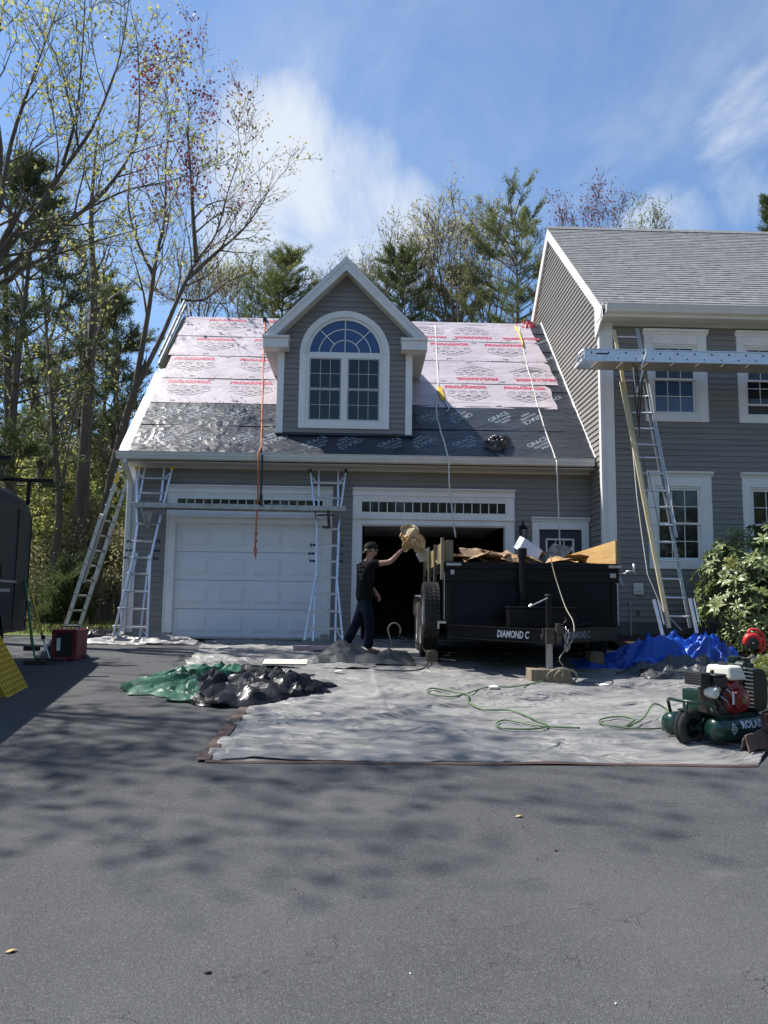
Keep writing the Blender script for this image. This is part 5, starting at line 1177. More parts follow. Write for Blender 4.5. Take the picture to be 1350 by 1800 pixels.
# ================================================================== TARPS AND THINGS ON THE GROUND
M['tarp_grey'] = crumple('grey_ground_tarp', (.27, .265, .25), (.155, .15, .15), .50, 2.2, .05, 1.1, 1.6, strength=1., warp=2.2, stretch=(.45, 1.5, 1))
M['tarp_silver'] = crumple('silver_tarp', (.34, .33, .32), (.20, .18, .18), .45, 3.5, .02, 2.2, .7, strength=.6)
M['tarp_hem'] = mat('brown_tarp_hem', (.085, .055, .045), .8, var=.25, vscale=9)
M['tarp_green'] = crumple('green_tarp', (.026, .115, .068), (.015, .07, .042), .45, 4.5, .010, 2, .7, spec=.35, strength=.5)
M['tarp_black'] = crumple('black_tarp', (.012, .012, .014), (.007, .007, .009), .30, 5, .010, 2, .8, spec=.32, strength=.5)
M['tarp_blue'] = crumple('blue_tarp', (.010, .085, .46), (.008, .05, .30), .38, 5.5, .012, 2, .8, spec=.4, strength=.6)
M['felt'] = crumple('grey_felt', (.16, .155, .15), (.11, .105, .10), .85, 4, .03, 2, .7)
def tarp_h(X, Y):
    wn_ = .25*mn.noise(Vector((X*1.3, Y*1.3, 2)))
    k = .030*facet((X+wn_)*.8, (Y+wn_)*2.4, 3.)+.014*facet((X+wn_)*2.1, (Y+.3*X+wn_)*5.2, 1.)+.005*facet(X*7, Y*10, 2.)-.004
    for (x0, y0, x1, y1, h, w) in TF:
        dx, dy = x1-x0, y1-y0; L2 = dx*dx+dy*dy; t = max(0, min(1, ((X-x0)*dx+(Y-y0)*dy)/L2)); d = sqrt((X-x0-dx*t)**2+(Y-y0-dy*t)**2)
        k += h*math.exp(-(d/w)**2)*sin(pi*min(1, max(0, t*1.0+.0)))**.5
    return .006+max(0, k)
TF = []
for (a, b, h, w) in (((600, 1275), (830, 1243), .05, .055), ((850, 1242), (1130, 1208), .055, .06), ((690, 1232), (850, 1205), .035, .05), ((1060, 1213), (1230, 1207), .05, .045), ((1020, 1250), (1160, 1236), .03, .05), ((560, 1273), (900, 1300), .03, .07), ((640, 1130), (700, 1330), .012, .03), ((905, 1290), (985, 1335), .014, .03), ((480, 1300), (700, 1296), .02, .07), ((420, 1274), (520, 1276), .03, .03), ((1150, 1290), (1280, 1333), .02, .05)):
    p, q = on_ground(*a), on_ground(*b); TF.append((p[0], p[1], q[0], q[1], h, w))
gt_ = thing('ground_tarp', 'large pale grey tarp spread over the drive under the dump trailer and the green compressor', 'tarp', (.8, -8.4, gz(-8.4)))
def gtf(u, v):
    Y = -8.43+(8.43-.35)*v; xl = -1.10+(.05*mn.noise(Vector((Y*1.3, 0, 0)))); xr = 2.86+(1.25*min(1, v*5))+.05*mn.noise(Vector((Y*1.5, 7, 0)))
    X = xl+(xr-xl)*u; Y += .03*mn.noise(Vector((X*1.7, 4, 0)))*(1-v)
    e = min(1, v*60); lift = .02*max(0, mn.noise(Vector((X*1.1+3, 0, 5))))*max(0, 1-v*30)
    return (X, Y, gz(Y)+tarp_h(X, Y)*(.35+.65*e)+lift)
MB().grid(gtf, 210, 330).build('sheet', M['tarp_grey'], gt_, smooth=True, solid=.002)
m = MB()
for (pts) in ([(-1.10, -8.435), (2.86, -8.435)],):
    m.grid(lambda u, v: (lambda X: (X, -8.447+.016*v+.03*mn.noise(Vector((X*1.7, 4, 0))), gz(-8.44)+.004+.012*v+.02*max(0, mn.noise(Vector((X*1.1+3, 0, 5))))))(-1.10+3.96*u), 120, 1)
m.grid(lambda u, v: (-1.17+.10*u, -8.43+1.95*v, gz(-8.43+1.95*v)+.022+.006*mn.noise(Vector((v*9, u, 0)))), 2, 30)
m.build('hem', M['tarp_hem'], gt_, solid=.003)
sf = MB()    # folded-back strip along the near left edge
sf.grid(lambda u, v: (lambda X, Y: (X, Y+.05*mn.noise(Vector((X*2, 1, 9))), gz(Y)+tarp_h(X, Y)*.9+.007+.02*max(0, mn.noise(Vector((X*2, Y*4, 9))))*sin(pi*v)-.006*u))(-1.0+2.6*u+.2*mn.noise(Vector((v*3, 5, 5)))*u, -8.40+1.22*v-.35*u*v), 60, 30); sf.build('folded_strip', M['tarp_grey'], gt_, smooth=True, solid=.003)
g2_ = MB().grid(lambda u, v: (lambda X, Y: (X+.12*mn.noise(Vector((Y*3, 1, 1))), Y+.10*mn.noise(Vector((X*2, 1, 4))), gz(Y)+.012+.06*facet(X*1.3, Y*3.2, 6)*.5+.02*facet(X*4, Y*9, 6)))(-2.75+3.0*u-.5*(1-v)*(u-.8), -3.75+3.55*v), 110, 120).build('drop_sheet', M['tarp_grey'], None, smooth=True); tag(g2_, 'wrinkled grey sheet spread along the foot of the closed garage door', 'drop sheet')
heap(cloth(-3.75, -.85, 1.05, .42, .13, 3.7), 'silver_tarp', M['tarp_silver'], 'silver tarp lying rumpled at the foot of the left articulated ladder', 'tarp', 70, 34)
heap(cloth(-4.9, .1, .55, .35, .22, 6.1), 'dark_tarp', M['tarp_black'], 'dark tarp bundled at the foot of the extension ladder left of the garage', 'tarp', 44, 26)
def facet_(): pass
def two_tone(cx, cy, a, b, h, seed, side, jag, name, mats, label, nu, nv, rot=0.):
    fn = cloth(cx, cy, a, b, h, seed, rot=rot, wob=.3, sharp=1.); g = MB(); g.grid(fn, nu, nv)
    mi = []
    for j in range(nv):
        for i in range(nu):
            p = g.v[j*(nu+1)+i]; mi.append(0 if side(p) else 1)
    g.m = mi; o = g.build(name, mats, None, auto=12); tag(o, label, 'tarp'); return o
two_tone(-1.60, -5.15, 1.08, 1.22, .27, 12.4, lambda p: p[0]+.45*mn.noise(Vector((p[0]*2, p[1]*1.5, 0)))-.25*(p[1]+5.3) < -1.52, 0, 'green_tarp', [M['tarp_green'], M['tarp_black']], 'green and black tarp heaped on the drive before the closed garage door', 66, 56)
heap(cloth(-.98, -5.45, .66, .62, .24, 31.2, wob=.35), 'black_tarp', M['tarp_black'], 'black tarp bunched over the right side of the green tarp heap', 'tarp', 62, 50)
m = MB(); P = on_ground(430, 1160); m.obox((-.95, -4.35, gz(-4.4)+.17), (.27, 0.02, 0), (0, .10, .02), (0, -.002, .012)); o = m.build('foam_board', mat('cream_board', (.62, .58, .46), .7), None, bevel=.004); tag(o, 'cream board lying on the far edge of the black tarp heap', 'board')
# tent-like dark grey tarp before the worker
P = on_ground(625, 1166)
dk = MB(); pts2 = {}
def tent(u, v):
    X = -.68+1.42*u; Y = -3.35+.95*v+.1*sin(u*5); z = .03+.25*max(0, 1-abs(u-.30+.15*(v-.5))/.26)*max(0, 1-abs(v-.55)*1.6)+.15*max(0, 1-abs(u-.76-.2*(v-.5))/.22)*max(0, 1-abs(v-.5)*1.7)+.09*facet(u*4, v*3, 2.)
    if u > .97 or u < .03 or v < .04 or v > .96: z *= .2
    return (X+.05*mn.noise(Vector((v*4, u*3, 1))), Y, gz(Y)+max(.03, z))
dk.grid(tent, 17, 10); o = dk.build('dark_grey_tarp', crumple('slate_tarp', (.060, .070, .073), (.030, .036, .040), .6, 3.5, .01, 1.6, .6, strength=.5, spec=.3), None, auto=3); tag(o, 'slate grey tarp standing in two stiff peaks at the feet of the worker', 'tarp')
# blue tarp heap and the sheets round it
heap(cloth(4.35, -3.35, .95, .55, .62, 15.8, wob=.3, rot=-.12, sharp=.75, base=lambda x, y: gz(y)+.14*max(0, 1-abs(x-4.6)/1.2)), 'blue_tarp', M['tarp_blue'], 'bright blue tarp heaped below the tall ladder', 'tarp', 110, 70)
heap(cloth(3.45, -3.25, .55, .34, .16, 25.8), 'blue_tarp', M['tarp_blue'], 'shaded dark blue tarp end lying by the right front corner of the dump trailer', 'tarp', 60, 40)
heap(cloth(4.25, -3.95, .90, .45, .28, 41.8), 'dark_tarp', M['dark_tarp'], 'dark grey tarp sloping out from under the blue tarp towards the compressor', 'tarp', 70, 40)
heap(cloth(5.55, -3.3, .78, .36, .36, 52.3, sharp=.6), 'grey_felt', M['felt'], 'stiff grey felt sheet draped between the blue tarp and the red blower', 'felt sheet', 60, 36)
m = MB(); m.obox((4.0, -2.75, gz(-2.7)+.16), (.32, 0, .01), (0, .07, 0), (0, 0, .012)); o = m.build('white_board', M['white_paper'], None); tag(o, 'white board end lying behind the blue tarp beside the trailer', 'board')
# rolled brown and white tarp end at the right edge
def rolled(u, v):
    X = 2.93+.85*u; t = v; r_ = .035+.05*t; a_ = t*2.3*pi
    return (X, -8.20+.35*u+.16*t+.12*sin(3*u), gz(-8.1)+.03+.22*sin(pi*min(1, t*1.1))*(.5+.5*u)+.03*mn.noise(Vector((u*4, v*4, 0))))
g = MB().grid(rolled, 40, 26); g.m = [0 if (i//40) > 12 else 1 for i in range(len(g.f))]; o = g.build('folded_tarp', [M['tarp_silver'], mat('brown_tarp_back', (.13, .08, .06), .8, var=.2)], None, smooth=True, solid=.006); tag(o, 'brown backed tarp edge folded up beside the compressor at the right edge', 'tarp')
pr_ = Vector(on_ground(1335, 1300)); m = MB()
N = 40; prof = []
for i in range(N+1): t = i/N; a_ = t*2*pi*1.9+.5; r_ = .045+.055*t; prof.append((r_*cos(a_), r_*sin(a_)))
vs = [(pr_.x-.05+x_+.0, pr_.y+.15+yy, pr_.z+.20+z_) for yy in (0, .0) for x_, z_ in prof]
c0 = Vector((3.20, -8.0, gz(-8)+.24)); axd = Vector((.9, .35, .05)).normalized(); ux = axd.cross(Vector((0, 0, 1))).normalized(); uz = ux.cross(axd)
vs = [c0+axd*s_+ux*x_+uz*z_ for s_ in (0, .8) for x_, z_ in prof]; m.add(vs, [(i, i+1, N+2+i, N+1+i) for i in range(N)]); o = m.build('rolled_tarp', bpy.data.materials['brown_tarp_back'], None, smooth=True, solid=.005); tag(o, 'rolled tarp end lying on the compressor side at the right edge', 'tarp')
def smooth_pts(P, k=6):
    P = [Vector(p) for p in P]; out = []
    for i in range(len(P)-1):
        a, b, c, d = P[max(i-1, 0)], P[i], P[i+1], P[min(i+2, len(P)-1)]
        for q in range(k): t = q/k; out.append(.5*((2*b)+(c-a)*t+(2*a-5*b+4*c-d)*t*t+(3*b-a-3*c+d)*t**3))
    return out+[P[-1]]
# air hose on the tarp
M['hose_green'] = mat('green_hose', (.10, .17, .075), .5); M['hose_clear'] = mat('pale_hose', (.24, .225, .165), .5); M['hose_black'] = mat('black_hose', (.02, .02, .02), .5)
def ghose(pts, r, m_, label, lift=.02, cat='hose'):
    P = [Vector(on_ground(*p[:2])) for p in pts]
    for i, q in enumerate(P): q.z += tarp_h(q.x, q.y)+lift+(pts[i][2] if len(pts[i]) > 2 else 0)
    out = []
    for i in range(len(P)-1):
        a, b, c, d = P[max(i-1, 0)], P[i], P[i+1], P[min(i+2, len(P)-1)]
        for k in range(6): t = k/6; out.append(.5*((2*b)+(c-a)*t+(2*a-5*b+4*c-d)*t*t+(3*b-a-3*c+d)*t**3))
    out.append(P[-1]); o = MB().tube(out, r, 8).build('hose', m_, None, smooth=True); tag(o, label, cat); return o
ghose([(955, 1205), (905, 1212), (860, 1212), (820, 1225), (790, 1231), (752, 1226), (760, 1220), (800, 1222), (822, 1228), (823, 1240), (850, 1254), (900, 1256), (940, 1270), (962, 1282), (935, 1288), (885, 1286), (872, 1278), (890, 1272), (950, 1282), (1020, 1286)], .008, M['hose_green'], 'thin green air hose looping over the tarp from the jack block to the middle')
ghose([(1170, 1256), (1178, 1282), (1120, 1290), (1060, 1278), (1056, 1270), (1085, 1268), (1115, 1272), (1098, 1284), (1130, 1276, .02), (1150, 1262, .10), (1175, 1262, .03), (1190, 1270)], .008, M['hose_green'], 'thin green air hose curling beside the compressor wheel')
J0 = Vector((2.27, -4.83, gz(-4.8)+.06))
m = MB()
for (cx_, r_, sx) in ((2.37, .13, 1.35), (2.42, .12, 1.1)): m.tube([(cx_+r_*sx*cos(t), -4.86-.05*sin(t), gz(-4.8)+.10+r_*.75*sin(t)) for t in [2*pi*i/28 for i in range(29)]], .009, 7, cap=False)
o = m.build('hose_coil', M['hose_clear'], None, smooth=True); tag(o, 'pale hose coil leaning on the timber block under the jack', 'hose coil')
a_ = Vector(at(968, 985, -3.88)); m = MB(); m.tube(smooth_pts([a_+Vector((0, 0, .05)), at(975, 1010, -4.0), at(993, 1065, -4.3), at(1008, 1095, -4.6), at(1006, 1125, -4.8), at(984, 1156, -4.85), at(990, 1172, -4.88), at(988, 1190, -4.88)]), .0075, 7); o = m.build('hose', M['hose_clear'], None, smooth=True); tag(o, 'pale hose hanging over the front of the dump trailer past its jack', 'hose')
m = MB(); m.tube([tuple(Vector(at(693+11*cos(t), 1108-13*sin(t), -3.2))) for t in [-.5+3.6*i/12 for i in range(13)]]+[tuple(at(690, 1140, -3.2))], .010, 7); o = m.build('hose', M['hose_clear'], None, smooth=True); tag(o, 'pale hose end curling up above the slate grey tarp beside the worker', 'hose')
m = MB(); P = [at(700, 1118, -3.1), at(740, 1135, -3.0), at(752, 1165, -3.4), at(735, 1190, -3.9), at(690, 1192, -4.0), at(660, 1178, -3.9)]; m.tube(smooth_pts([(p[0], p[1], max(gz(p[1])+.03, p[2])) for p in P]), .009, 7); o = m.build('hose', M['hose_black'], None, smooth=True); tag(o, 'black hose lying on the tarp between the worker and the trailer wheel', 'hose')
m = MB(); a_, b_ = at(516, 1131, -1.9), at(598, 1133, -1.9); m.box(a_[0], b_[0], -1.98, -1.86, gz(-1.9)+.04, gz(-1.9)+.10); o = m.build('lumber_strip', mat('pink_strip', (.42, .16, .24), .7, 0, 0, 2, (.50, .44, .42)), None); tag(o, 'pink faced board lying at the foot of the right articulated ladder', 'board')
m = MB(); m.box(OP1[0]+.02, OP1[1]+.5, -.40, -.12, gz(-.3)+.03, gz(-.3)+.055); o = m.build('threshold_board', M['alu_dull'], None); tag(o, 'pale grey board lying along the threshold of the closed garage door', 'board')
# litter on the asphalt
def bit(px, size, m_, name, label, cat, rot=.3, h=.01):
    P = Vector(on_ground(*px)); m = MB(); v, f = leaf_blade2(); m.add([(P.x+(x*cos(rot)-y*sin(rot))*size, P.y+(x*sin(rot)+y*cos(rot))*size, P.z+.004+z*size) for x, y, z in v], f); o = m.build(name, m_, None, solid=.003); tag(o, label, cat)
def leaf_blade2(): return [(0, 0, 0), (-.25, .35, .10), (.25, .35, .06), (-.2, .75, .12), (.22, .7, .16), (0, 1.1, .03)], [(0, 2, 1), (1, 2, 4, 3), (3, 4, 5)]
bit((8, 1676), .04, mat('tan_leaf', (.36, .27, .12), .8), 'fallen_leaf', 'tan fallen leaf on the asphalt at the lower left edge', 'leaf', -1.2)
bit((358, 1712), .028, mat('dark_bark', (.015, .012, .010), .9), 'bark_chip', 'dark bark chip on the foreground asphalt left of centre', 'bark chip', -1.4)
bit((905, 1437), .05, bpy.data.materials['tan_leaf'], 'fallen_leaf', 'small withered leaf on the asphalt in front of the tarp', 'leaf', -1.3)
bit((975, 1497), .02, bpy.data.materials['dark_bark'], 'bark_chip', 'tiny dark chip on the asphalt right of centre', 'bark chip', -1.)
bit((1082, 1767), .010, M['white_paper'], 'paper_scrap', 'tiny pale scrap near the lower right of the asphalt', 'scrap', -.4)
bit((722, 1714), .010, M['white_paper'], 'paper_scrap', 'tiny pale scrap at the lower middle of the asphalt', 'scrap', .4)
for i, (px, lab) in enumerate((((868, 1214), 'small white paper scrap on the tarp left of the jack block'), ((1062, 1212), 'torn white scrap on the shaded tarp right of the jack block'), ((785, 1158), 'pale scrap lying by the spare wheel block on the tarp'), ((596, 1186), 'pale scrap between the black tarp heap and the slate tarp'))):
    P = on_ground(*px); m = MB(); z = gz(P[1])+tarp_h(P[0], P[1])+.02; m.add([(P[0]-.06, P[1]-.03, z), (P[0]+.05, P[1]-.04, z+.01), (P[0]+.07, P[1]+.03, z), (P[0]+.0, P[1]+.02, z+.02), (P[0]-.05, P[1]+.04, z+.004)], [(0, 1, 3), (1, 2, 3), (0, 3, 4)]); o = m.build('paper_scrap', M['white_paper'], None, solid=.003); tag(o, lab, 'scrap')
# yellow ramp, tools and red case beside the enclosed trailer
P1, P2 = Vector(on_ground(12, 1226)), Vector(on_ground(47, 1207)); e1 = (P2-P1); e1n = e1.normalized(); upv = Vector((-.52, -.02, .86)).normalized(); nn = e1n.cross(upv).normalized()
if nn.x < 0: nn = -nn
yr = thing('yellow_step', 'yellow slotted plastic panel leaning on the black trailer at the left edge', 'panel', tuple(P1))
Hh = .86; m = MB(); m.hexa([P1, P2, P2-nn*.07, P1-nn*.07, P1+upv*Hh, P2+upv*Hh, P2+upv*Hh-nn*.07, P1+upv*Hh-nn*.07]); m.build('panel', mat('slot_shade_yellow', (.34, .22, .02), .6), yr)  # darker yellow slab stands in for the shade inside the slots
m = MB(); W_ = e1.length
for i in range(9): a_ = P1+e1n*(W_*i/8)+nn*.004; m.bar(a_, a_+upv*Hh, .016, .012, nn)
for j in range(15): a_ = P1+upv*(Hh*j/14)+nn*.0045; m.bar(a_, a_+e1n*W_, .020 if j in (0, 14) else .015, .011, nn)
o = m.build('slotted_face', M['yellow_plastic'], yr); o['kind'] = 'stuff'
def tool(label, a, b, ya, yb, m_, head=None, name='broom'):
    A, B = Vector(at(*a, ya)), Vector(at(*b, yb)); B.z = max(B.z, gz(B.y)+.03); o = thing(name, label, 'tool', tuple(B)); m = MB(); m.tube([A, B], .013, 8); m.build('handle', m_, o, smooth=True)
    if head: k = MB(); k.obox(B+Vector((0, 0, .0)), (head[0]/2, 0, 0), (0, head[1]/2, 0), (0, 0, head[2]/2)); k.build('head', head[3], o, bevel=.008)
    return o
M['green_paint'] = mat('green_handle', (.03, .20, .07), .5)
tool('green handled rake leaning on the rear corner of the black trailer', (43, 1012), (62, 1165), -2.95, -3.6, M['green_paint'], (.30, .05, .05, M['rust']), 'rake')
tool('yellow handled shovel leaning on the black trailer', (50, 1025), (76, 1120), -2.95, -3.3, M['yellow_plastic'], (.05, .04, .05, M['black_plastic']), 'shovel')
tool('white handled magnetic sweeper leaning right of the yellow shovel', (72, 1112), (88, 1160), -3.2, -3.5, M['alu'], (.40, .07, .05, M['rust']), 'sweeper')
tool('wooden handled fork leaning closest to the trailer wheel', (46, 1030), (56, 1140), -2.9, -3.2, M['new_wood'], (.22, .05, .06, M['rust']), 'fork')
c = Vector(on_ground(110, 1162)); rcx, rcy = c.x, c.y+.22; cs = thing('red_case', 'red and black jobsite case standing on the drive beside the black trailer', 'case', (rcx, rcy, c.z))
m = MB(); m.box(rcx-.16, rcx+.16, rcy-.20, rcy+.2, c.z+.03, c.z+.40); m.build('body', M['black_plastic'], cs, bevel=.02)
m = MB(); M['red_plastic'] = mat('red_plastic', (.17, .014, .02), .45, var=.2)
for x in (rcx-.175, rcx+.115): m.box(x, x+.06, rcy-.215, rcy+.215, c.z+.0, c.z+.43)
m.box(rcx-.174, rcx+.174, rcy-.214, rcy-.15, c.z+.375, c.z+.43); m.box(rcx-.174, rcx+.174, rcy-.212, rcy-.15, c.z+.001, c.z+.06); m.build('frame', M['red_plastic'], cs, bevel=.015)
m = MB(); m.box(rcx-.10, rcx-.05, rcy-.212, rcy-.201, c.z+.14, c.z+.31); m.build('label_plate', M['white_print'], cs)
m = MB(); m.tube([(rcx-.12, rcy, c.z+.43), (rcx-.12, rcy, c.z+.47), (rcx+.12, rcy, c.z+.47), (rcx+.12, rcy, c.z+.43)], .014, 8); m.build('handle', M['black_plastic'], cs)
heap(cloth(-4.25, -2.85, .38, .28, .30, 71.), 'tool_bag', M['dark_tarp'], 'dark cluttered tool bag between the leaning tools and the red case', 'bag', 30, 22)
# red blower at the right edge
c = Vector(at(1325, 1128, -3.2)); bl = thing('leaf_blower', 'red leaf blower lying on the grey felt sheet at the right edge', 'blower', tuple(c)); 
m = MB(); m.tube([c+Vector((.10*cos(t)-.02, 0, .10*sin(t)-.02)) for t in [-.7+4.1*i/18 for i in range(19)]], [.035+.02*sin(pi*i/18) for i in range(19)], 12); m.build('fan_housing', mat('bright_red_plastic', (.62, .03, .03), .38), bl, smooth=True)
m = MB(); m.lathe(c+Vector((-.03, -.05, -.03)), (0, -1, 0), [(-.05, .085), (0, .085), (.01, .07), (.012, .03), (.03, .02)], 20); m.build('intake', M['black_plastic'], bl, auto=40)
m = MB(); m.tube([c+Vector((-.09, 0, .09)), c+Vector((-.05, 0, .17)), c+Vector((.05, 0, .17)), c+Vector((.13, 0, .11)), c+Vector((.15, 0, .0)), c+Vector((.15, 0, -.10)), c+Vector((.08, 0, -.15))], .02, 10); m.build('handle', bpy.data.materials['bright_red_plastic'], bl, smooth=True)
# ================================================================== GREEN AIR COMPRESSOR
M['comp_green'] = mat('dark_green_paint', (.006, .036, .024), .30, var=.15, vscale=4, coat=.3)
M['comp_cast'] = mat('dark_green_casting', (.005, .017, .012), .45, var=.3, vscale=12, bump=.25, bscale=60, bdist=.003)
M['engine_red'] = mat('engine_red', (.20, .012, .014), .32, coat=.3)
M['cream'] = mat('cream_plastic', (.70, .68, .58), .35)
cg = on_ground(1236, 1320); CO = Vector((cg[0], cg[1], gz(cg[1])+.012))
CMP = thing('air_compressor', 'dark green twin tank petrol air compressor with wheel, standing on the tarp at right', 'compressor', tuple(CO), radians(25)); LOCAL.add(CMP); CMP.scale = (.92, .92, .92)
def capsule(y, z, x0, x1, r): return MB().lathe((0, y, z), (1, 0, 0), [(x0, .02), (x0+.005, r*.45), (x0+.02, r*.75), (x0+.05, r*.95), (x0+.085, r), (x1-.085, r), (x1-.05, r*.95), (x1-.02, r*.75), (x1-.004, r*.4), (x1, .02)], 32)
t1 = capsule(.0, .155, .09, 1.02, .103).build('air_tank', M['comp_green'], CMP, auto=50)
capsule(.40, .155, .0, 1.02, .103).build('air_tank', M['comp_green'], CMP, auto=50)
# lettering and diamond badge wrap on the near tank (its outward face looks along -y)
def wrap(vs, fs, name, x0, ang, m_, parent=t1, lift=.0015):
    out = []; vs, fs = sliced((vs, fs), .008)
    for x, y, z in vs: a = ang+y/.103; out.append((x0+x, -cos(a)*(.103+lift), .155+sin(a)*(.103+lift)))
    return MB().add(out, fs).build(name, m_, parent)
v, f = text_mesh('ROLAIR', .105, .004, 1.02); w0 = max(p[0] for p in v); v = [(p[0]*.15/w0, p[1]*.85, 0) for p in v]; wrap(v, f, 'lettering', .51, .38, M['white_print'])
v, f = text_mesh('SYSTEMS', .022, .0, 1.7); wrap(v, f, 'lettering', .51, -.12, mat('grey_green_print', (.16, .22, .19), .6))
dm, df = ribbon([(0, .052), (.034, 0), (0, -.052), (-.034, 0), (0, .052)], .007); wrap(dm, df, 'badge', .27, .10, M['white_print'])
for q, s_ in ((.030, 1), (.012, 1), (-.006, 1)):
    v, f = ribbon([(-.006-.014*(q < .02), q), (.006+.014*(q < .02), q)], .006); wrap(v, f, 'badge', .27, .10, M['white_print'])
v, f = ribbon([(-.016, -.022), (.0, -.036), (.016, -.022)], .006); wrap(v, f, 'badge', .27, .10, M['white_print'])
# wheel between the tanks
wc = Vector((.07, .20, .150)); w_ = .10
wh = MB().lathe(wc, (0, 1, 0), [(-w_*.4, .085), (-w_*.5, .10), (-w_*.5, .135), (-w_*.38, .153), (-w_*.12, .157), (-w_*.10, .151), (w_*.10, .151), (w_*.12, .157), (w_*.38, .153), (w_*.5, .135), (w_*.5, .10), (w_*.4, .085)], 40)
wh.f = wh.f[:-2]; wh.m = wh.m[:-2]; who = wh.build('wheel', M['rubber'], CMP, auto=25)
gr = MB()
for yy in (-.6, -.3, 0, .3, .6): gr.tube([wc+Vector((.154*cos(t), yy*w_*.5, .154*sin(t))) for t in [2*pi*i/40 for i in range(41)]], .0035, 5, cap=False)
gr.build('tread', M['rubber'], who)
MB().lathe(wc, (0, 1, 0), [(-w_*.38, .086), (-w_*.34, .07), (-w_*.2, .05), (-w_*.55, .03), (-w_*.6, .012), (w_*.6, .012), (w_*.5, .03), (w_*.2, .05), (w_*.38, .086)], 24).build('rim', M['black_metal'], who, auto=40)
m = MB(); m.tube([wc+Vector((0, -.12, 0)), wc+Vector((0, .12, 0))], .012, 8); m.bar(wc+Vector((0, -.07, 0)), (.25, -.0+.13, .28), .03, .02); m.bar(wc+Vector((0, .07, 0)), (.25, .27, .28), .03, .02); m.build('fork', M['comp_green'], CMP)
# frame, base, handle hoop
m = MB(); m.box(.16, 1.02, -.02, .42, .262, .280); m.box(.16, 1.02, -.02, -.005, .235, .262); m.build('base_plate', M['comp_green'], CMP, bevel=.004)
m = MB(); m.box(.50, .56, .08, .32, .04, .26); m.box(.62, .70, -.07, .0, .0, .08); m.box(.62, .70, .38, .45, .0, .08); m.build('foot', M['comp_green'], CMP)
m = MB(); m.tube([(.16, -.05, .235), (.10, -.05, .33), (.05, -.04, .375), (-.03, .08, .385), (-.05, .20, .385), (-.03, .32, .385), (.05, .42, .36), (.10, .44, .25)], .015, 10); m.tube([(-.04, .12, .385), (-.06, .12, .28)], .012, 8); m.build('handle_hoop', M['comp_green'], CMP, smooth=True)
m = MB(); m.box(.14, .25, .10, .34, .281, .47); m.build('tool_plate', M['comp_green'], CMP, bevel=.01)
m = MB(); m.lathe((.11, -.02, .335), (0, -1, 0), [(0, .03), (.015, .03), (.018, .022), (.022, .02)], 14); m.lathe((.16, -.03, .50), (0, -1, 0), [(0, .015), (.02, .02)], 10); m.build('pressure_gauge', M['steel'], CMP)
m = MB(); m.box(.68, .79, -.036, -.021, .262, .300); m.build('label_plate', M['white_print'], CMP)
# petrol engine
ex, ey = .335, .11
m = MB(); m.lathe((ex+.05, ey-.06, .415), (0, -1, 0), [(-.14, .11), (-.05, .15), (.0, .162), (.05, .162), (.085, .14), (.10, .10)], 8); m.build('engine_shroud', M['engine_red'], CMP, bevel=.012, seg=3)
m = MB(); m.lathe((ex+.075, ey-.165, .40), (0, -1, 0), [(0, .098), (.025, .098), (.03, .086), (.032, .06), (.040, .052), (.045, .01)], 24); m.build('recoil_starter', M['engine_red'], CMP, auto=40)
m = MB(); m.lathe((ex+.075, ey-.211, .40), (0, -1, 0), [(0, .028), (.003, .028)], 18); m.build('badge', mat('gold_badge', (.20, .15, .04), .5), CMP)
m = MB(); m.box(ex-.065, ex-.045, ey-.206, ey-.200, .37, .48); m.build('decal', M['white_print'], CMP)
m = MB(); m.hexa([(ex-.04, ey-.17, .565), (ex+.17, ey-.18, .565), (ex+.18, ey+.10, .565), (ex-.05, ey+.10, .565), (ex-.03, ey-.15, .69), (ex+.14, ey-.15, .69), (ex+.15, ey+.09, .69), (ex-.04, ey+.09, .69)]); m.build('fuel_tank', M['cream'], CMP, bevel=.028, seg=4)
m = MB(); m.lathe((ex+.05, ey-.02, .69), (0, 0, 1), [(-.01, .04), (.015, .04), (.02, .03)], 20); m.build('fuel_cap', M['black_plastic'], CMP, auto=40)
m = MB(); m.box(ex-.21, ex-.055, ey-.16, ey+.02, .505, .60); m.box(ex-.22, ex-.07, ey-.165, ey+.03, .601, .625); m.lathe((ex-.135, ey-.06, .625), (0, 0, 1), [(0, .018), (.03, .018)], 10); m.build('air_cleaner', M['black_plastic'], CMP, bevel=.015, seg=3)
m = MB(); m.box(ex-.34, ex-.225, ey-.12, ey+.06, .53, .635)
for k in range(4): m.box(ex-.343, ex-.220, ey-.124, ey+.064, .545+k*.022, .553+k*.022)
m.build('muffler', M['black_plastic'], CMP, bevel=.012)
m = MB(); m.lathe((ex-.235, ey-.10, .47), (0, -1, 0), [(-.02, .035), (.02, .048), (.07, .048), (.085, .035)], 18); m.build('carburettor_bowl', M['cream'], CMP, auto=40)
m = MB(); m.box(ex-.20, ex-.05, ey-.13, ey+.05, .282, .50); m.tube([(ex-.24, ey-.15, .46), (ex-.2, ey-.17, .40), (ex-.15, ey-.17, .33)], .012, 6); m.lathe((ex-.12, ey-.135, .42), (0, -1, 0), [(0, .03), (.04, .03), (.045, .02)], 12); m.lathe((ex-.16, ey-.135, .34), (0, -1, 0), [(0, .02), (.05, .02)], 10); m.box(ex-.06, ex+.15, ey-.12, ey+.1, .281, .31); m.build('engine_block', M['rust'], CMP, bevel=.01)
m = MB()
for (p, q) in (((ex-.20, ey-.14, .55), (ex-.22, ey-.16, .44)), ((ex-.10, ey-.17, .5), (ex-.06, ey-.19, .44)), ((ex-.17, ey-.17, .44), (ex-.08, ey-.18, .36))): m.tube([p, (Vector(p)+Vector(q))/2+Vector((0, -.02, 0)), q], .006, 6)
m.build('linkage', M['steel'], CMP)
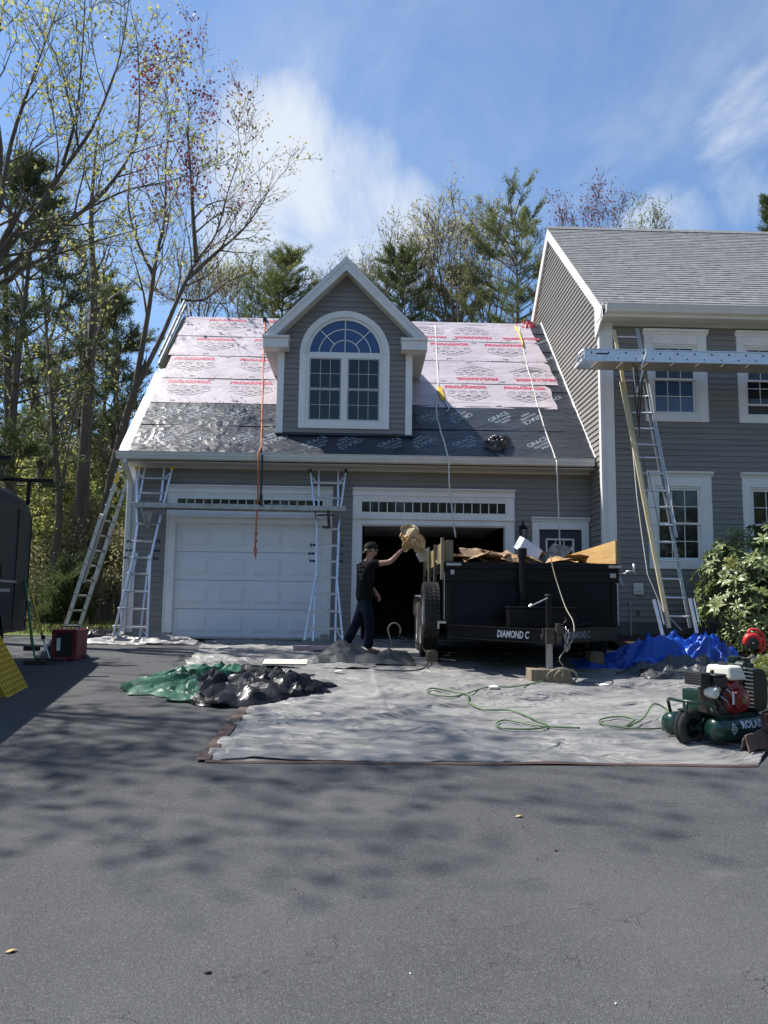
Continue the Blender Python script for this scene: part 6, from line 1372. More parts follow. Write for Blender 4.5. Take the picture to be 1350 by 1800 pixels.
# pump with cooling fins, and its flywheel guard
px0 = .635
for k in range(12): 
    m = MB(); z = .36+k*.022; m.box(px0-.10, px0+.12, .04, .30, z, z+.008); m.build('cooling_fin', M['steel'] if False else M['alu_dull'], CMP)
m = MB(); m.box(px0-.06, px0+.09, .07, .27, .282, .62); m.box(px0-.09, px0+.11, .05, .29, .63, .70); m.build('pump_body', M['comp_cast'], CMP, bevel=.012)
m = MB(); m.lathe((px0-.0, .17, .70), (0, 0, 1), [(0, .05), (.02, .06), (.05, .06), (.06, .03)], 12); m.lathe((px0-.08, .02, .68), (0, -1, 0), [(-.05, .045), (.03, .045), (.035, .03)], 16); m.box(px0+.0, px0+.10, .08, .2, .70, .74); m.build('intake_filter', M['comp_cast'], CMP)
m = MB(); m.prism([(px0+.05+.115*(abs(cos(t))**.6)*(1 if cos(t) > 0 else -1), -.04, .47+.19*(abs(sin(t))**.6)*(1 if sin(t) > 0 else -1)) for t in [2*pi*(i+.5)/24 for i in range(24)]], (0, .09, 0)); m.build('belt_guard', M['comp_cast'], CMP, bevel=.012)
for k in range(11): m = MB(); z = .33+k*.033; m.bar((px0-.155, -.052, z+.012), (px0-.05, -.052, z-.002), .010, .012); m.build('guard_louvre', M['alu'], CMP)
m = MB(); m.tube([(px0+.12, .1, .62), (px0+.22, .08, .60), (px0+.24, .08, .45), (px0+.22, .1, .27)], .014, 8); m.build('discharge_pipe', M['rust'], CMP, smooth=True)
m = MB(); m.tube([(.98, -.03, .27), (1.12, -.03, .33), (1.22, -.02, .42)], .017, 8); m.tube([(.98, .43, .27), (1.12, .43, .33), (1.22, .42, .42)], .017, 8); m.build('push_handle', M['comp_green'], CMP, smooth=True)

# ================================================================== THE WORKER
M['skin'] = mat('skin', (.42, .22, .15), .5, var=.08, vscale=10); M['shirt'] = mat('black_tshirt', (.009, .0085, .010), .9, var=.4, vscale=6, bump=1., bscale=7, bdist=.05, spec=.15)
M['jeans'] = mat('dark_jeans', (.010, .014, .028), .9, var=.35, vscale=8, bump=.9, bscale=8, bdist=.04, spec=.15); M['hair'] = mat('grey_hair', (.16, .14, .12), .9, var=.3, vscale=40)
M['boot'] = mat('tan_boot', (.20, .12, .07), .8, var=.2); M['cap'] = mat('black_cap', (.008, .008, .009), .9, bump=.2, bscale=30, bdist=.004)
PX, PY = .03, -2.1; PZ = gz(PY)
def wx_(x, y, dy=0.): p = at(x, y, PY+dy); return (p[0], p[1], p[2])
def skin(name, verts, edges, radii, m_, parent, root=0, sub=2):
    me = bpy.data.meshes.new(name); me.from_pydata(verts, edges, []); me.materials.append(m_); o = bpy.data.objects.new(name, me); COL.objects.link(o)
    md = o.modifiers.new('skin', 'SKIN'); md.use_smooth_shade = True; md.branch_smoothing = .3
    for i, r in enumerate(radii): me.skin_vertices[0].data[i].radius = (r, r) if isinstance(r, float) else r
    me.skin_vertices[0].data[root].use_root = True
    sb_ = o.modifiers.new('sub', 'SUBSURF'); sb_.levels = sub; sb_.render_levels = sub
    dg = bpy.context.evaluated_depsgraph_get(); dg.update(); ev_ = bpy.data.meshes.new_from_object(o.evaluated_get(dg)); ev_.name = name
    bpy.data.objects.remove(o); ev_.polygons.foreach_set('use_smooth', [True]*len(ev_.polygons))
    if not ev_.materials: ev_.materials.append(m_)
    return link_mesh(name, ev_, parent)
MAN = thing('person', 'worker in black T-shirt, dark jeans and backward black cap lifting brown paper towards the trailer', 'person', (PX, PY, PZ))
V = {}
V['pelvis'] = wx_(641, 1062); V['belly'] = wx_(641, 1040); V['chest'] = wx_(641, 1012); V['upper'] = wx_(643, 994); V['neck'] = wx_(648, 984); V['skull0'] = wx_(652, 975); V['skull1'] = wx_(653, 964); V['skull2'] = wx_(652, 955)
V['shR'] = wx_(655, 992, -.16); V['elR'] = wx_(686, 988, -.20); V['wrR'] = wx_(706, 967, -.16)
V['shL'] = wx_(640, 993, .18); V['elL'] = wx_(646, 1027, .24); V['wrL'] = wx_(662, 1042, .12)
V['hipR'] = wx_(646, 1070, -.10); V['knR'] = wx_(650, 1103, -.11); V['anR'] = wx_(647, 1142, -.10); V['toR'] = wx_(662, 1150, -.10)
V['hipL'] = wx_(637, 1070, .10); V['knL'] = wx_(625, 1100, .12); V['anL'] = wx_(607, 1133, .10); V['toL'] = wx_(617, 1142, .10)
for k in ('anR', 'toR', 'anL', 'toL'): v = list(V[k]); v[2] = max(v[2], PZ+(.09 if k[0] == 'a' else .045)); V[k] = tuple(v)
keys = list(V); ix = {k: i for i, k in enumerate(keys)}
rad = dict(pelvis=.10, belly=.10, chest=.11, upper=.08, neck=.056, skull0=.070, skull1=.088, skull2=.080, shR=.052, elR=.044, wrR=.029, shL=.05, elL=.044, wrL=.029, hipR=.07, knR=.05, anR=.035, toR=.04, hipL=.07, knL=.05, anL=.035, toL=.04)
ed = [('pelvis', 'belly'), ('belly', 'chest'), ('chest', 'upper'), ('upper', 'neck'), ('neck', 'skull0'), ('skull0', 'skull1'), ('skull1', 'skull2'), ('upper', 'shR'), ('shR', 'elR'), ('elR', 'wrR'), ('upper', 'shL'), ('shL', 'elL'), ('elL', 'wrL'), ('pelvis', 'hipR'), ('hipR', 'knR'), ('knR', 'anR'), ('anR', 'toR'), ('pelvis', 'hipL'), ('hipL', 'knL'), ('knL', 'anL'), ('anL', 'toL')]
body = skin('body', [V[k] for k in keys], [(ix[a], ix[b]) for a, b in ed], [rad[k] for k in keys], M['skin'], MAN)
# hands: palm and five fingers, closed round the paper (right) and hanging curled (left)
def hand(name, wrist, direction, palm_n, curl, parent):
    w = Vector(wrist); d = Vector(direction).normalized(); n = Vector(palm_n); n = (n-d*n.dot(d)).normalized(); s = d.cross(n)
    vs, es, rs = [tuple(w-d*.02), tuple(w+d*.035), tuple(w+d*.075)], [(0, 1), (1, 2)], [(.026, .02), (.036, .020), (.036, .018)]
    for i, (off, ln) in enumerate(((-.030, .068), (-.010, .078), (.010, .074), (.029, .058))):
        p = w+d*.080+s*off; k = len(vs); vs.append(tuple(p)); rs.append(.0105); es.append((2, k)); dd = d
        for j in range(3): dd = (dd*cos(curl)+n*sin(curl)).normalized(); n2 = n; p = p+dd*ln*(.45, .32, .25)[j]; vs.append(tuple(p)); rs.append(.0095-.001*j); es.append((len(vs)-2, len(vs)-1))
    p = w+d*.03-s*.034; k = len(vs); vs.append(tuple(p)); rs.append(.013); es.append((1, k)); p = p+(d*.6-s*.6+n*.35).normalized()*.035; vs.append(tuple(p)); rs.append(.0115); es.append((k, k+1)); p = p+(d*.8+n*.6).normalized()*.03; vs.append(tuple(p)); rs.append(.0095); es.append((k+1, k+2))
    return skin(name, vs, es, rs, M['skin'], parent, sub=1)
dR = Vector(V['wrR'])-Vector(V['elR']); hand('hand', V['wrR'], dR+Vector((.05, 0, .02)), (0.4, .9, -.2), .75, body)
dL = Vector(V['wrL'])-Vector(V['elL']); hand('hand', V['wrL'], dL+Vector((0.02, -.02, -.12)), (-.6, .3, -.6), .45, body)
# face, ear, hair, cap
hd = Vector(wx_(653, 965)); fdir = Vector((.95, .30, .08)).normalized(); sd_ = Vector((.30, -.95, 0)).normalized()
m = MB(); m.lathe(hd+fdir*.075+Vector((0, 0, -.012)), (fdir+Vector((0, 0, -.5))), [(0, .014), (.02, .017), (.034, .010)], 8); m.lathe(hd+fdir*.062+Vector((0, 0, -.075)), fdir+Vector((0, 0, -.3)), [(-.03, .045), (0, .042), (.02, .025)], 12)
m.lathe(hd+fdir*.078+Vector((0, 0, -.045)), fdir, [(0, .024), (.006, .020)], 8); m.build('face', M['skin'], body, smooth=True)
m = MB(); 
for s in (-1, 1): m.lathe(hd+fdir*.072+sd_*s*.030+Vector((0, 0, .012)), fdir, [(0, .012), (.005, .009)], 8)
m.build('eyes', mat('eye', (.05, .04, .035), .3), body, smooth=True)
for s in (-1, 1): m = MB(); m.lathe(hd+sd_*s*.080-fdir*.01+Vector((0, 0, -.012)), sd_*s, [(0, .016), (.006, .026), (.014, .028), (.016, .02)], 10); m.build('ear', M['skin'], body, smooth=True)
def dome(c, ax, r, n0, n1, sx=1.): return None
m = MB(); 
upv_ = Vector((-.12, 0, 1)).normalized()
m.lathe(hd-fdir*.012+Vector((0, 0, -.045)), upv_, [(0, .080), (.02, .090), (.05, .094)], 20); m.build('hair', M['hair'], body, smooth=True)
m = MB(); m.lathe(hd-fdir*.008+Vector((0, 0, .008)), upv_, [(-.03, .088), (0, .103), (.03, .105), (.06, .096), (.085, .072), (.100, .035), (.104, .004)], 24)
bc = hd-fdir*.10+Vector((0, 0, -.03)); m.hexa([bc+sd_*.065+Vector((0, 0, .012)), bc-sd_*.065+Vector((0, 0, .012)), bc-sd_*.045-fdir*.045+Vector((0, 0, -.035)), bc+sd_*.045-fdir*.045+Vector((0, 0, -.035)), bc+sd_*.065+Vector((0, 0, .022)), bc-sd_*.065+Vector((0, 0, .022)), bc-sd_*.045-fdir*.045+Vector((0, 0, -.025)), bc+sd_*.045-fdir*.045+Vector((0, 0, -.025))])
m.build('cap', M['cap'], body, auto=50)
# clothes: slightly larger shells round the same skeleton
def L2(a, b, t): return tuple(Vector(V[a]).lerp(Vector(V[b]), t))
sv = [V['pelvis'], V['belly'], V['chest'], V['upper'], L2('upper', 'neck', .7), V['shR'], L2('shR', 'elR', .50), V['shL'], L2('shL', 'elL', .55)]
sv[0] = (V['pelvis'][0]-.0, V['pelvis'][1], V['pelvis'][2]-.01)
skin('tshirt', sv, [(0, 1), (1, 2), (2, 3), (3, 4), (3, 5), (5, 6), (3, 7), (7, 8)], [(.170, .155), (.160, .150), (.172, .160), .145, .078, .088, .072, .086, .070], M['shirt'], MAN, 2)
jv = [V['pelvis'], V['hipR'], V['knR'], L2('knR', 'anR', 1.02), V['hipL'], V['knL'], L2('knL', 'anL', 1.02), L2('pelvis', 'belly', .8)]
skin('jeans', jv, [(0, 1), (1, 2), (2, 3), (0, 4), (4, 5), (5, 6), (0, 7)], [.145, .108, .080, .076, .108, .080, .076, .12], M['jeans'], MAN, 0)
for a, t in (('anR', 'toR'), ('anL', 'toL')):
    A = Vector(V[a]); T_ = Vector(V[t]); d = (T_-A); d.z = 0; d = d.normalized()
    skin('boot', [tuple(A+Vector((0, 0, .05))), tuple(A-d*.03+Vector((0, 0, -.03))), tuple(A+d*.10+Vector((0, 0, -.045))), tuple(A+d*.19+Vector((0, 0, -.05)))], [(0, 1), (1, 2), (2, 3)], [.052, .050, .046, .036], M['boot'], MAN, 1)
# grey back print on the shirt: three short lines of marks, kept unreadable as in the photograph
pr0 = Vector(wx_(630, 1000, -.10))
m = MB(); R = random.Random(4)
for row, (z_, n_) in enumerate(((.04, 4), (-.02, 3), (-.09, 2), (-.15, 2))):
    for k in range(n_):
        c_ = pr0+Vector((.012+k*.028+row*.004, -.045-.012*k, z_+.006*k)); m.obox(c_, (.009, -.004, 0), (0, .001, 0), (0, 0, .017*R.uniform(.6, 1.1)))
m.build('back_print', mat('grey_shirt_print', (.13, .13, .14), .8), MAN)
# paper held up in the right hand
HP = Vector(V['wrR'])+dR.normalized()*.10
def paperfn(u, v):
    x = -.09+.38*u; z = .26-.36*v-.20*max(0, u-.45)*1.0+.08*sin(u*4); y = .06*sin(u*7+v*3)+.05*mn.noise(Vector((u*4, v*4, 2)))
    return (HP.x+x+.07*mn.noise(Vector((u*4, v*4, 7)))+.05*v, HP.y-.035+y+.05*facet(u*3, v*3, 1.), HP.z+z+.05*mn.noise(Vector((u*6, v*6, 1))))
o = MB().grid(paperfn, 26, 22).build('held_paper', crumple('tan_paper', (.52, .40, .24), (.42, .31, .17), .7, 6, .01, 3, 1.), None, auto=20, solid=.003); tag(o, 'crumpled tan building paper held up in the raised hand of the worker', 'paper')
o = heap(lambda u, v: (HP.x+.02+.15*(u-.5)+.05*mn.noise(Vector((u*3, v*3, 9))), HP.y-.09-.05*sin(pi*u)*sin(pi*v)-.04*mn.noise(Vector((u*6, v*6, 3))), HP.z+.15-.20*(v)+.05*mn.noise(Vector((u*5, v*5, 5)))), 'held_paper', bpy.data.materials['orange_paper'], 'smaller orange brown paper fold gripped in front of the tan sheet by the worker', 'paper', 18, 16)
# ================================================================== TREES AND PLANTS
M['bark'] = mat('grey_bark', (.150, .130, .108), .95, 0, 0, 5, (.075, .062, .05), bump=.8, bscale=22, bdist=.03, stretch=(1, 1, .25))
M['bark_pale'] = mat('pale_bark', (.20, .18, .155), .9, 0, 0, 5, (.10, .085, .07), bump=.4, bscale=22, bdist=.02)
M['twig'] = mat('twig', (.135, .112, .09), .9, var=.25, vscale=2)
M['leaf_spring'] = leafmat('young_yellow_green_leaf', (.52, .50, .16), (.34, .37, .10), .6, .5)
M['leaf_pale'] = leafmat('pale_bud_leaf', (.44, .40, .22), (.30, .28, .14), .6, .5)
M['leaf_green'] = leafmat('fresh_green_leaf', (.32, .36, .10), (.17, .21, .06), .6, .5)
M['leaf_red'] = leafmat('red_maple_leaf', (.27, .05, .05), (.13, .03, .035), .6, .4)
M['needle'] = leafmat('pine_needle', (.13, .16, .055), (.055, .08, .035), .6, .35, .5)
M['needle_yellow'] = leafmat('yellow_pine_needle', (.21, .235, .075), (.08, .11, .038), .6, .4, .5)  # yellower needle tone for some of the pines
M['dead_leaf'] = leafmat('dry_leaf', (.28, .20, .10), (.16, .11, .05), .8, .2)

def tubes_np(P0, P1, R0, R1, n=3):
    P0, P1 = np.asarray(P0, float), np.asarray(P1, float); R0, R1 = np.asarray(R0, float), np.asarray(R1, float)
    D = P1-P0; D /= np.linalg.norm(D, axis=1, keepdims=True)+1e-9
    up = np.where(np.abs(D[:, 2:3]) > .9, [[1., 0, 0]], [[0, 0, 1.]]); A = np.cross(D, up); A /= np.linalg.norm(A, axis=1, keepdims=True); B = np.cross(D, A)
    a = 2*np.pi*np.arange(n)/n; ring = A[:, None]*np.cos(a)[None, :, None]+B[:, None]*np.sin(a)[None, :, None]
    V = np.concatenate([P0[:, None]+ring*R0[:, None, None], P1[:, None]+ring*R1[:, None, None]], 1)
    base = (np.arange(len(P0))*2*n)[:, None, None]; j = np.arange(n); q = np.stack([j, (j+1) % n, n+(j+1) % n, n+j], 1)[None]
    return V.reshape(-1, 3), (base+q).reshape(-1, 4)
RNG = np.random.default_rng(11)
def leaves_np(C, size, jit=.35, aspect=.55, droop=0.):
    C = np.asarray(C, float); k = len(C)
    d = RNG.normal(size=(k, 3)); d[:, 2] -= droop; d /= np.linalg.norm(d, axis=1, keepdims=True)
    u = np.cross(d, RNG.normal(size=(k, 3))); u /= np.linalg.norm(u, axis=1, keepdims=True)
    s = size*RNG.uniform(1-jit, 1+jit, (k, 1))
    V = np.stack([C, C+d*s*.5+u*s*aspect*.5, C+d*s, C+d*s*.5-u*s*aspect*.5], 1).reshape(-1, 3)
    return V, np.arange(4*k).reshape(-1, 4)
class Tree:
    def __init__(s, seed): s.r = random.Random(seed); s.seg = []; s.tips = []
    def branch(s, p, d, L, r, lev, wob=.16, trop=.06, kids=7, spread=(.45, .95), minr=.004, kf=(.35, .62), sub=1.0):
        R = s.r; n = max(3, int(L/(.32 if lev > 1 else .22))); st = L/n; px, py, pz = p; dx, dy, dz = d
        nodes = []
        for i in range(n):
            dx += R.gauss(0, wob); dy += R.gauss(0, wob); dz += R.gauss(0, wob)+trop
            q = 1/sqrt(dx*dx+dy*dy+dz*dz); dx *= q; dy *= q; dz *= q
            qx, qy, qz = px+dx*st, py+dy*st, pz+dz*st
            r0 = max(minr, r*(1-.85*i/n)); r1 = max(minr, r*(1-.85*(i+1)/n))
            s.seg.append((px, py, pz, qx, qy, qz, r0, r1)); px, py, pz = qx, qy, qz
            nodes.append((px, py, pz, dx, dy, dz, r1, (i+1)/n))
        if lev <= 0:
            for nd in nodes[max(0, n//3):]: s.tips.append(nd[:3])
            return
        for k in range(kids):
            t = .22+.78*(k+R.random())/kids; nd = nodes[min(n-1, int(t*n))]
            s.child(nd, L, lev, t, wob, trop, kids, spread, minr, kf, sub)
        s.tips.append(nodes[-1][:3])
    def child(s, nd, L, lev, t, wob, trop, kids, spread, minr, kf, sub):
        R = s.r; a = R.uniform(*spread); D = Vector(nd[3:6]); o = Vector((R.gauss(0, 1), R.gauss(0, 1), R.gauss(0, 1))); o = (o-D*o.dot(D)).normalized()
        d = D*cos(a)+o*sin(a); l = L*R.uniform(*kf)*(1.15-.5*t)
        s.branch(nd[:3], tuple(d), l, max(minr, nd[6]*.62), lev-1, wob, trop, max(3, int(kids*.8*sub)), spread, minr, kf, sub)
    def limb(s, pts, r0, r1, lev=2, kids=8, start=.3, L=None, **kw):
        """a limb that follows given points; side branches grow from it"""
        pts = [Vector(p) for p in pts]; out = []
        for i in range(len(pts)-1):      # smooth it
            a = pts[max(i-1, 0)]; b = pts[i]; c = pts[i+1]; d = pts[min(i+2, len(pts)-1)]
            for k in range(4):
                t = k/4; out.append(.5*((2*b)+(c-a)*t+(2*a-5*b+4*c-d)*t*t+(3*b-a-3*c+d)*t**3))
        out.append(pts[-1]); N = len(out)-1; tot = sum((out[i+1]-out[i]).length for i in range(N))
        rs = [r0+(r1-r0)*i/N for i in range(N+1)]
        for i in range(N): s.seg.append((*out[i], *out[i+1], rs[i], rs[i+1]))
        for k in range(kids):
            t = start+(1-start)*(k+s.r.random())/kids; i = min(N-1, int(t*N)); D = (out[i+1]-out[i]).normalized()
            nd = (*out[i], *D, rs[i]*1.0, t)
            s.child(nd, (L or tot*.6), lev, t*.8, kw.get('wob', .14), kw.get('trop', .07), kw.get('sk', 7), kw.get('spread', (.4, .85)), kw.get('minr', .005), kw.get('kf', (.4, .75)), 1.)
        s.branch(tuple(out[-1]), tuple((out[-1]-out[-2]).normalized()), (L or tot*.5)*.6, r1, min(lev, 2), .12, .06, 6, (.35, .8), kw.get('minr', .005))
        return out, rs
def finish_tree(T, label, cat, base, leafm, lsize, per, name='bare_tree', group=None, barkm=None, thick=.03, frac=1., leafsel=None, spread=.10, droop=.2):
    root = thing(name, label, cat, base, 0, group)
    S = np.array(T.seg); big = S[:, 6] >= thick
    def mk(sel, n): return tubes_np(sel[:, :3], sel[:, 3:6], sel[:, 6], sel[:, 7], n)
    if big.any(): V, F = mk(S[big], 9); quick('trunk', V, F, barkm or M['bark'], root, True)
    V, F = mk(S[~big], 3); tw = quick('branches', V, F, M['twig'], root); tw['kind'] = 'stuff'
    tips = np.array(T.tips)
    if per > 0 and len(tips):
        groups = [(leafm, tips)] if leafsel is None else [(m_, tips[sel(tips)]) for m_, sel in leafsel]
        for m_, tp in groups:
            if not len(tp): continue
            k = int(len(tp)*per); C = tp[RNG.integers(0, len(tp), k)]+RNG.normal(0, spread, (k, 3))
            V, F = leaves_np(C, lsize, droop=droop); o = quick('foliage', V, F, m_, root); o['kind'] = 'stuff'
    return root
def pxl(pts, Y): return [tuple(at(x, y, Y)) for x, y in pts]

# --- the big spring tree whose limbs lean in from the left edge
Yt = -.5; T = Tree(21)
trunk = [tuple(at(-150, 1120, Yt)), tuple(at(-130, 800, Yt)), tuple(at(-90, 560, Yt)), tuple(at(-40, 500, Yt))]
trunk[0] = (trunk[0][0], trunk[0][1], gz(Yt))
T.limb(trunk, .17, .12, lev=1, kids=2, start=.8)
T.limb(pxl([(-60, 520), (0, 452), (60, 375), (110, 300), (165, 220), (205, 120), (222, 40)], Yt), .062, .012, lev=3, kids=12, start=.2, L=2.6)
T.limb(pxl([(-50, 510), (20, 465), (90, 410), (170, 350), (230, 270), (245, 190), (242, 80)], Yt+.3), .058, .012, lev=3, kids=12, start=.25, L=2.3)
T.limb(pxl([(60, 430), (140, 375), (220, 335), (290, 320)], Yt), .035, .012, lev=2, kids=6, L=1.6)
T.limb(pxl([(-60, 520), (-10, 400), (20, 250), (60, 130), (100, 20)], Yt-.3), .06, .012, lev=3, kids=11, start=.2, L=2.6)
T.limb(pxl([(-60, 480), (0, 300), (-10, 150), (10, -20)], Yt+.5), .06, .015, lev=3, kids=8, L=2.6)
T.limb(pxl([(-70, 520), (0, 497), (60, 462), (150, 430), (210, 412)], Yt+.2), .05, .012, lev=1, kids=8, L=1.5)
T.limb(pxl([(110, 290), (135, 200), (145, 90), (150, -10)], Yt), .035, .012, lev=2, kids=7, L=1.7)
finish_tree(T, 'tall spring tree with yellow green leaves leaning in from the left edge of the frame', 'tree', trunk[0], M['leaf_spring'], .085, 1.5, thick=.03, spread=.12)
# --- forked maple beside the garage with red leaves at its top right
Yt = 6.; T = Tree(5)
b0 = at(163, 1093, Yt); base = (b0[0], Yt, 0)
T.limb([base]+pxl([(172, 1000), (190, 870), (212, 770), (238, 680)], Yt), .15, .095, lev=1, kids=3, start=.7, L=1.5)
T.limb(pxl([(236, 690), (250, 610), (262, 540), (275, 450), (290, 380), (292, 280), (300, 200)], Yt), .085, .015, lev=3, kids=11, start=.25, L=3.6)
T.limb(pxl([(238, 685), (285, 590), (315, 520), (345, 460), (380, 410), (400, 340), (420, 280)], Yt), .07, .012, lev=3, kids=12, start=.3, L=3.5)
T.limb(pxl([(268, 480), (240, 420), (225, 350), (235, 270)], Yt), .05, .014, lev=2, kids=7, L=2.6)
T.limb(pxl([(330, 490), (385, 440), (430, 400), (465, 350)], Yt), .06, .015, lev=2, kids=8, L=2.4)
T.limb(pxl([(318, 527), (360, 525), (400, 495), (440, 480)], Yt), .045, .012, lev=1, kids=6, L=1.8)
T.limb(pxl([(345, 460), (340, 390), (335, 300), (330, 220)], Yt), .07, .015, lev=2, kids=9, L=2.6)
red_sel = lambda t: np.array([(P[2] > 11.2 and P[0] > -6.6 and P[0] < -3.4) and (mn.noise(Vector(P)*.9) > -.05) for P in t])
finish_tree(T, 'tall forked maple left of the garage roof with red leaves at its top right', 'tree', base, None, .10, 1.0, thick=.045,
            leafsel=[(M['leaf_red'], lambda t: red_sel(t)), (M['leaf_red'], lambda t: red_sel(t)), (M['leaf_red'], lambda t: red_sel(t)), (M['leaf_pale'], lambda t: ~red_sel(t))], spread=.14)
# --- the other trunks of the wood, left to right
def wood_tree(seed, pts, Y, r0, r1, label, leafm, per, L=3., kids=12, forks=(), lsize=.13, start=.3, group=None):
    T = Tree(seed); P = pxl(pts, Y); base = (P[0][0], Y, 0); r0 *= .72; r1 *= .6; T.limb([base]+P[1:], r0, r1, lev=3 if Y < 9 else 2, kids=kids, start=start, L=L)
    for f in forks: T.limb(pxl(f, Y), r0*.5, r1*.7, lev=2, kids=7, start=.3, L=L*.8)
    return finish_tree(T, label, 'tree', base, leafm, lsize*.85, per*1.5 if Y < 9 else per*3, thick=.05, group=group, spread=.18)
wood_tree(31, [(128, 1092), (140, 950), (148, 800), (158, 650), (165, 520), (160, 380), (170, 250)], 7.5, .34, .05, 'thick straight grey trunk standing just right of the forked slender trunk in the left wood', M['leaf_spring'], .5, 3.0, 16, start=.35)
wood_tree(32, [(82, 1088), (98, 960), (104, 880), (96, 780), (90, 680), (80, 560), (70, 420)], 6.5, .17, .04, 'slender trunk forking at head height of the black trailer in the left wood', M['leaf_spring'], .5, 2.6, 13, forks=[[(104, 880), (118, 800), (135, 700), (150, 600)]], start=.4)
wood_tree(33, [(15, 1088), (18, 900), (14, 700), (10, 500), (25, 300)], 4.5, .22, .05, 'dark trunk rising behind the black trailer at the left edge of the wood', M['leaf_spring'], .5, 2.8, 13)
wood_tree(34, [(62, 1085), (68, 900), (72, 760), (45, 600), (40, 430)], 9, .22, .05, 'bent trunk behind the ladder rack of the black trailer', M['leaf_pale'], .5, 3.2, 13, forks=[[(72, 800), (95, 700), (120, 560)]])
wood_tree(35, [(192, 1085), (196, 950), (200, 800), (210, 640)], 10, .17, .05, 'dark slim trunk just left of the garage corner, behind the leaning ladder', M['leaf_green'], .6, 3, 12)
wood_tree(36, [(208, 1083), (207, 950), (214, 820), (205, 700), (200, 560)], 13, .16, .05, 'thin trunk nearest the garage corner board in the left wood', M['leaf_pale'], .5, 3.2, 12)
wood_tree(37, [(178, 1083), (180, 960), (176, 820), (188, 640), (182, 480)], 15, .16, .05, 'distant straight trunk seen between the maple and the slim dark trunk', M['leaf_spring'], .6, 3.6, 13)
wood_tree(38, [(40, 1080), (48, 900), (60, 700), (110, 520), (120, 400)], 16, .18, .05, 'far leaning trunk in the wood beyond the black trailer', M['leaf_pale'], .5, 4, 14)
# --- pale bare trees behind the garage roof
def back_tree(seed, xs, ytop, Y, label, leafm, per, r0=.16, lsize=.17, n=5, spreadpx=60):
    T = Tree(seed); R = random.Random(seed); cx_ = xs; b = at(cx_, 900, Y); base = (b[0], Y, 0)
    q = at(cx_, 700, Y); T.limb([base, (q[0], Y, q[2]*.5), tuple(q)], r0, r0*.7, lev=1, kids=2, start=.8, L=2)
    for k in range(n):
        x1 = cx_+(k-(n-1)/2)/max(1, (n-1)/2)*spreadpx*R.uniform(.75, 1.1); yy = ytop+abs(x1-cx_)/spreadpx*45*R.random()
        T.limb([tuple(at(cx_, 700, Y)), tuple(at(cx_+(x1-cx_)*.45, 560+R.uniform(-20, 20), Y+R.uniform(-1, 1))), tuple(at(cx_+(x1-cx_)*.8, (560+yy)/2, Y+R.uniform(-1, 1))), tuple(at(x1, yy+20, Y))], r0*.35, .014, lev=3, kids=9, start=.25, L=2.8, spread=(.25, .6), trop=.12, minr=.008)
    return finish_tree(T, label, 'tree', base, leafm, lsize*.7, per*1.1, thick=.05, barkm=M['bark_pale'], spread=.2)
back_tree(51, 800, 385, 17, 'pale bare tree with yellow buds behind the roof right of the dormer', M['leaf_pale'], .9, spreadpx=58, n=6)
back_tree(52, 735, 430, 21, 'fine twiggy tree close behind the roof between the second pine and the pale tree', M['leaf_pale'], .7, spreadpx=40, n=4)
back_tree(53, 1040, 352, 24, 'red budded treetop showing over the left part of the house roof', M['leaf_red'], 1.0, spreadpx=48, n=4)
back_tree(54, 1140, 388, 25, 'small leafy twigs showing over the middle of the house roof', M['leaf_green'], .8, spreadpx=34, n=4)
back_tree(55, 350, 470, 20, 'thin bare tree behind the upper left corner of the papered roof', M['leaf_pale'], .7, spreadpx=60, n=5)
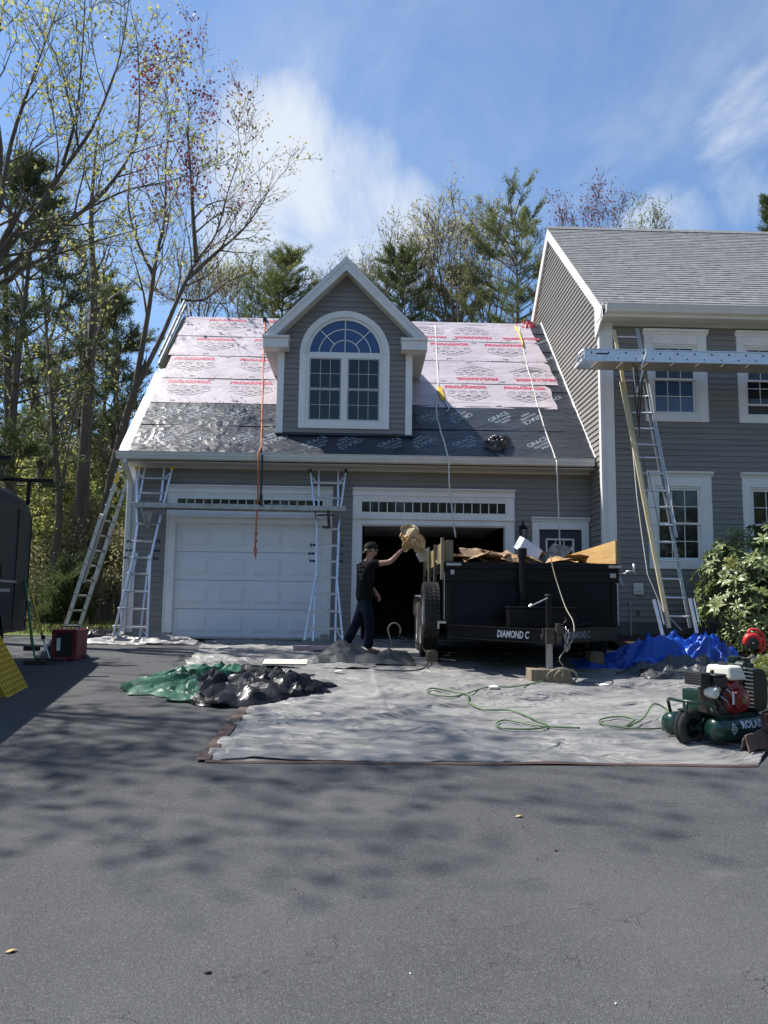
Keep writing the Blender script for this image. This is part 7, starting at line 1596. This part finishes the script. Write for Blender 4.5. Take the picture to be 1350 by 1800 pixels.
# --- pines
def pine(seed, cx_, ytop, Y, halfpx, label, ybase_px=None, nm=None, dens=1., trunk_r=.2, top_round=.7, hmin=.25, sparse=0., ht=None):
    R = random.Random(seed); P = at(cx_, ytop, Y); H_ = P[2]; X0 = P[0]; root = thing('pine_tree', label, 'pine', (X0, Y, 0))
    scale = (at(cx_+halfpx, ytop, Y)[0]-X0)
    seg = []; C = []; D = []
    lean = R.uniform(-.02, .02)
    def tp(z): return X0+lean*z+.12*sin(z*.6+seed), Y+.1*sin(z*.5)
    N = int(H_/.5)
    for i in range(N): 
        z0, z1 = H_*i/N, H_*(i+1)/N; a = tp(z0); b = tp(z1); seg.append((a[0], a[1], z0, b[0], b[1], z1, trunk_r*(1-.93*i/N), trunk_r*(1-.93*(i+1)/N)))
    z = H_*hmin
    while z < H_-.15:
        t = (z-H_*hmin)/(H_*(1-hmin)); rad = (scale*min(1, (H_-z)/ht)**top_round if ht else scale*(min(1, (1-t)**top_round*1.35)))*(.75+.25*min(1, t*4)); rad *= .8+.45*mn.noise(Vector((z*.9, seed, 0))); a = tp(z)
        for k in range(R.randint(4, 6)):
            if R.random() < sparse: continue
            az = R.uniform(0, 2*pi); L = max(.35, rad*R.uniform(.45, 1.12)); el = .10+.5*t+R.uniform(-.12, .18)
            d = Vector((cos(az)*cos(el), sin(az)*cos(el), sin(el))); p = Vector((a[0], a[1], z)); n = max(3, int(L/.35)); st = L/n
            for j in range(n):
                d = (d+Vector((R.gauss(0, .08), R.gauss(0, .08), .05+R.gauss(0, .05)))).normalized(); q = p+d*st
                seg.append((*p, *q, .028*(1-j/n)+.008, .028*(1-(j+1)/n)+.008)); p = q
                if j >= n*.25 or L < 1:
                    for s_ in range(R.randint(2, 3)):
                        side = Vector((-d.y, d.x, R.uniform(-.1, .45)))*R.choice((-1, 1)); sd = (d*.6+side*R.uniform(.4, 1)+Vector((0, 0, .15))).normalized(); l2 = R.uniform(.25, .6)*min(1, L/1.5+.4)
                        seg.append((*p, *(p+sd*l2), .010, .006))
                        for w_ in range(4): C.append(p+sd*l2*(.3+.27*w_)); D.append(sd)
            C.append(p); D.append(d)
        z += R.uniform(.22, .42)/dens
    S = np.array(seg); big = S[:, 6] > .04
    V, F = tubes_np(S[big, :3], S[big, 3:6], S[big, 6], S[big, 7], 8); quick('trunk', V, F, M['bark'], root, True)
    V, F = tubes_np(S[~big, :3], S[~big, 3:6], S[~big, 6], S[~big, 7], 3); o = quick('branches', V, F, M['twig'], root); o['kind'] = 'stuff'
    C = np.repeat(np.array(C), 11, 0); D = np.repeat(np.array(D), 11, 0); k = len(C)
    d = D*.9+RNG.normal(0, .6, (k, 3)); d[:, 2] += .25; d /= np.linalg.norm(d, axis=1, keepdims=True); u = np.cross(d, RNG.normal(size=(k, 3))); u /= np.linalg.norm(u, axis=1, keepdims=True)
    C = C+RNG.normal(0, .05, (k, 3)); Ln = RNG.uniform(.12, .24, (k, 1)); V = np.stack([C-u*.013, C+u*.013, C+d*Ln], 1).reshape(-1, 3)
    o = quick('needles', V, np.arange(3*k).reshape(-1, 3), nm or M['needle'], root); o['kind'] = 'stuff'
    return root
pine(61, 500, 452, 18, 88, 'bushy round topped pine behind the roof left of the dormer', nm=M['needle_yellow'], dens=1.15, top_round=.5, hmin=.4, ht=2.2)
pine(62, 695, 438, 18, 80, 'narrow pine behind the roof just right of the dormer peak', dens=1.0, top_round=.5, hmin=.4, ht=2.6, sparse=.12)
pine(63, 905, 362, 15, 150, 'tall dark pine against the gable of the main house', nm=M['needle_yellow'], dens=.75, top_round=.38, hmin=.3, sparse=.3, ht=2.4)
pine(64, 1352, 345, 22, 60, 'pine top showing over the house roof at the right edge', hmin=.5)
pine(65, 60, 300, 3.5, 190, 'large dark pine with layered boughs in the left wood', dens=.7, sparse=.3, hmin=.30, trunk_r=.16, ht=4)
pine(66, 215, 520, 11, 110, 'dark pine half hidden behind the forked maple', ht=3, dens=.75, sparse=.15, hmin=.25)
pine(67, 110, 620, 14, 150, 'broad pine deep in the left wood', ht=3, dens=.7, sparse=.15, hmin=.18)
pine(73, 160, 430, 12.5, 120, 'feathery pine between the thick trunk and the forked maple', dens=.6, sparse=.3, hmin=.25, ht=4)
pine(68, -20, 560, 9, 150, 'pine at the far left edge behind the black trailer', ht=3, dens=.6, sparse=.2, hmin=.2)
pine(69, 120, 985, 5.2, 52, 'low young pine at the foot of the thick trunk', dens=1.6, hmin=.08, trunk_r=.04, top_round=.9)
back_tree(56, 640, 470, 23, 'thin budding tree directly behind the dormer peak', M['leaf_pale'], .8, spreadpx=45, n=4)
back_tree(57, 860, 400, 23, 'taller twiggy tree with yellow leaves just left of the dark gable pine', M['leaf_spring'], 1., spreadpx=50, n=5)
back_tree(58, 430, 500, 24, 'low budding tree behind the ridge between the maple and the round pine', M['leaf_green'], 1., spreadpx=55, n=5)
pine(70, 790, 478, 22, 95, 'low pine far behind the roof under the pale bare tree', dens=.9, hmin=.3, ht=3, top_round=.5)
pine(71, 625, 485, 24, 80, 'low pine far behind the left slope of the dormer', dens=.9, hmin=.3, ht=3, top_round=.5)
pine(72, 990, 420, 24, 60, 'pine crown rising behind the gable edge of the main house', dens=.9, hmin=.4, ht=3, top_round=.6)
# --- understory
def sapling(seed, x, Y, ztop, w, leafm, label, per=5, name='sapling', n=7):
    T = Tree(seed); R = random.Random(seed); b = at(x, 1000, Y); base = (b[0], Y, 0)
    for k in range(n):
        a = R.uniform(0, 2*pi); T.branch((base[0]+R.uniform(-.2, .2)*w, Y+R.uniform(-.2, .2)*w, 0), (cos(a)*.28*w/1.5, sin(a)*.28, 1), ztop*R.uniform(.6, 1), .022, 2, .09, .03, 8, (.4, 1.1), .004, (.25, .5))
    return finish_tree(T, label, 'sapling', base, leafm, .105, per, name, thick=.05, spread=.16, group='saplings under the wood')
sap = [(75, 9, 4.6), (100, 12, 6), (140, 11, 5.5), (165, 14, 6.5), (185, 9, 4.2), (205, 11, 5.2), (60, 14, 6.8), (120, 17, 7.5), (150, 8, 3.4), (215, 16, 6.5), (30, 10, 5), (95, 7.5, 2.6)]
for i, (x, Y, z) in enumerate(sap):
    where = ['right beside the black trailer', 'behind the forked slender trunk', 'right of the thick trunk', 'behind the leaning extension ladder', 'left of the slim dark trunk', 'near the garage corner board', 'far behind the trailer rack', 'deep behind the thick trunk', 'low at the maple foot', 'far behind the garage corner', 'behind the trailer roof', 'low before the forked slender trunk'][i]
    sapling(100+i, x, Y, z, 1.6, [M['leaf_spring'], M['leaf_green'], M['leaf_pale']][i % 3], ('%s leafed sapling ' % ['yellow green', 'fresh green', 'pale'][i % 3])+where, per=10)
def wood_mass(name, label, x0, x1, y0, y1, h, k, trunks, seed, size=.34, kinds=('leaf_spring', 'leaf_green', 'needle'), zmin=0.):
    R = np.random.default_rng(seed); o_all = []
    for ki, km in enumerate(kinds):
        m_ = k//len(kinds); nc = max(12, m_//90); cx_ = R.uniform(x0, x1, nc); cy_ = R.uniform(y0, y1, nc); cz = R.uniform(zmin, 1, nc)**.8*h*R.uniform(.55, 1.1, nc)
        i = R.integers(0, nc, m_); C = np.stack([cx_[i], cy_[i], cz[i]], 1)+R.normal(0, 1, (m_, 3))*[.9, .9, .75]; C[:, 2] = np.maximum(C[:, 2], .05)
        V, F = leaves_np(C, size); o_all.append((V, F, M[km]))
    tx = R.uniform(x0, x1, trunks); ty = R.uniform(y0, y1, trunks); hh_ = h*R.uniform(.8, 1.5, trunks)
    P0 = np.stack([tx, ty, np.full(trunks, -2.)], 1); P1 = np.stack([tx+R.normal(0, .5, trunks), ty, hh_], 1)
    V, F = tubes_np(P0, P1, R.uniform(.08, .2, trunks), np.full(trunks, .04), 5); o_all.append((V, F, M['bark']))
    vs, fs, off = [], [], 0; me_m = []
    for j, (V, F, m_) in enumerate(o_all): vs.append(V); fs.append(F+off); off += len(V); me_m += [j]*len(F)
    o = quick(name, np.concatenate(vs), np.concatenate(fs), [m_ for _, _, m_ in o_all]); o.data.polygons.foreach_set('material_index', me_m); 
    tag(o, label, 'woods', None, 'stuff'); return o
wood_mass('far_woods', 'hazy yellow green woods filling the gaps behind the left trees', -45, -6, 24, 45, 9.5, 90000, 120, 3)
wood_mass('back_woods', 'tree mass beyond the garage and house', -6, 45, 22, 45, 9.5, 40000, 70, 4)
wood_mass('rear_woods', 'woods on the far side of the drive behind the viewer', -45, 50, -62, -46, 15, 42000, 90, 5, .6, ('leaf_green', 'needle', 'leaf_spring'))
wood_mass('side_woods', 'woods on the right beyond the drive', 26, 36, -44, -4, 12, 16000, 50, 6, .6, ('leaf_green', 'needle'))
# --- trees out of frame on the left whose branches shade the drive
def shade_tree(seed, X, Y, H_, label, per=.6, n=9, ry=1.):
    T = Tree(seed); R = random.Random(seed); z0 = gz(Y)
    T.limb([(X, Y, z0), (X+.1, Y, H_*.25), (X+.2, Y+.1, H_*.45)], .17, .06, lev=1, kids=2, start=.7, L=2)
    for k in range(n):
        a = 2*pi*k/n+R.uniform(-.3, .3); r_ = R.uniform(.6, 1.)*H_*.26; zz_ = H_*(.42+.05*R.random())
        T.limb([(X+.2, Y+.1, zz_), (X+cos(a)*r_*.5, Y+sin(a)*r_*.5*ry, H_*.62), (X+cos(a)*r_, Y+sin(a)*r_*ry, H_*R.uniform(.75, .98))], .035, .010, lev=2, kids=9, start=.2, L=2.6)
    return finish_tree(T, label, 'tree', (X, Y, z0), M['leaf_spring'], .15, per*1.6, thick=.05, spread=.14)
shade_tree(71, -9.9, -6.2, 14, 'tree left of the frame whose branches shade the foreground asphalt', .7, 8, .2)
shade_tree(72, -12.5, -1.0, 15, 'tree left of the frame behind the black trailer', 1.0)
shade_tree(73, -9.0, -4.7, 18.5, 'tallest tree left of the frame beside the foreground', .65, 10, .18)

# --- rhododendron beside the house
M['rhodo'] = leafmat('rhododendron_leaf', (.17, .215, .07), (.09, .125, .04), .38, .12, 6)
M['rhodo_pale'] = leafmat('sun_tinted_rhododendron_leaf', (.23, .275, .09), (.13, .165, .05), .36, .15, 6)  # paler copy of the leaf with sunlight put into its colour
M['leaf_yellow'] = mat('yellowing_leaf', (.55, .45, .05), .5)
def leaf_blade(L, w, droop=.25):
    return [(0, 0, 0), (-w/2, L*.45, -.01), (0, L*.42, .006-.0), (w/2, L*.45, -.01), (-w*.3, L*.8, -droop*L*.5), (0, L*.8, -droop*L*.42), (w*.3, L*.8, -droop*L*.5), (0, L, -droop*L)], [(0, 2, 1), (0, 3, 2), (1, 2, 5, 4), (2, 3, 6, 5), (4, 5, 7), (5, 6, 7)]
bl_v, bl_f = leaf_blade(1., .30)
rc0 = at(1345, 1010, -2.0); RB = Vector((rc0[0], -2.0, -.06))
rh = thing('rhododendron', 'large glossy leaved rhododendron growing against the house below the lower right window', 'shrub', tuple(RB))
RR = random.Random(17); lobes = [((.15, 0, 1.52), (.95, .8, .62)), ((0, 0, 1.15), (1.08, .9, .75)), ((-.35, -.2, .75), (.80, .7, .55)), ((.5, -.1, .8), (.9, .8, .8)), ((-.15, -.35, .35), (.75, .6, .38)), ((-.62, -.1, 1.35), (.42, .5, .36))]
ros = []
for (c, e) in lobes:
    for _ in range(int(240*e[0]*e[2]/.6)):
        d = Vector((RR.gauss(0, 1), RR.gauss(0, 1), RR.gauss(0, 1))).normalized(); 
        if d.z < -.55: continue
        q = RB+Vector(c)+Vector((d.x*e[0], d.y*e[1], d.z*e[2]))*RR.uniform(.78, 1.04); ros.append((q, (d+Vector((0, 0, .55))).normalized()))
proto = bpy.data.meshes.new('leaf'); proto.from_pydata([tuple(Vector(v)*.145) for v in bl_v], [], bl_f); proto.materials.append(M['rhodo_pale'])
proto_y = proto.copy(); proto_y.materials.clear(); proto_y.materials.append(M['leaf_yellow'])
fV, fF, mi = [], [], []; cand = []
for q, n in ros:
    k = RR.randint(6, 9); ph0 = RR.uniform(0, 2*pi); a = n.orthogonal().normalized(); b = n.cross(a); L = RR.uniform(.8, 1.2)
    for j in range(k):
        t = ph0+2*pi*j/k+RR.uniform(-.2, .2); el = RR.uniform(-.15, .55); d = (a*cos(t)+b*sin(t))*cos(el)+n*sin(el); side = d.cross(n).normalized(); up = side.cross(d)
        M4 = Matrix((side, d, up)).transposed()*(L*RR.uniform(.8, 1.15)); cand.append((q, M4))
cand.sort(key=lambda t: (t[0]-Vector(CAM)).length)
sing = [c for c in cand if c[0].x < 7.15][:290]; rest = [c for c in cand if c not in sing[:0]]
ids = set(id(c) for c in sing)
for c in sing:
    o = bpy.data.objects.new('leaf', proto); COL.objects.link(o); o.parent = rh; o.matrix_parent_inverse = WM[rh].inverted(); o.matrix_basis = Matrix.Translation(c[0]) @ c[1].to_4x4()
yq = Vector(at(1287, 990, -2.9))
for j in range(7):
    t = 2*pi*j/7; M4 = Matrix.Rotation(t, 3, 'Y') @ Matrix.Rotation(.3, 3, 'X'); o = bpy.data.objects.new('leaf', proto_y); COL.objects.link(o); o.parent = rh; o.matrix_parent_inverse = WM[rh].inverted(); o.matrix_basis = Matrix.Translation(yq) @ (Matrix.Rotation(t, 3, 'Y') @ Matrix.Rotation(pi/2, 3, 'X')).to_4x4() @ Matrix.Scale(.9, 4); o['label'] = 'yellow leaf'
bv = np.array(bl_v)*.135; bf3 = [f for f in bl_f]
vs, fs = [], []
for c in cand:
    if id(c) in ids: continue
    n0 = len(vs); vs += [tuple(c[0]+c[1] @ Vector(v)) for v in bv]; fs += [tuple(n0+i for i in f) for f in bf3]
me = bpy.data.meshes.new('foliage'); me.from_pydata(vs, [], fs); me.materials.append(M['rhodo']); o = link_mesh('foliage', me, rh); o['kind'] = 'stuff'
T = Tree(9)
for q, n in ros[::3]:
    a = RB+Vector((RR.uniform(-.15, .15), RR.uniform(-.1, .1), 0)); mid = a.lerp(q, .5)+Vector((RR.uniform(-.1, .1), RR.uniform(-.1, .1), -.1)); T.seg.append((*a, *mid, .014, .01)); T.seg.append((*mid, *q, .01, .006))
S = np.array(T.seg); V, F = tubes_np(S[:, :3], S[:, 3:6], S[:, 6], S[:, 7], 4); o = quick('stems', V, F, M['twig'], rh); o['kind'] = 'stuff'
# --- small bright shrub behind the compressor
sb = at(1345, 1190, -4.6); sbz = gz(-4.6); sh = thing('low_shrub', 'low bright green shrub at the right edge behind the green compressor', 'shrub', (sb[0], -4.6, sbz))
k = 1500; C = RNG.normal(size=(k, 3)); C /= np.linalg.norm(C, axis=1, keepdims=True); C = C*RNG.uniform(.7, 1, (k, 1))*[.30, .26, .26]+[sb[0]+.16, -4.55, sbz+.12]; C[:, 2] = np.maximum(C[:, 2], sbz+.01)
V, F = leaves_np(C, .06, aspect=.4); o = quick('foliage', V, F, M['leaf_green'], sh); o['kind'] = 'stuff'
# --- grass on the lawn beside the garage, litter in the wood
k = 9000; X = RNG.uniform(-13, -4.6, k); Y = RNG.uniform(.6, 8.5, k); C = np.stack([X, Y, np.full(k, .0)], 1); d = np.stack([RNG.normal(0, .3, k), RNG.normal(0, .3, k), np.ones(k)], 1); h = RNG.uniform(.04, .11, (k, 1)); u = RNG.normal(size=(k, 3))*[.012, .012, 0]
V = np.stack([C-u, C+u, C+d*h], 1).reshape(-1, 3); o = quick('grass', V, np.arange(3*k).reshape(-1, 3), M['leaf_green']); tag(o, 'thin green grass of the lawn left of the garage', 'grass', None, 'stuff')
k = 12000; C = np.stack([RNG.uniform(-22, -4.7, k), RNG.uniform(1.5, 22, k), RNG.uniform(.0, .05, k)], 1); V, F = leaves_np(C, .09); o = quick('leaf_litter', V, F, M['dead_leaf']); tag(o, 'dry brown leaves lying under the left wood', 'leaf litter', None, 'stuff')
